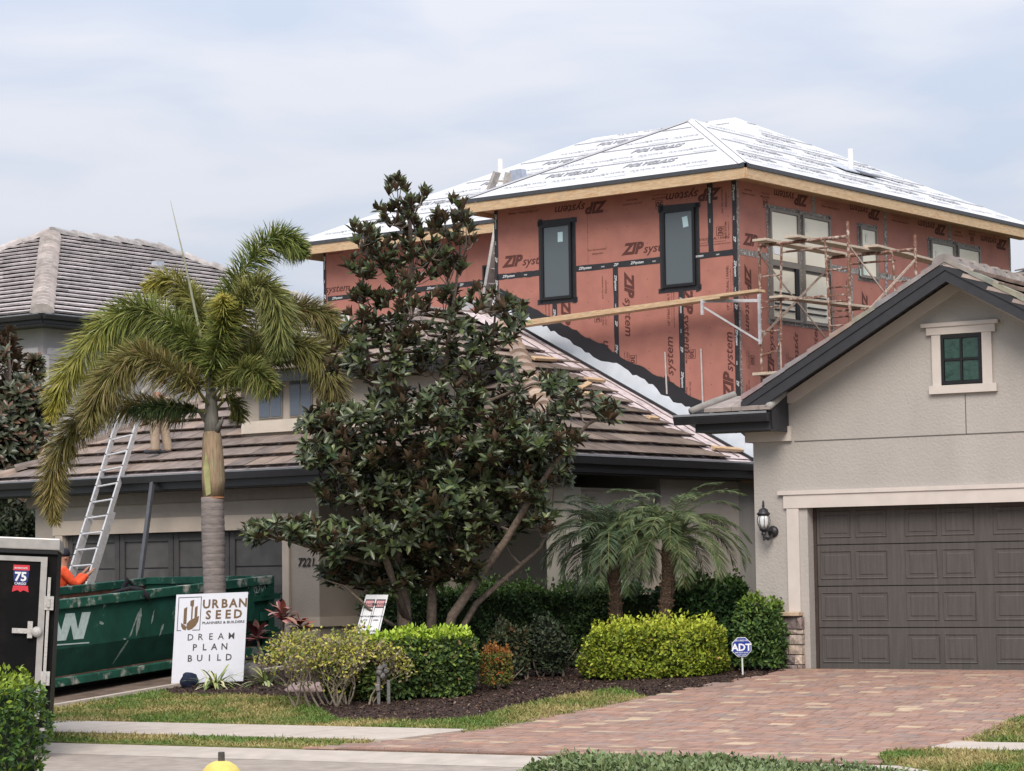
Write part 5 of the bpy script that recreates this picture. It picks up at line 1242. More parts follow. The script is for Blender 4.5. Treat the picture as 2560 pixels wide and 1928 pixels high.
# bold slanted W, drawn as folded strokes
wl = MB()
def stroke(v0, z0, v1, z1, wv=.26):
    a = T_.W(-.006, v0, z0); b = T_.W(-.006, v0+wv, z0); c = T_.W(-.006, v1+wv, z1); d = T_.W(-.006, v1, z1); wl.add([a, b, c, d], [(0, 1, 2, 3)])
zb1, zt1 = .585, .94
lx = lambda px, py: (lambda P: P)(None)
def dpt(px, py):      # side-face coordinates (v,z) under a pixel
    n_ = du_; r = ray(px, py); t = (D0-CAM).dot(n_)/r.dot(n_); P = CAM+r*t; v = (P-D0).dot(dv); return v, (P-D0).z-tilt*v
L_ = [dpt(x, y) for x, y in ((139, 1535), (160, 1534), (170, 1575), (192, 1533), (208, 1532), (208, 1580), (207, 1531), (225, 1530), (206, 1597), (188, 1599), (181, 1560), (166, 1602), (146, 1604), (139, 1580))]
poly = [dpt(x, y) for x, y in ((100, 1537), (118, 1536), (128, 1578), (139, 1536), (158, 1534), (169, 1576), (187, 1533), (199, 1531), (202, 1531), (226, 1530), (207, 1597), (183, 1599), (172, 1556), (160, 1601), (140, 1603), (112, 1605))]
poly = [dpt(x, y) for x, y in ((112, 1537), (139, 1535), (152, 1577), (163, 1534), (186, 1533), (194, 1574), (204, 1531), (226, 1530), (208, 1597), (183, 1599), (176, 1562), (164, 1601), (139, 1603), (128, 1570))]
wl.add([T_.W(-.006, v, z) for v, z in poly], [tuple(range(len(poly)))[::-1]]); wl.build('letter_w', M_WM, dp)
mb = MB(); va, za = dpt(140, 1612); vb_, zb2 = dpt(222, 1606)
mb.add([T_.W(-.006, va, za-.012), T_.W(-.006, va, za+.004), T_.W(-.006, vb_, zb2+.004), T_.W(-.006, vb_, zb2-.012)], [(3, 2, 1, 0)]); mb.build('logo_line', M_WM, dp)
va, za = dpt(618, 1486); MB().text('20-2760', T_.W(-.004, va, za), tr, (0, 0, 1), .15, bold=.01, off=.004).build('container_number', mat('number_white', (.48, .56, .54), rough=.7, var=.2, scale=20), dp)
# pale scrape marks down the side
rs = random.Random(11)
for (x0, y0, x1, y1, w0) in ((352, 1520, 340, 1590, .05), (346, 1530, 300, 1660, .03), (408, 1560, 398, 1592, .03), (385, 1525, 378, 1560, .02), (250, 1553, 256, 1562, .04), (310, 1595, 312, 1600, .04)):
    sm = MB(); a = dpt(x0, y0); b = dpt(x1, y1); N_ = 7; pr0 = None
    for i in range(N_+1):
        f_ = i/N_; v = a[0]+(b[0]-a[0])*f_; z = a[1]+(b[1]-a[1])*f_; uu = -.004 if z > .50 else (.16*(.5-z)/.4-.004); ww = w0*(.3+rs.uniform(.2, 1))*(1-abs(2*f_-1)**2*.8)
        cur = (T_.W(uu, v-ww, z), T_.W(uu, v+ww, z))
        if pr0: sm.add([pr0[0], cur[0], cur[1], pr0[1]], [(0, 1, 2, 3)])
        pr0 = cur
    sm.build('scrape_mark', mat('scrape_pale', (.24, .30, .27), rough=.9, var=.4, scale=18), dp)
o = MB().tube([T_.W(.35, 1.75, HT-.02), T_.W(.1, 1.9, HT+.04), T_.W(.0, 2.0, HT+.015), T_.W(-.07, 2.06, HT-.08), T_.W(-.075, 2.1, HT-.16)], [.012, .03, .035, .045, .015], 7).build('black_rag', mat('rag_black', (.02, .02, .025), rough=.95), smooth=True); o['label'] = 'black rag draped over the near rim of the dumpster'; o['category'] = 'rag'
o = MB().tube([T_.W(1.6, 3.6, HT-.25), T_.W(1.5, 3.75, HT+.05), T_.W(1.45, 3.9, HT-.1)], [.02, .05, .02], 6).build('debris', MC['rag_black']); o['label'] = 'dark debris poking above the far rim of the dumpster'; o['category'] = 'debris'

# ================================================================ TRAILER
rl_ = math.radians(3.1); TO = atD(121, 1828, 25.6)
Xr = Vector((math.cos(rl_), 0, -math.sin(rl_))); Zr = Vector((math.sin(rl_), 0, math.cos(rl_))); Yr = Vector((-.168, 1, 0)).normalized()
class TF:
    def W(s, u, v, z): return TO-Xr*u+Yr*v+Zr*z
T2 = TF()
def tx(u0, u1, v0, v1, z0, z1):
    a = [T2.W(u1, v0, z0), T2.W(u0, v0, z0), T2.W(u0, v1, z0), T2.W(u1, v1, z0)]; b = [T2.W(u1, v0, z1), T2.W(u0, v0, z1), T2.W(u0, v1, z1), T2.W(u1, v1, z1)]; return MB().box8(a+b)
M_TBLK = mat('trailer_black', (.004, .004, .0045), rough=.5, var=.25, scale=3, spec=.10, col2=(.011, .009, .008), mixlo=.5, mixhi=.75)
M_TALU = mat('trailer_aluminium', (.37, .355, .34), rough=.35, var=.12, scale=6, metal=.3); M_TSTL = mat('latch_steel', (.40, .385, .37), rough=.5, var=.2, scale=30)
tlr = thing('cargo_trailer', 'black enclosed cargo trailer with silver trim and round 75 shield sticker at the left edge', 'trailer', Vector((TO.x-.9, TO.y, 0)))
TW, TH = 1.75, 1.945
tx(0.0, TW, .02, 3.4, .0, TH-.12).build('body', M_TBLK, tlr)
tx(-.02, TW, -.02, 3.42, TH-.12, TH).build('roof_trim', M_TALU, tlr, bevel=.012); tx(.0, TW, -.015, 3.4, TH-.16, TH-.125).build('roof_drip', M_BLKF, tlr)
dr2 = tx(.11, TW-.1, -.02, .018, .10, TH-.20).build('rear_door', M_TBLK, tlr)
for nm, a in (('door_trim', (.10, .165, -.035, -.021, .17, TH-.24)), ('door_trim', (TW-.16, TW-.10, -.035, -.021, .17, TH-.24)), ('door_trim', (.10, TW-.1, -.035, -.021, TH-.24, TH-.19)), ('door_trim', (.10, TW-.1, -.035, -.021, .12, .168))):
    tx(*a).build(nm, M_TALU, dr2)
tx(.055, .085, -.04, .0, .30, 1.55).build('lock_rod', M_TSTL, tlr)
for z in (1.22, .46):
    tx(.015, .11, -.05, -.0, z, z+.14).build('hinge', M_TSTL, tlr); MB().tube([T2.W(.065, -.055, z+.03), T2.W(.065, -.055, z+.11)], .018, 8).build('hinge_pin', M_TSTL, tlr)
hd = MB().bar(T2.W(.42, -.055, 1.0), T2.W(.19, -.055, 1.0), .02, .05).build('door_handle', M_TSTL, dr2); MB().bar(T2.W(.24, -.06, .93), T2.W(.24, -.06, 1.10), .05, .02, up=Yr).build('handle_plate', M_TSTL, hd)
MB().lathe(T2.W(.17, -.045, .995), [(.05, 0), (.055, .02), (.04, .045), (.015, .055)], 14, axis=-Yr).build('lock_puck', M_TSTL, hd, smooth=True)
MB().lathe(T2.W(.72, -.02, 1.70), [(.03, 0), (.03, .03), (.02, .04)], 12, axis=-Yr).build('marker_light', M_BLKF, tlr)
o = tx(.66, .74, -.024, -.020, .70, .80).build('label_sticker', M_PAPER, dr2)
tx(.015, .09, -.05, .02, -.01, .03).build('corner_cap', M_TALU, tlr)
# shield sticker
sx0, sz0 = .36, 1.58; M_RED = mat('sticker_red', (.50, .035, .05), rough=.5, var=.05); M_NAVY = mat('sticker_navy', (.018, .03, .13), rough=.5, var=.05)
def sp_(x, z, d=.024): return T2.W(sx0-x, -d, sz0+z)
st = MB().add([sp_(x, z) for x, z in ((-.075, .03), (.075, .03), (.08, .0), (.07, -.08), (.04, -.125), (0, -.15), (-.04, -.125), (-.07, -.08), (-.08, .0))], [tuple(range(9))[::-1]]).build('shield_sticker', M_NAVY, dr2)
MB().add([sp_(x, z, .025) for x, z in ((-.085, .03), (.085, .03), (.082, .085), (-.082, .085))], [(0, 1, 2, 3)]).build('sticker_band', M_RED, st)
MB().add([sp_(x, z, .025) for x, z in ((-.085, -.19), (-.03, -.17), (0, -.19), (.03, -.17), (.085, -.19), (.075, -.125), (-.075, -.125))], [(0, 1, 2, 3, 4, 5, 6)]).build('sticker_band', M_RED, st)
MB().text('75', sp_(0, -.075, .0), Xr, Zr, .125, bold=.035, off=.028, align='C').text('CARGO', sp_(0, -.115, 0), Xr, Zr, .034, bold=.02, off=.028, align='C').text('INTERSTATE', sp_(0, .045, 0), Xr, Zr, .024, bold=.02, off=.029, align='C').build('sticker_print', M_TXTW, st)
for v in (1.7,): 
    wh = MB().tube([T2.W(.24, v, -.02), T2.W(.06, v, -.02)], .30, 20).build('wheel', M_BLK, tlr); MB().tube([T2.W(.058, v, -.02), T2.W(.05, v, -.02)], .17, 16).build('rim', M_TALU, wh)
    MB().tube([T2.W(TW-.24, v, -.02), T2.W(TW-.06, v, -.02)], .30, 20).build('wheel', M_BLK, tlr)
# white van beyond the trailer: only its rounded roof shows
vt = atD(0, 1346, 36.0); vr = thing('white_van', 'white vehicle showing only its rounded roof above the trailer at the left edge', 'van', Vector((vt.x-1.6, 36.5, .3)))
mb = MB(); ring = []
yz = [(0, .35), (0, .85), (.5, 1.15), (.9, 1.75), (1.4, 1.92), (4.2, 1.92), (4.6, 1.1), (4.65, .35)]
for sx in (0, .12, .9, 1.7, 1.82):
    k = .86 if sx in (0, 1.82) else 1
    ring.append([Vector((vt.x+.14-sx, 36+y, .32+z*(k if z > 1 else 1)*1.06)) for y, z in yz])
for a, b in zip(ring[:-1], ring[1:]): mb.add(a+b, [(i, (i+1) % 8, (i+1) % 8+8, i+8) for i in range(8)])
mb.add(ring[0], [tuple(range(8))]); mb.add(ring[-1], [tuple(range(8))[::-1]]); mb.build('body', mat('van_white', (.78, .79, .80), rough=.3, var=.02), vr, smooth=True)
for y in (.9, 3.8):
    for x in (vt.x+.1, vt.x-1.7): MB().tube([Vector((x-.1, 36+y, .68)), Vector((x+.1, 36+y, .68))], .33, 16).build('wheel', M_BLK, vr)

# ================================================================ SIGNS
def board(px_tl, px_tr, px_bl, px_br, D, th=.012):
    tl_, tr_, bl_, br_ = (atD(*p, D) for p in (px_tl, px_tr, px_bl, px_br)); return tl_, tr_, bl_, br_
Dg = 34.7
tl_, tr_, bl_, br_ = atD(441, 1487, Dg+.12), atD(620, 1480, Dg-.05), atD(428, 1709, Dg), atD(608, 1703, Dg-.17)
sg_ = thing('yard_sign', 'white contractor sign with brown logo reading URBAN SEED in front of the dumpster', 'sign', (bl_+br_)/2)
Xs = ((tr_-tl_)+(br_-bl_)).normalized(); Ys = ((tl_-bl_)+(tr_-br_)).normalized(); Ns = Xs.cross(Ys).normalized()
MB().prism([bl_, br_, tr_, tl_], -Ns*.012).build('board', mat('sign_white', (.66, .68, .75), rough=.55, var=.02), sg_)
SW_, SH_ = (tr_-tl_).length, (tl_-bl_).length
def spp(x, y): # 0..1 coordinates
    return bl_*(1-x)*(1-y)+br_*x*(1-y)+tl_*(1-x)*y+tr_*x*y+Ns*.003
M_BRN = mat('sign_brown', (.16, .10, .055), rough=.6, var=.03); M_CHR = mat('sign_charcoal', (.07, .065, .07), rough=.6, var=.03)
def sgt(body, x, y, wfrac, hgt, m, bold=.02, align='L', nm='lettering', track=0):
    mb = MB()
    if track:
        n_ = len(body)
        for i, ch in enumerate(body):
            p = spp(x+wfrac*i/(n_-1)-.0, y); w1 = glyphs(ch, 0, bold)[2]*hgt; mb.text(ch, p-Xs*w1/2, Xs, Ys, hgt, bold=bold, off=.001)
    else:
        wd = glyphs(body, 0, bold)[2]; sz = hgt; sx = wfrac*SW_/(wd*sz); mb.text(body, spp(x, y), Xs, Ys, sz, sx=sx, bold=bold, off=.001, align=align)
    mb.build(nm, m, sg_)
sgt('URBAN', .43, .835, .505, .165, M_BRN, bold=.03, track=1); sgt('SEED', .465, .712, .41, .165, M_BRN, bold=.03, track=1)
sgt('PLANNERS & BUILDERS', .385, .655, .59, .048, M_CHR, bold=.02)
sgt('DREAM', .23, .478, .57, .125, M_CHR, bold=.006, track=1); sgt('PLAN', .30, .362, .41, .125, M_CHR, bold=.015, track=1); sgt('BUILD', .24, .24, .54, .125, M_CHR, bold=.015, track=1)
lg = MB(); fx0, fx1, fy0, fy1 = .035, .36, .588, .968; e_ = .008
def q4(a, b, c, d): lg.add([spp(a, c), spp(b, c), spp(b, d), spp(a, d)], [(0, 1, 2, 3)])
q4(fx0, fx1, fy1-e_, fy1); q4(fx0, fx0+e_*1.2, fy0, fy1-e_); q4(fx1-e_*1.2, fx1, fy0, fy1-e_); q4(fx0, fx0+.06, fy0, fy0+e_); q4(fx1-.11, fx1, fy0, fy0+e_); lg.build('logo_frame', M_CHR, sg_)
lg = MB()
lg.add([spp(0.120, 0.665), spp(0.164, 0.660), spp(0.164, 0.857), spp(0.120, 0.837)], [(0, 1, 2, 3)]); lg.add([spp(0.224, 0.713), spp(0.244, 0.717), spp(0.244, 0.857), spp(0.255, 0.861), spp(0.255, 0.936), spp(0.204, 0.924), spp(0.204, 0.871), spp(0.224, 0.857)], [tuple(range(8))]); lg.add([spp(0.272, 0.727), spp(0.310, 0.741), spp(0.310, 0.866), spp(0.272, 0.847)], [(0, 1, 2, 3)])
lg.build('logo_towers', M_BRN, sg_)
lg = MB(); lf = [(.175, .565), (.16, .60), (.165, .64), (.20, .675), (.25, .695), (.325, .725), (.315, .66), (.285, .61), (.24, .575), (.20, .56)]
lg.add([spp(p[0]*1.04, p[1]*.96+.055) for p in lf], [tuple(range(len(lf)))[::-1]]); lf = [(.155, .56), (.165, .595), (.14, .62), (.085, .65), (.09, .605), (.115, .57)]; lg.add([spp(p[0]*1.04, p[1]*.96+.055) for p in lf], [tuple(range(len(lf)))]); lg.build('logo_leaves', M_BRN, sg_)
for x in (.2, .8): MB().tube([spp(x, .95)-Ns*.03, spp(x, -.06)-Ns*.03], .008, 6).build('stake', M_ALUD, sg_)
# octagonal security sign
ad = gat(1857, 32.4); c = atD(1854, 1618, 32.4); ads = thing('security_sign', 'blue octagonal security sign on a thin white stake beside the golden hedge', 'sign', Vector((c.x, c.y, ad.z)))
X0 = Vector((1, 0, 0)); Z0 = Vector((0, 0, 1)); rO = .135
def oc(r, off): return [c+X0*math.cos(math.radians(22.5+45*k))*r+Z0*math.sin(math.radians(22.5+45*k))*r+Vector((0, -off, 0)) for k in range(8)]
M_ADT = mat('sign_blue', (.020, .045, .26), rough=.4, var=.05)
MB().prism(oc(rO, .0), Vector((0, .012, 0))).build('plate', M_TXTW, ads); MB().prism(oc(rO*.93, .004), Vector((0, .003, 0))).build('face', M_ADT, ads)
MB().text('ADT', c+Z0*-.045, X0, Z0, .125, bold=.03, off=.006, align='C').text('SECURED BY', c+Z0*.075, X0, Z0, .030, bold=.01, off=.006, align='C').text('800-ADT-ASAP', c+Z0*-.078, X0, Z0, .026, bold=.01, off=.006, align='C').text('ADT.COM', c+Z0*-.108, X0, Z0, .026, bold=.01, off=.006, align='C').build('lettering', mat('sign_print', (.75, .77, .8), var=0), ads)
MB().bar(Vector((c.x+.01, c.y+.02, ad.z-.05)), c+Vector((.005, .02, -.1)), .02, .012, up=Vector((0, 1, 0))).build('stake', mat('stake_white', (.6, .6, .58), var=.05), ads)
# tilted danger / caution board
tl_, tr_, bl_, br_ = atD(915, 1487, 32.55), atD(971, 1487, 32.55), atD(882, 1610, 32.3), atD(941, 1612, 32.3)
bl_ = tl_+(bl_-tl_)*1.35; br_ = tr_+(br_-tr_)*1.35
ds = thing('danger_sign', 'tilted white and yellow danger and caution board leaning behind the front hedge', 'sign', (bl_+br_)/2)
Xs = (tr_-tl_).normalized(); Ys = (tl_-bl_).normalized(); Ns = Xs.cross(Ys).normalized(); SW_, SH_ = (tr_-tl_).length, (tl_-bl_).length
MB().prism([bl_, br_, tr_, tl_], -Ns*.01).build('board', mat('sign_white2', (.68, .69, .72), rough=.6, var=.03), ds)
mY = mat('caution_yellow', (.62, .42, .05), rough=.6, var=.05); mP = mat('danger_pink', (.60, .30, .32), rough=.6, var=.05); mK = mat('sign_black', (.03, .03, .035), var=0)
def rect(x0, x1, y0, y1, m, off=.002, nm='patch'):
    P = [bl_*(1-x)*(1-y)+br_*x*(1-y)+tl_*(1-x)*y+tr_*x*y+Ns*off for x, y in ((x0, y0), (x1, y0), (x1, y1), (x0, y1))]; MB().add(P, [(0, 1, 2, 3)]).build(nm, m, ds)
for k in (0, 1):
    a = .06+.47*k; b = a+.41; rect(a, b, .36, .93, mK, .0015); rect(a+.02, b-.02, .375, .80, mat('sign_white2', (.7, .7, .7)), .0025); rect(a+.03, b-.03, .82, .91, mP, .003); rect(a, b, -.02, .28, mY, .002); rect(a, b, .25, .33, mK, .0024); rect(a+.05, b-.02, .262, .318, mY, .003)
    o_ = bl_+Xs*SW_*(a+.205)
    t_ = MB(); t_.text('DANGER', o_+Ys*SH_*.835, Xs, Ys, .05, bold=.02, off=.005, align='C'); t_.text('CAUTION', o_+Ys*SH_*.27, Xs, Ys, .04, bold=.02, off=.005, align='C')
    for j, s_t in enumerate((('CONSTRUCTION', 'SITE', '', 'AUTHORIZED', 'PERSONNEL', 'ONLY'), ('CONSTRUCTION', 'AREA', '', '', 'UNAUTHORIZED', 'KEEP OUT'))[k]):
        if s_t: t_.text(s_t, o_+Ys*SH_*(.66-.055*j), Xs, Ys, .028, bold=.02, off=.005, align='C')
    t_.build('lettering', mK, ds)
    tri = MB(); cc = o_+Ys*SH_*.14
    for q0, q1 in (((-.05, 0), (.05, 0)), ((.05, 0), (0, .09)), ((0, .09), (-.05, 0))): tri.bar(cc+Xs*q0[0]+Ys*q0[1]+Ns*.004, cc+Xs*q1[0]+Ys*q1[1]+Ns*.004, .01, .002, up=Ns)
    tri.build('warning_triangle', mK, ds)

# ================================================================ SMALL YARD OBJECTS
hy = Vector((-1.75, 15.0, .0)); hy.x = atD(553, 1900, 15.0).x; zt0 = atD(553, 1881, 15.0).z
hd_ = thing('fire_hydrant', 'yellow fire hydrant whose domed bonnet and nut show at the bottom edge left of centre', 'fire hydrant', Vector((hy.x, hy.y, gz(hy))))
M_HY = mat('hydrant_yellow', (.62, .50, .13), rough=.55, var=.12, scale=14, col2=(.35, .20, .07), mixlo=.62, mixhi=.72)
b0 = Vector((hy.x, hy.y, zt0-.72))
MB().lathe(b0, [(.16, 0), (.16, .04), (.105, .06), (.10, .45), (.14, .48), (.14, .52), (.105, .54), (.10, .56)], 20).build('barrel', M_HY, hd_, smooth=False)
MB().lathe(b0+Vector((0, 0, .56)), [(.125, 0), (.125, .02), (.115, .05), (.085, .085), (.05, .105), (.03, .11)], 20).build('bonnet', M_HY, hd_, smooth=True)
MB().lathe(b0+Vector((0, 0, .665)), [(.028, 0), (.022, .01), (.021, .055), (.018, .058)], 5).build('operating_nut', mat('nut_steel', (.07, .065, .06), rough=.6, var=.3, scale=60), hd_)
for s in (-1, 1): MB().tube([b0+Vector((0, 0, .42)), b0+Vector((s*.17, 0, .42))], .05, 12).build('hose_outlet', M_HY, hd_)
MB().tube([b0+Vector((0, 0, .40)), b0+Vector((0, -.17, .40))], .065, 12).build('pumper_outlet', M_HY, hd_)
# boulder
def blob(c, r, m, lab, nm, cat, seed, sc=(1, 1, .8)):
    bm = bmesh.new(); bmesh.ops.create_icosphere(bm, subdivisions=3, radius=1)
    for v in bm.verts:
        f_ = 1+.22*mnoise.noise(v.co*1.6+Vector((seed, 0, 0)))+.08*mnoise.noise(v.co*5+Vector((seed, 3, 0))); v.co = Vector((v.co.x*sc[0], v.co.y*sc[1], v.co.z*sc[2]))*r*f_
    me = bpy.data.meshes.new(nm); bm.to_mesh(me); bm.free(); me.materials.append(m); me.polygons.foreach_set('use_smooth', [True]*len(me.polygons)); o = bpy.data.objects.new(nm, me); C.objects.link(o); o.location = c; o['label'] = lab; o['category'] = cat; return o
blob(gat(628, 35.2)+Vector((0, 0, .08)), .17, mat('boulder_grey', (.27, .26, .25), rough=.95, var=.35, scale=8, bump=.7, bscale=20, bdist=.02), 'grey boulder just right of the yard sign', 'boulder', 'rock', 4)
blob(gat(777, 33.0)+Vector((0, 0, .03)), .26, mat('boulder_pink', (.33, .25, .25), rough=.95, var=.2, scale=8, bump=.5, bscale=20), 'flat pinkish stone behind the sparse twiggy shrub', 'stone_slab', 'rock', 9, sc=(1.3, .8, .4))
blob(gat(473, 34.3)+Vector((0, 0, .09)), .12, mat('navy_cloth', (.014, .02, .045), rough=.9, var=.3, scale=12), 'crumpled dark navy bag on the mulch at the foot of the yard sign', 'dark_bag', 'bag', 2, sc=(1, .8, 1.05))
# utility stakes
us = thing('garden_spigot', 'weathered grey twin post spigot standing in the mulch before the front hedge', 'spigot', gat(955, 30.9)); M_GRY = mat('weathered_grey', (.16, .155, .15), rough=.9, var=.3, scale=25)
for px, t_ in ((945, 1690), (970, 1700)):
    g0 = gat(px, 30.9); MB().tube([g0, Vector((g0.x, g0.y, atD(px, t_, 30.9).z))], .022, 8).build('post', M_GRY, us)
hb = atD(957, 1685, 30.9)
for i in range(7):
    rnd = random.Random(i+3); MB().lathe(hb+Vector((rnd.uniform(-.08, .08), rnd.uniform(-.03, .03), rnd.uniform(-.05, .13))), [(.01, -.03), (.035, -.015), (.04, .015), (.015, .04)], 8, axis=Vector((rnd.uniform(-1, 1), rnd.uniform(-1, .2), rnd.uniform(-.5, 1)))).build('valve', M_GRY, us)
MB().tube([atD(945, 1725, 30.88), atD(943, 1712, 30.86)], .028, 8).build('hose_joint', M_TALU, us)
# wheelie bins on the porch
def bin_(px, D, w_, ztop, lab, col):
    b = thing('wheelie_bin', lab, 'bin', gat(px, D), 'wheelie bins on the porch'); g0 = gat(px, D); zt_ = ztop
    m = mat('bin_'+str(int(col*100)), (col, col*1.03, col*1.05), rough=.6, var=.1); mb = MB()
    a = [g0+Vector((sx*w_*.40, sy*.26, .04)) for sx, sy in ((-1, -1), (1, -1), (1, 1), (-1, 1))]; t_ = [Vector((g0.x+sx*w_*.5, g0.y+sy*.34, zt_-.07)) for sx, sy in ((-1, -1), (1, -1), (1, 1), (-1, 1))]; mb.box8(a+t_); mb.build('bin_body', m, b, bevel=.02)
    MB().box8([Vector((g0.x+sx*w_*.53, g0.y+sy*.38, zt_-.068)) for sx, sy in ((-1, -1), (1, -1), (1, 1), (-1, 1))]+[Vector((g0.x+sx*w_*.50, g0.y+sy*.34, zt_-.0+(.02 if sy > 0 else -.02))) for sx, sy in ((-1, -1), (1, -1), (1, 1), (-1, 1))]).build('bin_lid', mat('bin_lid', (.22, .225, .23), rough=.5), b, bevel=.015)
    MB().tube([Vector((g0.x-w_*.3, g0.y+.4, zt_-.03)), Vector((g0.x+w_*.3, g0.y+.4, zt_-.03))], .016, 8).build('handle', m, b)
bin_(1480, 36.9, .36, 1.64, 'light grey wheelie bin between the porch column and the palm trunk', .30); bin_(1555, 37.1, .62, 1.66, 'dark grey wide wheelie bin behind the left short palm trunk', .06)
# ================================================================ PEOPLE
def skin(name, pts, edges, m, parent, sub=2, root=0):
    me = bpy.data.meshes.new('sk'); base = BASE.get(parent.name, Vector()) if parent else Vector()
    me.from_pydata([tuple(Vector(p[0])-base) for p in pts], edges, []); ob = bpy.data.objects.new('sk', me); C.objects.link(ob)
    md = ob.modifiers.new('s', 'SKIN'); md.use_smooth_shade = True
    for i, v in enumerate(me.skin_vertices[0].data): v.radius = (pts[i][1], pts[i][2] if len(pts[i]) > 2 else pts[i][1]); v.use_root = (i == root)
    s2 = ob.modifiers.new('u', 'SUBSURF'); s2.levels = sub; s2.render_levels = sub
    dg = bpy.context.evaluated_depsgraph_get(); m2 = bpy.data.meshes.new_from_object(ob.evaluated_get(dg)); bpy.data.objects.remove(ob); bpy.data.meshes.remove(me)
    m2.materials.clear(); m2.materials.append(m); m2.polygons.foreach_set('use_smooth', [True]*len(m2.polygons)); m2.name = name
    o = bpy.data.objects.new(name, m2); C.objects.link(o); o.parent = parent; BASE[o.name] = base; return o
M_SKIN = mat('skin', (.36, .19, .13), rough=.6, var=.08, scale=20); M_HAIR = mat('dark_hair', (.02, .015, .012), rough=.8, var=.2, scale=60)
M_ORG = mat('orange_shirt', (.80, .10, .035), rough=.8, var=.14, scale=9, bump=.6, bscale=14, bdist=.03); M_KHA = mat('khaki_trousers', (.34, .265, .20), rough=.9, var=.15, scale=8, bump=.7, bscale=12, bdist=.03)
M_SHOE = mat('dark_shoe', (.04, .042, .05), rough=.8, var=.2); M_TEE = mat('pale_shirt', (.42, .40, .38), rough=.9, var=.1, bump=.5, bscale=12, bdist=.03); M_JEAN = mat('dark_trousers', (.05, .055, .08), rough=.9, var=.15)
def person(foot, F_, label, shirt, trousers, arms, lean=0.0, stance=.12, step=.10, hcol=M_HAIR, cap=None, scale=1.0, slope=0.0):
    """foot: ground point under the pelvis, F_: facing direction; arms: (elbow, hand) offsets from shoulder for left and right in (side, forward, up)"""
    F_ = Vector(F_).normalized(); Sd = F_.cross(Vector((0, 0, 1))).normalized(); t = thing('person', label, 'person', foot); s = scale
    def P(x, f, z): return foot+Sd*(x*s)+F_*(f*s)+Vector((0, 0, z*s))
    hip = .95; L = lean
    B = []; E_ = []
    def a(x, f, z, r, r2=None): B.append((P(x, f, z), r*s, (r2 or r)*s)); return len(B)-1
    pel = a(0, 0, hip, .13, .10); wst = a(0, L*.25, 1.10, .125, .09); ch = a(0, L*.6, 1.32, .15, .105); nk = a(0, L*.85, 1.48, .06); hd = a(0, L*.95+.02, 1.60, .085, .095); tp = a(0, L*.95+.015, 1.70, .07, .08)
    E_ += [(pel, wst), (wst, ch), (ch, nk), (nk, hd), (hd, tp)]
    legs = []
    for sx, st_ in ((-1, step), (1, -step)):
        dz = slope*st_
        h_ = a(sx*.09, 0, .90, .088); k_ = a(sx*(stance-.01), st_*.6+.03, .50+dz*.5, .062); an = a(sx*stance, st_-.02, .09+dz, .042); to = a(sx*(stance+.02), st_+.13, .04+dz+slope*.13, .035)
        E_ += [(pel, h_), (h_, k_), (k_, an), (an, to)]; legs.append((h_, k_, an, to))
    hands = []
    for sx, (el, ha) in zip((-1, 1), arms):
        sh = a(sx*.185, L*.75, 1.40, .062); e1 = a(sx*.185+el[0], L*.75+el[1], 1.40+el[2], .045); h1 = a(sx*.185+ha[0], L*.75+ha[1], 1.40+ha[2], .030)
        E_ += [(ch, sh), (sh, e1), (e1, h1)]; hands.append((sh, e1, h1))
        fd = (B[h1][0]-B[e1][0]).normalized(); palm = len(B); B.append((B[h1][0]+fd*.06*s, .036*s, .018*s)); E_.append((h1, palm))
        sdv = fd.cross(Vector((0, 0, 1))).normalized()
        for k in range(4):
            o_ = (k-1.5)*.018*s; p1 = B[palm][0]+sdv*o_+fd*.045*s; p2 = p1+fd*.03*s+Vector((0, 0, -.022*s)); i1 = len(B); B.append((p1, .009*s)); B.append((p2, .008*s)); E_ += [(palm, i1), (i1, i1+1)]
        i1 = len(B); B.append((B[h1][0]+fd*.03*s+sdv*.045*s, .011*s)); B.append((B[h1][0]+fd*.07*s+sdv*.06*s, .009*s)); E_ += [(h1, i1), (i1, i1+1)]
    body = skin('body', B, E_, M_SKIN, t, 2, pel)
    g = .022*s
    C_ = [(B[pel][0]+Vector((0, 0, .0)), B[pel][1]+g*1.1, B[pel][2]+g*1.1), (B[wst][0], B[wst][1]+g, B[wst][2]+g), (B[ch][0], B[ch][1]+g*.8, B[ch][2]+g*.9), (B[nk][0]-Vector((0, 0, .035*s)), .075*s, .07*s)]
    Ee = [(0, 1), (1, 2), (2, 3)]
    for sh, e1, h1 in hands:
        i = len(C_); C_ += [(B[sh][0], B[sh][1]+g*.9), (B[e1][0], B[e1][1]+g*.9), (B[e1][0].lerp(B[h1][0], .92), B[h1][1]+g*.9)]; Ee += [(2, i), (i, i+1), (i+1, i+2)]
    skin('shirt', C_, Ee, shirt, t, 2, 0)
    C_ = [(B[pel][0], B[pel][1]+g*.7, B[pel][2]+g*.7)]; Ee = []
    for h_, k_, an, to in legs:
        i = len(C_); C_ += [(B[h_][0], B[h_][1]+g*1.1), (B[k_][0], B[k_][1]+g*1.7), (B[k_][0].lerp(B[an][0], .5), .085*s), (B[an][0]+Vector((0, 0, -.0*s)), .084*s), (B[an][0]+Vector((0, 0, -.05*s)), .080*s)]; Ee += [(0, i), (i, i+1), (i+1, i+2), (i+2, i+3), (i+3, i+4)]
    skin('trousers', C_, Ee, trousers, t, 2, 0)
    for h_, k_, an, to in legs:
        fw = (B[to][0]-B[an][0]); fw.z = 0; fw.normalize(); c0 = B[an][0]-Vector((0, 0, .04*s)); skin('shoe', [(c0-fw*.06*s, .055*s, .05*s), (c0+fw*.08*s+Vector((0, 0, -.008*s)), .062*s, .045*s), (c0+fw*.21*s+Vector((0, 0, -.014*s)), .052*s, .034*s)], [(0, 1), (1, 2)], M_SHOE, t, 2, 0)
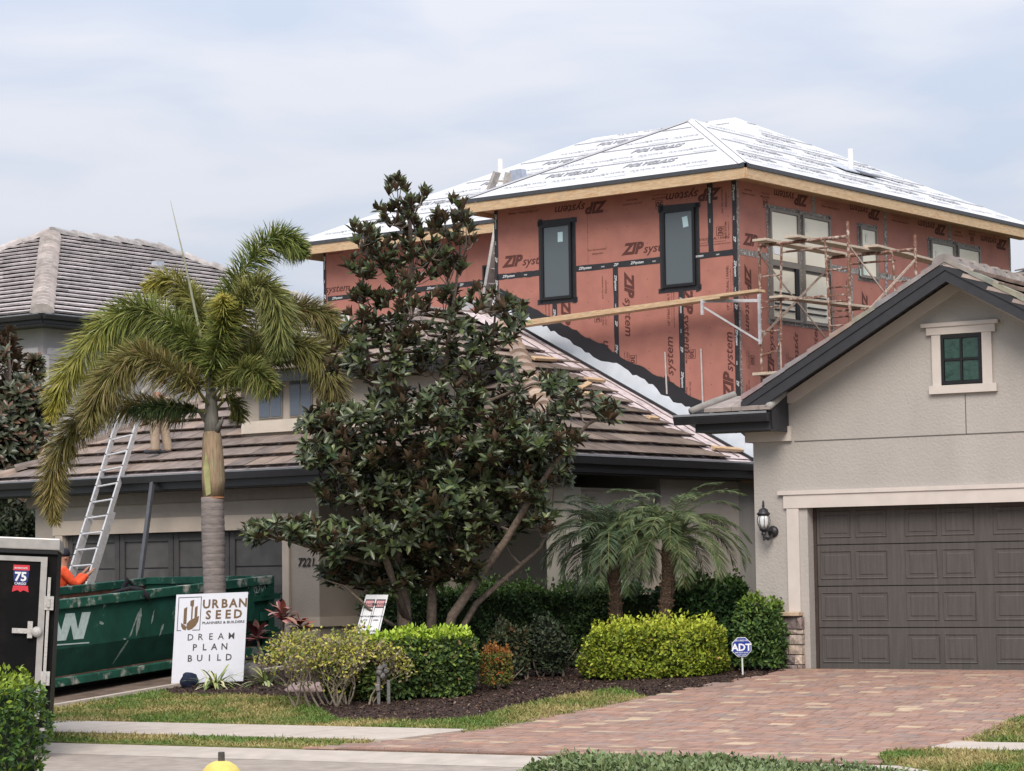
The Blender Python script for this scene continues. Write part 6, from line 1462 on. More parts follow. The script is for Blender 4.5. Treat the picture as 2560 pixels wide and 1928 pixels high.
    # head details
    hc = B[hd][0]; up = Vector((0, 0, 1))
    mb = MB(); mb.lathe(hc+up*.012*s-F_*.012*s, [(.088*s, .01*s), (.094*s, .05*s), (.082*s, .10*s), (.05*s, .125*s), (.01*s, .135*s)], 14); mb.build('cap' if cap else 'hair', cap or hcol, t, smooth=True)
    if cap: MB().prism([hc+up*.035*s+Sd*x*s+F_*f*s for x, f in ((-.07, .06), (.07, .06), (.055, .15), (-.055, .15))], up*.012*s).build('cap_brim', cap, t)
    mb = MB(); mb.lathe(hc+F_*.085*s-up*.03*s, [(.016*s, 0), (.012*s, .02*s), (.004*s, .03*s)], 8, axis=F_); mb.build('nose', M_SKIN, t, smooth=True)
    for sx in (-1, 1): MB().lathe(hc+Sd*sx*.085*s-up*.01*s, [(.022*s, 0), (.018*s, .012*s)], 8, axis=Sd*sx).build('ear', M_SKIN, t, smooth=True); MB().lathe(hc+F_*.082*s+Sd*sx*.032*s, [(.011*s, 0), (.006*s, .006*s)], 8, axis=F_).build('eye', M_HAIR, t)
    MB().fbox(Frame((0, 0), 0), 0, 0, 0, 0, 0, 0) if False else None
    MB().bar(hc+F_*.087*s-up*.055*s-Sd*.022*s, hc+F_*.087*s-up*.055*s+Sd*.022*s, .006, .007).build('mouth', mat('lips', (.25, .09, .07), var=0), t)
    return t
# worker steadying the ladder: only upper half shows between trailer and dumpster
wf_ = atD(142, 1470, 39.0); gw = Vector((wf_.x, wf_.y, .47))
tgt = Vector((.83, .30, 0))
person(gw, tgt, 'person in bright orange long sleeved shirt and dark cap gripping the ladder behind the dumpster', M_ORG, M_JEAN,
       (((.02, .20, -.20), (-.0, .36, -.02)), ((-.02, .18, -.22), (-.08, .38, -.04))), lean=.10, cap=mat('dark_cap', (.02, .02, .03), rough=.8), scale=1.05)
rf = onA(402, 1143)
person(rf+Vector((0, 0, .05)), (-.75, .25, 0), 'person in khaki trousers and dark shoes standing on the tile roof behind the palm fronds', M_TEE, M_KHA,
       (((-.04, .06, -.27), (-.02, .22, -.42)), ((.04, .04, -.28), (.02, .2, -.45))), lean=.08, stance=.10, step=.07, scale=.97)

# ================================================================ VEGETATION
def nrm_(a): return a/(np.linalg.norm(a, axis=1)[:, None]+1e-9)
def hedge(lab, p0, p1, depth, zt, n, L, cols, wts, name='hedge', cat='hedge', round_=.35, stems=True, rag=.05, group=None, zb=None, top_col=None, seed=1, pnorm=6.0, core=True, topn=None, core_col=(.02, .032, .012)):
    """clipped hedge: leaves through the outer shell of a rounded block from ground point p0 to p1 (front edge), depth away from the viewer"""
    p0, p1 = Vector(p0), Vector(p1); ax = (p1-p0); ax.z = 0; Lg = ax.length; ax.normalize(); dp_ = Vector((-ax.y, ax.x, 0))
    z0 = min(p0.z, p1.z); t = thing(name, lab, cat, (p0+p1)/2+dp_*depth/2, group); t.location.z = z0; BASE[t.name] = Vector(t.location)
    rng = np.random.RandomState(seed); H_ = zt-z0
    hx, hy_, hz = Lg/2, depth/2, H_/2; ctr = np.array((p0+p1)/2+dp_*depth/2); ctr[2] = z0+hz+.02
    d = nrm_(rng.normal(size=(n, 3))); e = 1/round_
    # superellipsoid surface sampling weighted to faces: pick face then jitter
    ar = np.array([hy_*hz*.8, hy_*hz*.8, hx*hz*1.6, hx*hz*.35, hx*hy_*1.4]); fc = rng.choice(5, n, p=ar/ar.sum()); a = rng.uniform(-1, 1, (n, 2)); q = np.zeros((n, 3)); nn = np.zeros((n, 3))
    for f_, (ax_, sg, i, j) in enumerate(((0, -1, 1, 2), (0, 1, 1, 2), (1, -1, 0, 2), (1, 1, 0, 2), (2, 1, 0, 1))):
        m_ = fc == f_; q[m_, ax_] = sg; q[m_, i] = a[m_, 0]; q[m_, j] = a[m_, 1]; nn[m_, ax_] = sg
    pn = pnorm
    r_ = (np.abs(q)**pn).sum(1)**(1/pn); q = q/r_[:, None]; nn = nrm_(nn*.6+q*np.abs(q)**3)
    dpt_ = rng.exponential(.35, n).clip(0, 2.2)[:, None]*L*1.6
    pos = q*np.array([hx, hy_, hz])-nn*dpt_
    bmp = np.array([mnoise.noise(Vector((p[0]*2.2, p[1]*2.2, p[2]*2.2+seed))) + .6*mnoise.noise(Vector((p[0]*6, p[1]*6, p[2]*6+seed))) for p in pos]); pos += nn*(bmp*rag*1.8)[:, None]
    # sprigs poking out of the top
    m_ = (nn[:, 2] > .5) & (rng.rand(n) < .12); pos[m_, 2] += rng.uniform(0, rag*1.6, m_.sum())
    axn, dpn = np.array(ax), np.array(dp_)
    wp = ctr[None]+pos[:, :1]*axn+pos[:, 1:2]*dpn; wp[:, 2] = ctr[2]+pos[:, 2]
    wn = nn[:, :1]*axn+nn[:, 1:2]*dpn; wn[:, 2] = nn[:, 2]
    D = nrm_(wn*.55+np.array([0, 0, .35])+rng.normal(0, .6, (n, 3))); Nn = nrm_(wn*.9+np.array([0, 0, .5])+rng.normal(0, .45, (n, 3)))
    c = pick(cols, wts, n, .22)
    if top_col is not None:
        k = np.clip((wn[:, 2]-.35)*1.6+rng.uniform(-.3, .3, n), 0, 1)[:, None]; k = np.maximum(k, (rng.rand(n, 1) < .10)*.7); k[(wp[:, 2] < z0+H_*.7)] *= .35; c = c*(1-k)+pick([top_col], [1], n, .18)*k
    leaves('foliage', wp, D, Nn, rng.uniform(.7, 1.25, n)*L, rng.uniform(.75, 1.2, n)*L*.55, c, FOL, t, T=T_LEAF if L > .05 else T_SMALL, kind='stuff')
    if core:  # solid dark box standing in for the shade inside the hedge
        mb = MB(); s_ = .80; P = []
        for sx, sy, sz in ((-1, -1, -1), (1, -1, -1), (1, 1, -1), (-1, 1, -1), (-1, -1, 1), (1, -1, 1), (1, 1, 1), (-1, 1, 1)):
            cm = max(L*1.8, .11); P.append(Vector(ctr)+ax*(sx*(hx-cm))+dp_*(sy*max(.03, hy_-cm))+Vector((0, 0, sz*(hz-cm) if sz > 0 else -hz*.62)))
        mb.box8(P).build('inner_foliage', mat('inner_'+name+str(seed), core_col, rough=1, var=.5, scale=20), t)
    if stems:
        mb = MB(); k = max(3, int(Lg/.28)); rr = random.Random(seed)
        for i in range(k):
            b = p0+ax*(Lg*(i+.5)/k)+dp_*rr.uniform(.12, max(.14, depth*.6)); b.z = z0-.02
            for j in range(2): mb.tube([b, b+ax*rr.uniform(-.1, .1)+Vector((0, 0, H_*.25)), b+ax*rr.uniform(-.22, .22)+dp_*rr.uniform(-.1, .1)+Vector((0, 0, H_*.6))], [.014, .011, .006], 5)
        mb.build('stems', BARK, t)
    return t
LIME = [(.10, .17, .022), (.065, .12, .02), (.17, .24, .03), (.045, .085, .02)]
def G_(px, D): return gat(px, D)
# front left hedge, bright top
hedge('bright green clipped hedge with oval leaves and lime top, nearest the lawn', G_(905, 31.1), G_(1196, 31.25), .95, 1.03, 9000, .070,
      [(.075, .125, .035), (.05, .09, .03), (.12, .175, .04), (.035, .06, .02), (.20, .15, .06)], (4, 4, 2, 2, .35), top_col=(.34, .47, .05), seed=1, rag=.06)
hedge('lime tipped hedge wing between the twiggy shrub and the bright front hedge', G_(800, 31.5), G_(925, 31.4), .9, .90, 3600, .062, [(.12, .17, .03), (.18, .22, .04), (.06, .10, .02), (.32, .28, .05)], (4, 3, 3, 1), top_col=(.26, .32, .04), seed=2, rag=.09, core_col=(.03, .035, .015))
# golden hedge
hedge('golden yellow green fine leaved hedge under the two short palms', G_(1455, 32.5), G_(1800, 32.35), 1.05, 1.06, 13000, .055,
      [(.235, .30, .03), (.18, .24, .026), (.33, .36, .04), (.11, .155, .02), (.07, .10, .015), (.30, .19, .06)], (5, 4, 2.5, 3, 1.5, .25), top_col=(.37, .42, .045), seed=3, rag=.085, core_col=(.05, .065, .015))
# long dark hedge by the porch
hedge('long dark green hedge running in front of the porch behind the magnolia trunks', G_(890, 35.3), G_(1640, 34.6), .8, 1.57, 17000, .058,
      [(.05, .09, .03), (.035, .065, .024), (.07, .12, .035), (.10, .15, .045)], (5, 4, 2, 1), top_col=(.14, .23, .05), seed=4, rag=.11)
hedge('dark green shrub block with long leaves right of the right short palm trunk', G_(1640, 34.3), G_(1885, 34.2), .7, 1.60, 6500, .075, [(.03, .07, .022), (.022, .05, .018), (.055, .11, .035)], (4, 4, 2), top_col=(.09, .17, .04), seed=5, rag=.10)
hedge('upright green shrub with round leaves beside the stone pier', G_(1832, 32.95), G_(1950, 32.72), .42, 1.38, 3600, .065, [(.06, .11, .03), (.04, .085, .025), (.10, .16, .035)], (4, 4, 2), top_col=(.15, .23, .04), seed=6, rag=.06)
hedge('dark bronze green shrub in shade between the front hedge and the golden hedge', G_(1225, 33.0), G_(1335, 33.0), .7, 1.08, 3200, .065, [(.04, .055, .028), (.06, .075, .035), (.10, .05, .025), (.03, .04, .02)], (4, 3, 1, 3), seed=7, rag=.08, core_col=(.02, .02, .012), pnorm=3)
hedge('dark open shrub left of the golden hedge', G_(1345, 33.1), G_(1430, 33.2), .7, 1.10, 2000, .060, [(.035, .05, .028), (.05, .07, .035), (.025, .035, .02)], (4, 3, 3), seed=8, rag=.08, core_col=(.015, .016, .012), pnorm=3.2)
hedge('small rounded shrub with orange red tips right of the front hedge', G_(1205, 31.9), G_(1285, 31.9), .45, .83, 2600, .040, [(.13, .15, .03), (.09, .12, .03), (.36, .09, .03), (.28, .16, .04)], (4, 4, 1.3, 1.5), name='rounded_shrub', cat='shrub', top_col=(.30, .13, .04), pnorm=2.6, seed=9, rag=.05, core_col=(.03, .03, .012))
# hedges on the near side of the street
nh1 = atD(-140, 1800, 15.2); nh2 = atD(2, 1800, 15.0)
hedge('green hedge block with bright young leaves at the lower left corner before the trailer', Vector((nh1.x-.9, nh1.y, gz(nh1))), Vector((nh2.x, nh2.y, gz(nh2))), 1.0, 1.19, 13000, .045,
      [(.07, .14, .025), (.045, .10, .022), (.13, .20, .03), (.03, .06, .018)], (4, 4, 2.5, 2), top_col=(.22, .30, .035), seed=10, rag=.045, pnorm=5)
na = atD(1222, 1900, 14.35); nb2 = atD(2090, 1905, 11.9)
hedge('grey green clipped hedge seen from above along the bottom edge of the picture', Vector((na.x, na.y-.95, gz(na))), Vector((nb2.x+.0, nb2.y-.95, gz(nb2))), .95, .815, 24000, .034,
      [(.10, .15, .06), (.14, .19, .09), (.06, .10, .035), (.18, .22, .10)], (4, 3, 3, 1.5), seed=11, rag=.022, top_col=(.15, .20, .085))

# sparse twiggy shrub
def twiggy(px, D, w_, h_, lab, seed):
    b = gat(px, D); t = thing('twiggy_shrub', lab, 'shrub', b); rr = random.Random(seed); mb = MB(); tips = []
    def grow(p, d, L_, r_, dep):
        q_ = p+d*L_; mid = p+d*L_*.5+Vector((rr.uniform(-.03, .03), rr.uniform(-.03, .03), 0)); mb.tube([p, mid, q_], [r_, r_*.8, r_*.6], 5); tips.append(q_)
        if dep > 0:
            for k in range(rr.choice((2, 3))): grow(q_, (d+Vector((rr.uniform(-.9, .9), rr.uniform(-.7, .7), rr.uniform(-.15, .6)))).normalized(), L_*rr.uniform(.6, .85), r_*.62, dep-1)
    for k in range(11): grow(b+Vector((rr.uniform(-.32, .32)*w_, rr.uniform(-.25, .25), 0)), Vector((rr.uniform(-.6, .6), rr.uniform(-.4, .4), 1)).normalized(), h_*.30, .014, 4)
    mb.build('twigs', mat('grey_twig', (.26, .22, .17), rough=.95, var=.25, scale=30), t, kind='stuff'); tips = np.array([tuple(x) for x in tips]); ok = tips[:, 2] > b.z+.22; tips = tips[ok]
    n = 3000; i = np.random.randint(0, len(tips), n); P = tips[i]+np.random.normal(0, .04, (n, 3)); D_ = np.random.normal(0, 1, (n, 3))+[0, -.2, .4]; N_ = np.random.normal(0, .5, (n, 3))+[0, -.4, .8]
    leaves('foliage', P, D_, N_, np.random.uniform(.03, .06, n), np.random.uniform(.018, .032, n), pick([(.30, .30, .05), (.42, .38, .07), (.14, .18, .04), (.30, .25, .15), (.24, .20, .14)], (4, 2.5, 2.5, 1.5, 2), n), FOL, t, kind='stuff')
twiggy(800, 31.0, 1.3, 1.0, 'sparse woody shrub with grey twigs and yellow leaves left of the front hedge', 5)
twiggy(880, 30.95, .8, .85, 'second sparse twiggy patch with yellow leaves at the foot of the front hedge', 8)

# strap leaved plants and red cordylines
def strap(px, D, n, L, cols, wts, lab, name, group=None, up=.9, wd=.03, dr=.9, zoff=0, cat='plant'):
    b = gat(px, D)+Vector((0, 0, zoff)); t = thing(name, lab, cat, gat(px, D), group); an = np.random.uniform(0, 2*np.pi, n); el = np.random.uniform(.25, 1.35, n)
    Dd = np.stack([np.cos(an)*np.cos(el), np.sin(an)*np.cos(el), np.sin(el)*up], 1); P = np.tile(np.array(b), (n, 1))+np.random.normal(0, .03, (n, 3))*[1, 1, .2]
    sd_ = np.stack([-np.sin(an), np.cos(an), np.zeros(n)], 1)
    ribbons('leaf_blades', P, Dd, np.random.uniform(.6, 1.1, n)*L, np.full(n, wd), np.random.uniform(.3, 1, n)*dr, pick(cols, wts, n, .15), FOL, t, segs=5, side=sd_, kind='stuff'); return t
VG = [(.30, .34, .12), (.16, .24, .07), (.50, .50, .30), (.10, .16, .05)]
strap(538, 34.1, 60, .62, VG, (3, 3, 2, 2), 'variegated strap leaf plant in front of the yard sign', 'strap_leaf_plant', 'variegated strap leaf plants'); strap(664, 34.2, 55, .60, VG, (3, 4, 1.5, 2), 'variegated strap leaf plant right of the yard sign below the red plants', 'strap_leaf_plant', 'variegated strap leaf plants')
def cordy(px, D, topy, n, L, cols, lab, lean=0, seed=0, wts=(1, 1, 1)):
    rr = random.Random(seed); g0 = gat(px, D); tp = atD(px+lean, topy, D); t = thing('cordyline', lab, 'plant', g0, 'red leaved cordylines'); mid = g0.lerp(tp, .5)+Vector((rr.uniform(-.04, .04), 0, 0)); tip = g0.lerp(tp, .72)
    MB().tube([g0, mid, tip, g0.lerp(tp, .85)], [.022, .02, .018, .012], 7).build('cane', BARK, t)
    for k in range(n):
        f_ = rr.uniform(0, 1); p = tip.lerp(tp, f_*.45); an = rr.uniform(0, 2*math.pi); el = .25+f_*1.0+rr.uniform(-.2, .2); d = Vector((math.cos(an)*math.cos(el), math.sin(an)*math.cos(el), math.sin(el))); sdv = Vector((-math.sin(an), math.cos(an), 0)); ll = L*rr.uniform(.7, 1.1); c_ = rr.choices(cols, weights=wts)[0]; c_ = tuple(x*rr.uniform(.8, 1.2) for x in c_)
        mb = MB(); pr0 = None; dr = rr.uniform(.2, .75)
        for i in range(6):
            s_ = i/5; cpt = p+d*ll*s_-Vector((0, 0, dr*s_*s_*ll)); ww = ll*.13*math.sin(math.pi*min(1, .12+s_*.88))**.8*(1 if i < 5 else .05); up_ = sdv.cross(d).normalized()
            cur = (cpt-sdv*ww+up_*ww*.3, cpt, cpt+sdv*ww+up_*ww*.3)
            if pr0: mb.add(list(pr0)+list(cur), [(0, 1, 4, 3), (1, 2, 5, 4)], 0, c_)
            pr0 = cur
        mb.build('leaf', FOL, t)
cordy(716, 35.0, 1500, 30, .36, [(.20, .045, .06), (.30, .10, .09), (.42, .25, .20)], 'tall cordyline with maroon and pink leaves in front of the corner pillar', lean=-10, seed=1)
cordy(648, 34.9, 1562, 26, .34, [(.16, .04, .05), (.10, .035, .04), (.30, .13, .12)], 'low cordyline with dark maroon leaves right of the yard sign', lean=-6, seed=2)
cordy(756, 35.2, 1530, 12, .30, [(.36, .10, .04), (.30, .07, .03), (.22, .08, .04)], 'withered cordyline with rusty orange leaves before the pillar base', lean=-6, seed=3)
cordy(722, 35.0, 1600, 14, .26, [(.24, .06, .04), (.30, .12, .06), (.16, .05, .04)], 'small red cordyline shoot at the foot of the tall maroon one', lean=0, seed=4)

# ---------------- magnolia
def magnolia():
    Dm = 33.0; base = gat(1060, Dm); t = thing('magnolia_tree', 'large multi stemmed magnolia with glossy dark leaves and brown undersides in the centre', 'tree', base)
    rr = random.Random(3)
    def T(px, py, dD=0): return atD(px, py, Dm+dD)
    stems = [([(1012, 1600, 0), (1010, 1520, 0), (990, 1400, -.1), (985, 1250, 0), (975, 1050, .1), (1000, 850, 0), (1030, 700, 0), (1025, 560, 0), (1000, 490, 0)], .105, .015),
             ([(1078, 1600, .2), (1080, 1500, .2), (1075, 1350, .2), (1090, 1150, .2), (1110, 950, .1), (1130, 780, 0), (1150, 640, 0)], .075, .015),
             ([(1118, 1600, 0), (1130, 1540, 0), (1200, 1440, -.1), (1265, 1350, -.2), (1330, 1240, -.3), (1400, 1140, -.3), (1470, 1060, -.3), (1530, 1030, -.3)], .075, .014),
             ([(1145, 1590, .1), (1190, 1510, .2), (1270, 1440, .3), (1350, 1370, .4), (1375, 1320, .4)], .05, .015),
             ([(1020, 1560, 0), (965, 1400, -.4), (900, 1250, -.5), (840, 1120, -.5), (800, 1060, -.4)], .06, .012),
             ([(990, 1420, 0), (900, 1400, -.5), (800, 1375, -.7), (700, 1345, -.8), (630, 1340, -.8)], .04, .012),
             ([(1090, 1150, .2), (1180, 1000, .2), (1230, 880, .1), (1240, 760, 0)], .045, .012),
             ([(1110, 1000, .2), (1230, 1000, 0), (1330, 960, -.1), (1400, 950, -.1)], .035, .012),
             ([(975, 1050, .1), (920, 900, .1), (900, 760, .1), (915, 640, 0)], .04, .012)]
    pts = []; tk = MB()
    for P, r0, r1 in stems:
        W_ = [T(*p) for p in P]; n = len(W_); tk.tube(W_, [r0+(r1-r0)*i/(n-1) for i in range(n)], 9)
        for a, b in zip(W_[:-1], W_[1:]):
            for k in range(5): pts.append(a.lerp(b, k/5))
        pts.append(W_[-1])
    tk.build('trunk', BARK, t, smooth=True)
    # bare low branch across the danger sign
    bb = MB(); bb.tube([T(985, 1565, -.3), T(935, 1535, -.5), T(900, 1500, -.6), T(860, 1465, -.6), T(780, 1440, -.6)], [.03, .022, .018, .012, .006], 7); bb.build('low_branch', BARK, t, smooth=True)
    lumps = [(995, 480, 30, 35, 7), (1045, 500, 25, 25, 5), (985, 540, 45, 30, 10), (1040, 560, 50, 35, 12), (1110, 560, 35, 25, 6), (1150, 530, 35, 35, 9), (900, 595, 40, 28, 9), (960, 620, 60, 35, 15), (1080, 620, 60, 35, 15), (1165, 590, 30, 45, 9), (920, 660, 55, 38, 17), (1020, 680, 75, 45, 25), (1120, 680, 45, 45, 13),
             (930, 740, 55, 38, 15), (1030, 760, 65, 40, 16), (1110, 760, 50, 38, 11), (1220, 750, 50, 38, 12), (1280, 790, 30, 45, 12), (900, 820, 55, 38, 16), (1000, 840, 65, 45, 18), (1115, 820, 65, 45, 15), (1225, 850, 55, 42, 13), (870, 900, 55, 38, 17), (960, 920, 65, 48, 20), (1080, 900, 65, 48, 18), (1190, 930, 65, 48, 15), (1285, 950, 38, 38, 6), (1385, 965, 55, 32, 14), (1450, 1010, 50, 28, 9), (1518, 1030, 38, 26, 9),
             (1350, 1040, 70, 36, 13), (1240, 1040, 80, 48, 25), (1130, 1020, 80, 58, 32), (1000, 1030, 90, 58, 36), (860, 1050, 90, 48, 30), (790, 1058, 42, 26, 11), (790, 1130, 45, 38, 18), (880, 1140, 80, 48, 36), (1000, 1150, 90, 60, 42), (1120, 1140, 80, 60, 40), (1240, 1130, 80, 50, 34), (1350, 1110, 62, 42, 20), (850, 1220, 58, 40, 22), (950, 1240, 80, 50, 38), (1080, 1250, 90, 60, 44), (1200, 1230, 80, 60, 36), (1300, 1220, 55, 48, 20), (1410, 1105, 50, 34, 13), (1385, 1180, 42, 38, 12), (1345, 1295, 45, 40, 10), (1320, 1150, 50, 40, 14),
             (640, 1338, 28, 22, 8), (690, 1322, 42, 26, 14), (760, 1325, 45, 26, 14), (840, 1350, 60, 48, 28), (930, 1350, 70, 50, 38), (1040, 1350, 80, 60, 42), (1150, 1340, 78, 58, 34), (1255, 1310, 52, 48, 12), (860, 1430, 60, 35, 20), (960, 1450, 70, 38, 26), (1060, 1440, 60, 38, 18), (1150, 1415, 55, 38, 13)]
    ros = []; tw = MB()
    for lx_, ly, rx, ry, n in lumps:
        dens = 1.75 if ly > 1000 else 1.25
        dep0 = rr.uniform(-.4, .3)+(-.75 if lx_ < 860 and ly > 1280 else 0)
        wd_ = 1.35 if 950 < ly < 1420 else .75
        hub = T(lx_, ly+ry*.8, dep0); near_ = min(pts, key=lambda p: (p-hub).length+.6*abs(min(0, hub.z-p.z))); midp = near_.lerp(hub, .55)+Vector((0, 0, -.05)); tw.tube([near_, midp, hub], [.018, .013, .010], 5, cap=False)
        for k in range(int(n*dens)):
            a = rr.uniform(0, 2*math.pi); r_ = math.sqrt(rr.uniform(0, 1)); dd_ = dep0+rr.uniform(-wd_, wd_)*.7*math.sqrt(max(.05, 1-r_*r_*.6))
            p = T(lx_+rx*r_*math.cos(a), ly+ry*r_*math.sin(a), dd_); ros.append(p)
            if k % 2 == 0: tw.tube([hub, hub.lerp(p, .6)+Vector((0, 0, -.03)), p], [.008, .006, .005], 4, cap=False)
    tw.build('branches', mat('twig_bark', (.19, .155, .13), rough=.95, var=.25, scale=20), t)
    P, D, N_, L_, Wd, cc = [], [], [], [], [], []; cx = base.x
    for p in ros:
        ax = Vector((rr.uniform(-.6, .6)+(p.x-cx)*.18, rr.uniform(-1.0, .25), rr.uniform(.25, 1.2))).normalized(); s1 = ax.orthogonal().normalized(); s2 = ax.cross(s1); m = rr.choice((8, 9, 10, 11)); ph = rr.uniform(0, 6)
        up = p.z > 5.2
        for k in range(m):
            an = ph+2.4*k+rr.uniform(-.35, .35); sp_a = math.radians((24 if up else 36)+k*(4.5 if up else 6)+rr.uniform(-17, 17)); rad = s1*math.cos(an)+s2*math.sin(an); d = ax*math.cos(sp_a)+rad*math.sin(sp_a); nrm = ax*math.sin(sp_a)-rad*math.cos(sp_a)
            if up: d = (d+Vector((0, 0, .35))).normalized()
            P.append(tuple(p-ax*rr.uniform(0, .04))); D.append(tuple(d)); N_.append(tuple(nrm)); L_.append(rr.uniform(.12, .195)); Wd.append(rr.uniform(.052, .072)); f_ = rr.uniform(.7, 1.35)
            base_c = rr.choices([(.052, .070, .030), (.040, .055, .027), (.075, .098, .038), (.13, .16, .06)], weights=(5, 4, 3, .6))[0]; cc.append(tuple(x*f_ for x in base_c))
    P, D, N_, L_, Wd, cc = map(np.array, (P, D, N_, L_, Wd, cc))
    FM = mat('magnolia_leaf', (.04, .07, .03), rough=.32, var=0, attr=True, spec=.45, back=(.10, .066, .042))
    order = np.argsort(P[:, 1]); idx = order[:900][np.random.choice(900, 280, replace=False)]; rest = np.setdiff1d(np.arange(len(P)), idx)
    leaves('leaf_mass', P[rest], D[rest], N_[rest], L_[rest], Wd[rest], cc[rest], FM, t, kind='stuff')
    tv, tf = T_LEAF; protos = []
    for c_ in ((.034, .062, .026), (.05, .085, .032), (.028, .052, .024), (.09, .13, .04)):
        me = bpy.data.meshes.new('leaf'); me.from_pydata([(a, b*.36, u) for a, b, u in tv], [], tf); ca = me.color_attributes.new('Col', 'FLOAT_COLOR', 'CORNER'); ca.data.foreach_set('color', [*c_, 1]*8); me.materials.append(FM); protos.append(me)
    for i in idx:
        o = bpy.data.objects.new('leaf', rr.choice(protos)); C.objects.link(o); o.parent = t; d = Vector(D[i]).normalized(); s_ = Vector(N_[i]).cross(d).normalized(); u_ = d.cross(s_)
        m3 = Matrix((d, s_, u_)).transposed()*float(L_[i]); m4 = m3.to_4x4(); m4.translation = Vector(P[i])-base; o.matrix_basis = m4
magnolia()
def dark_tree(px, D, top, w_, lab, seed, n=900, bottom=1330, leafL=.15):
    base = gat(px, D); t = thing('magnolia_tree', lab, 'tree', base); rr = random.Random(seed); zt = atD(px, top, D).z
    MB().tube([base, base+Vector((.1, 0, (zt-base.z)*.5)), Vector((base.x, base.y, zt-.5))], [.13, .09, .02], 8).build('trunk', BARK, t, smooth=True)
    P, D_, N_, L_, Wd, cc = [], [], [], [], [], []; tw = MB()
    for k in range(n):
        z = rr.uniform(base.z+.5, zt); f_ = (z-base.z)/(zt-base.z); rad = w_*(math.sin(math.pi*min(1, .22+f_*.78))**.6)*(.8+.75*mnoise.noise(Vector((z*1.6, seed, 0)))+.12); a = rr.uniform(0, 2*math.pi); r_ = rad*math.sqrt(rr.uniform(.15, 1)); p = Vector((base.x+r_*math.cos(a), base.y+r_*math.sin(a), z)); gap = mnoise.noise(p*1.1)
        if gap > .12: continue
        if k % 8 == 0: tw.tube([Vector((base.x, base.y, z-.5)), p], [.02, .006], 4, cap=False)
        ax = Vector((math.cos(a)*.6, math.sin(a)*.6-.3, rr.uniform(.3, 1))).normalized(); s1 = ax.orthogonal().normalized(); s2 = ax.cross(s1)
        for j in range(9):
            an = 2.4*j; sa = math.radians(35+j*6); rd = s1*math.cos(an)+s2*math.sin(an); d = ax*math.cos(sa)+rd*math.sin(sa); P.append(tuple(p)); D_.append(tuple(d)); N_.append(tuple(ax*math.sin(sa)-rd*math.cos(sa))); L_.append(rr.uniform(.7, 1.1)*leafL); Wd.append(leafL*.38); q_ = rr.uniform(.7, 1.3); cc.append(tuple(x*q_ for x in rr.choice(((.05, .062, .034), (.04, .052, .03), (.12, .07, .045), (.075, .085, .05)))))
    tw.build('branches', BARK, t); leaves('crown', np.array(P), np.array(D_), np.array(N_), np.array(L_), np.array(Wd), np.array(cc), MC['magnolia_leaf'], t, kind='stuff')
dark_tree(22, 50.5, 812, 1.05, 'dark magnolia at the left edge behind the garage corner', 4, n=1250, leafL=.25)
dark_tree(88, 52.5, 900, .45, 'slim dark magnolia between the left edge tree and the neighbour house wall', 6, n=330, leafL=.25)
dark_tree(-60, 49.5, 1000, 1.2, 'dark understory tree filling the gap left of the garage wall', 9, n=800, leafL=.25)
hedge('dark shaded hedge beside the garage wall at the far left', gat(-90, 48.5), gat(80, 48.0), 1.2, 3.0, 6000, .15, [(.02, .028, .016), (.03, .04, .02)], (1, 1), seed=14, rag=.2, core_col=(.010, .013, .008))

# ---------------- palms
def curve_pts(P, n):   # Catmull-Rom through points
    P = [P[0]*2-P[1]]+P+[P[-1]*2-P[-2]]; o = []; segs = len(P)-3
    for i in range(n):
        s = i/(n-1)*segs; k = min(int(s), segs-1); t_ = s-k; a, b, c, d = P[k:k+4]
        o.append(.5*((2*b)+(c-a)*t_+(2*a-5*b+4*c-d)*t_*t_+(3*b-a-3*c+d)*t_**3))
    return o
def frond(parent, pts, r0, nleaf, L0, cols, wts, plume=True, start=.12, w_=.012, droop=.5, name='frond', tipy=None, endL=.45):
    """one palm leaf: rachis tube and its leaflets; plume = leaflets all round, else two rows"""
    n = 26; Q = curve_pts(pts, n); root = MB().tube(Q, [r0*(1-.85*i/(n-1)) for i in range(n)], 5, col=None).build(name, mat('rachis', (.18, .19, .07), rough=.6, var=.15, scale=10), parent)
    t_ = np.sort(np.random.uniform(start, .995, nleaf)); Qa = np.array([tuple(q) for q in Q]); k = (t_*(n-1)); i0 = np.clip(k.astype(int), 0, n-2); fr = (k-i0)[:, None]; P = Qa[i0]*(1-fr)+Qa[i0+1]*fr; tg = nrm_(Qa[i0+1]-Qa[i0])
    ref = nrm_(np.cross(tg, np.tile([0, 0, 1.0], (nleaf, 1)))); up = np.cross(ref, tg)
    if plume: an = np.random.uniform(0, 2*np.pi, nleaf); rad = ref*np.cos(an)[:, None]+up*np.sin(an)[:, None]; D = nrm_(rad*.9+tg*.55+np.random.normal(0, .2, (nleaf, 3)))
    else:
        sg = np.where(np.arange(nleaf) % 2 == 0, 1, -1)[:, None]; rad = ref*sg; D = nrm_(rad*.85+tg*np.linspace(.5, .9, nleaf)[:, None]+up*.22+np.random.normal(0, .07, (nleaf, 3)))
    Ls = L0*(np.sin(np.pi*np.clip(.15+t_*.75, 0, 1))**.5)*np.random.uniform(.8, 1.1, nleaf); Ls *= np.where(t_ > .85, 1-(t_-.85)/.15*(1-endL), 1)
    c = pick(cols, wts, nleaf, .18)
    if tipy is not None: kk = np.clip((t_-.45)*1.6+np.random.uniform(-.2, .2, nleaf), 0, 1)[:, None]; c = c*(1-kk)+pick([tipy], [1], nleaf, .2)*kk
    ribbons('leaflets', P, D, Ls, np.full(nleaf, w_)*np.random.uniform(.8, 1.2, nleaf), np.random.uniform(.5, 1.2, nleaf)*droop, c, FOL, root, segs=3, kind='stuff')
    return root
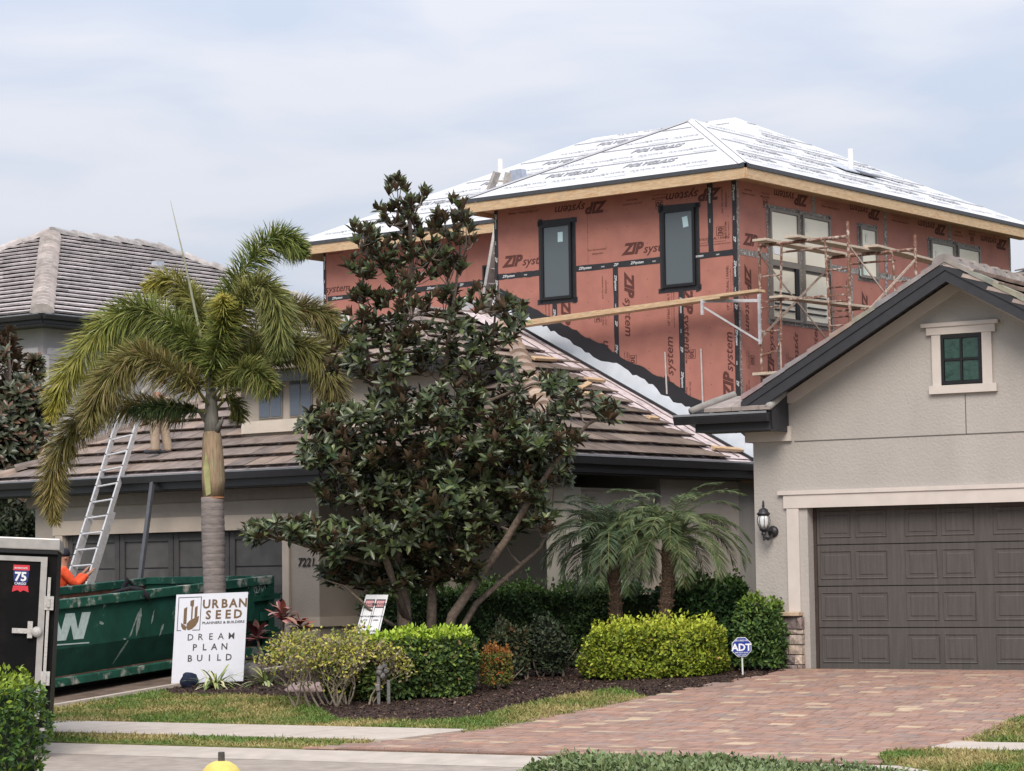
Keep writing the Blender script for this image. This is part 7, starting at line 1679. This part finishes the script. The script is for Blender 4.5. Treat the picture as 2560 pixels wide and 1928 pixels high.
GRN = [(.17, .21, .05), (.11, .15, .04), (.25, .27, .07), (.32, .33, .14)]; OLV = [(.21, .21, .06), (.15, .165, .045), (.27, .255, .10), (.10, .125, .035)]; BRN_ = [(.21, .175, .06), (.16, .15, .045), (.28, .225, .11), (.11, .12, .035)]; YEL = (.33, .29, .05)
def big_palm():
    D = 35.2; b = gat(541, D); t = thing('foxtail_palm', 'tall foxtail palm with ringed grey trunk and bushy plume fronds behind the yard sign', 'palm', b)
    def T(px, py, dd=0): return atD(px, py, D+dd)
    # ringed trunk
    prof = []; z0, z1 = b.z-.05, T(532, 1240).z; nR = 26; mb = MB(); base = b
    P, Rr = [], []
    for i in range(nR):
        f0 = i/nR; f1 = (i+1)/nR
        for f_, rr_ in ((f0, .0), (f0+.004, .006), (f1-.006, .0)):
            z = z0+(z1-z0)*f_; px = 541+(532-541)*f_; P.append(Vector((T(px, 1480).x, b.y, z))); Rr.append(.175-.025*f_+.008*math.sin(f_*9)+rr_)
    mb.tube(P, Rr, 20); mb.build('trunk', mat('palm_grey', (.235, .205, .195), rough=.9, var=.22, scale=5, bump=.4, bscale=30, stretch=(1, 1, 5)), t, smooth=True)
    # dry sheath, then crownshaft
    mb = MB(); mb.tube([T(533, 1243), T(534, 1200), T(532, 1150), T(530, 1085), T(530, 1075)], [.145, .165, .155, .13, .10], 16); mb.build('dry_sheath', mat('sheath_brown', (.29, .21, .14), rough=.85, var=.3, scale=4, stretch=(6, 6, .7), col2=(.30, .29, .18), mixlo=.55, mixhi=.68, bump=.4, bscale=30), t, smooth=True)
    MB().lathe(T(533, 1246), [(.15, -.012), (.158, .0), (.15, .02)], 18).build('sheath_ring', mat('ring_orange', (.30, .14, .07), rough=.9), t)
    mb = MB(); mb.add([T(515, 1240, -.14), T(527, 1235, -.17), T(525, 1180, -.17), T(515, 1130, -.15), T(508, 1170, -.14)], [(0, 1, 2, 3, 4)]); mb.build('sheath_flap', mat('flap_green', (.32, .32, .15), rough=.8, var=.2), t)
    mb = MB(); mb.tube([T(530, 1085), T(529, 1050), T(528, 1000), T(527, 960), T(525, 920)], [.115, .10, .085, .06, .03], 14)
    mb.tube([T(540, 1078, -.05), T(556, 1050, -.1), T(556, 1042, -.1)], [.06, .02, .003], 6); mb.tube([T(522, 1060), T(500, 1030), T(480, 1015)], [.05, .03, .02], 8)
    mb.build('crownshaft', mat('shaft_grey', (.20, .19, .17), rough=.8, var=.25, scale=6, stretch=(4, 4, .6)), t, smooth=True)
    F_ = [([(522, 1000, 0), (505, 900, -.1), (470, 840, -.2), (405, 795, -.3), (335, 775, -.35), (255, 820, -.4), (190, 900, -.4), (150, 970, -.4), (128, 1050, -.4)], 620, .40, GRN, (5, 4, 3, 1), YEL),
          ([(520, 1010, -.1), (480, 960, -.4), (410, 915, -.6), (345, 890, -.7), (285, 930, -.8), (240, 1000, -.8), (218, 1085, -.8)], 520, .38, BRN_, (5, 4, 3, 2), None),
          ([(508, 1030, 0), (440, 1025, .2), (340, 1010, .3), (240, 1025, .3), (180, 1070, .3), (140, 1150, .3), (128, 1235, .3), (140, 1310, .3)], 520, .33, BRN_, (4, 5, 3, 3), (.24, .19, .06)),
          ([(528, 960, 0), (545, 840, .1), (575, 740, .2), (620, 660, .2), (675, 600, .2), (725, 598, .2), (765, 640, .2)], 460, .36, GRN, (5, 5, 2, 1), None),
          ([(530, 975, 0), (560, 860, -.3), (598, 765, -.5), (645, 715, -.6), (685, 745, -.7), (700, 820, -.7), (692, 900, -.7)], 520, .37, OLV, (4, 3, 3, 2), (.16, .19, .06)),
          ([(535, 1010, 0), (585, 935, -.1), (655, 885, -.2), (735, 862, -.3), (795, 890, -.3), (830, 955, -.3), (838, 1030, -.3)], 560, .38, OLV, (4, 4, 2, 3), (.22, .17, .08)),
          ([(530, 980, 0), (590, 890, .5), (680, 800, .7), (760, 772, .8), (825, 800, .8), (870, 870, .8)], 420, .34, BRN_, (3, 4, 2, 4), None),
          ([(525, 970, .1), (505, 860, .5), (480, 770, .7), (462, 715, .8)], 330, .33, [(.30, .28, .10), (.22, .23, .07), (.14, .17, .05)], (3, 4, 3), None),
          ([(525, 960, .1), (520, 860, .2), (498, 770, .3), (430, 700, .4), (360, 720, .4)], 300, .34, OLV, (4, 4, 2, 2), YEL),
          ([(526, 970, -.1), (540, 880, -.4), (560, 800, -.6), (555, 740, -.8)], 260, .33, GRN, (4, 5, 2, 1), YEL),
          ([(515, 1030, -.1), (450, 1018, -.3), (390, 1018, -.4), (320, 1030, -.5)], 200, .17, [(.05, .08, .03), (.08, .11, .04)], (4, 3), None),
          ([(535, 1030, 0), (565, 1000, .1), (590, 1010, .1), (600, 1055, .1)], 90, .22, OLV, (4, 4, 2, 2), None),
          ([(524, 990, 0), (470, 900, .5), (380, 860, .8), (300, 880, 1.0), (240, 960, 1.1), (200, 1060, 1.1)], 380, .34, GRN, (3, 6, 1, 0), None),
          ([(532, 990, -.1), (590, 930, -.6), (640, 930, -.9), (690, 980, -1.0)], 240, .30, OLV, (3, 4, 1, 4), None)]
    for P, n, L, cols, wts, ty in F_:
        frond(t, [T(*p) for p in P], .024, int(n*4.6), L*1.12, cols, wts, True, .10 if n > 100 else .3, .0125, .30, tipy=ty)
    mb = MB(); mb.tube([T(528, 1000), T(510, 880), T(497, 820), T(461, 650), T(426, 502)], [.03, .026, .022, .013, .003], 7); mb.build('spear_leaf', mat('spear', (.26, .27, .19), rough=.7, var=.15), t, smooth=True)
big_palm()
def date_palm(bx, by, tx_, ty, D, lab, seed, n=26, R_=1.15, cols=None, bias=0):
    np.random.seed(seed); rr = random.Random(seed); b = gat(bx, D); tp = atD(tx_, ty, D); t = thing('pygmy_date_palm', lab, 'palm', b, 'short feather palms behind the golden hedge')
    mid = b.lerp(tp, .5)+Vector((.03, 0, 0)); Q = curve_pts([b, mid, tp], 26); rad = [(.085 if i < 20 else .10)+.014*(i % 2)+rr.uniform(-.006, .006) for i in range(26)]
    MB().tube(Q, rad, 11).build('trunk', mat('date_trunk', (.085, .058, .042), rough=1, var=.5, scale=24, bump=1, bscale=40, bdist=.04, col2=(.24, .14, .08), mixlo=.58, mixhi=.68), t)
    mb = MB()
    for i in range(130):
        f_ = rr.uniform(.02, 1); p = b.lerp(tp, f_); k = min(25, int(f_*25)); p = Q[k]; a = rr.uniform(0, 6.28); d = Vector((math.cos(a), math.sin(a), .9)); mb.tube([p+Vector((math.cos(a), math.sin(a), 0))*.07, p+Vector((math.cos(a), math.sin(a), 0))*.07+d*.045], [.018, .006], 4)
    mb.build('leaf_scars', mat('scar', (.16, .09, .055), rough=1, var=.5, scale=30), t, kind='stuff')
    cols = cols or [(.075, .125, .05), (.05, .095, .045), (.12, .17, .085), (.16, .20, .12)]
    for k in range(n):
        a = 2.4*k+rr.uniform(-.3, .3); f_ = k/n; el = math.radians(84-f_*72+rr.uniform(-8, 8)); L = R_*rr.uniform(.72, 1.12); d = Vector((math.cos(a), math.sin(a)*.8, 0)); o_ = tp+Vector((0, 0, -.02))
        P = [o_]; pos = o_.copy(); e_ = el
        for s in range(6): dirv = d*math.cos(e_)+Vector((0, 0, math.sin(e_))); pos = pos+dirv*L/6; P.append(pos.copy()); e_ -= math.radians(17+f_*7)
        frond(t, P, .009, 170, .23, cols, (4, 4, 2, 1), False, .10, .0068, .42, endL=.5)
date_palm(1540, 1600, 1527, 1365, 33.9, 'left short feather palm with dark straight trunk rising from the golden hedge', 21, n=46, R_=1.30, cols=[(.085, .13, .06), (.06, .10, .055), (.14, .18, .10), (.20, .235, .16)])
date_palm(1642, 1600, 1676, 1352, 33.7, 'right short feather palm with curved rough trunk next to the neighbour garage', 22, n=46, R_=1.28, cols=[(.10, .145, .06), (.08, .12, .05), (.16, .20, .09), (.24, .25, .13)])
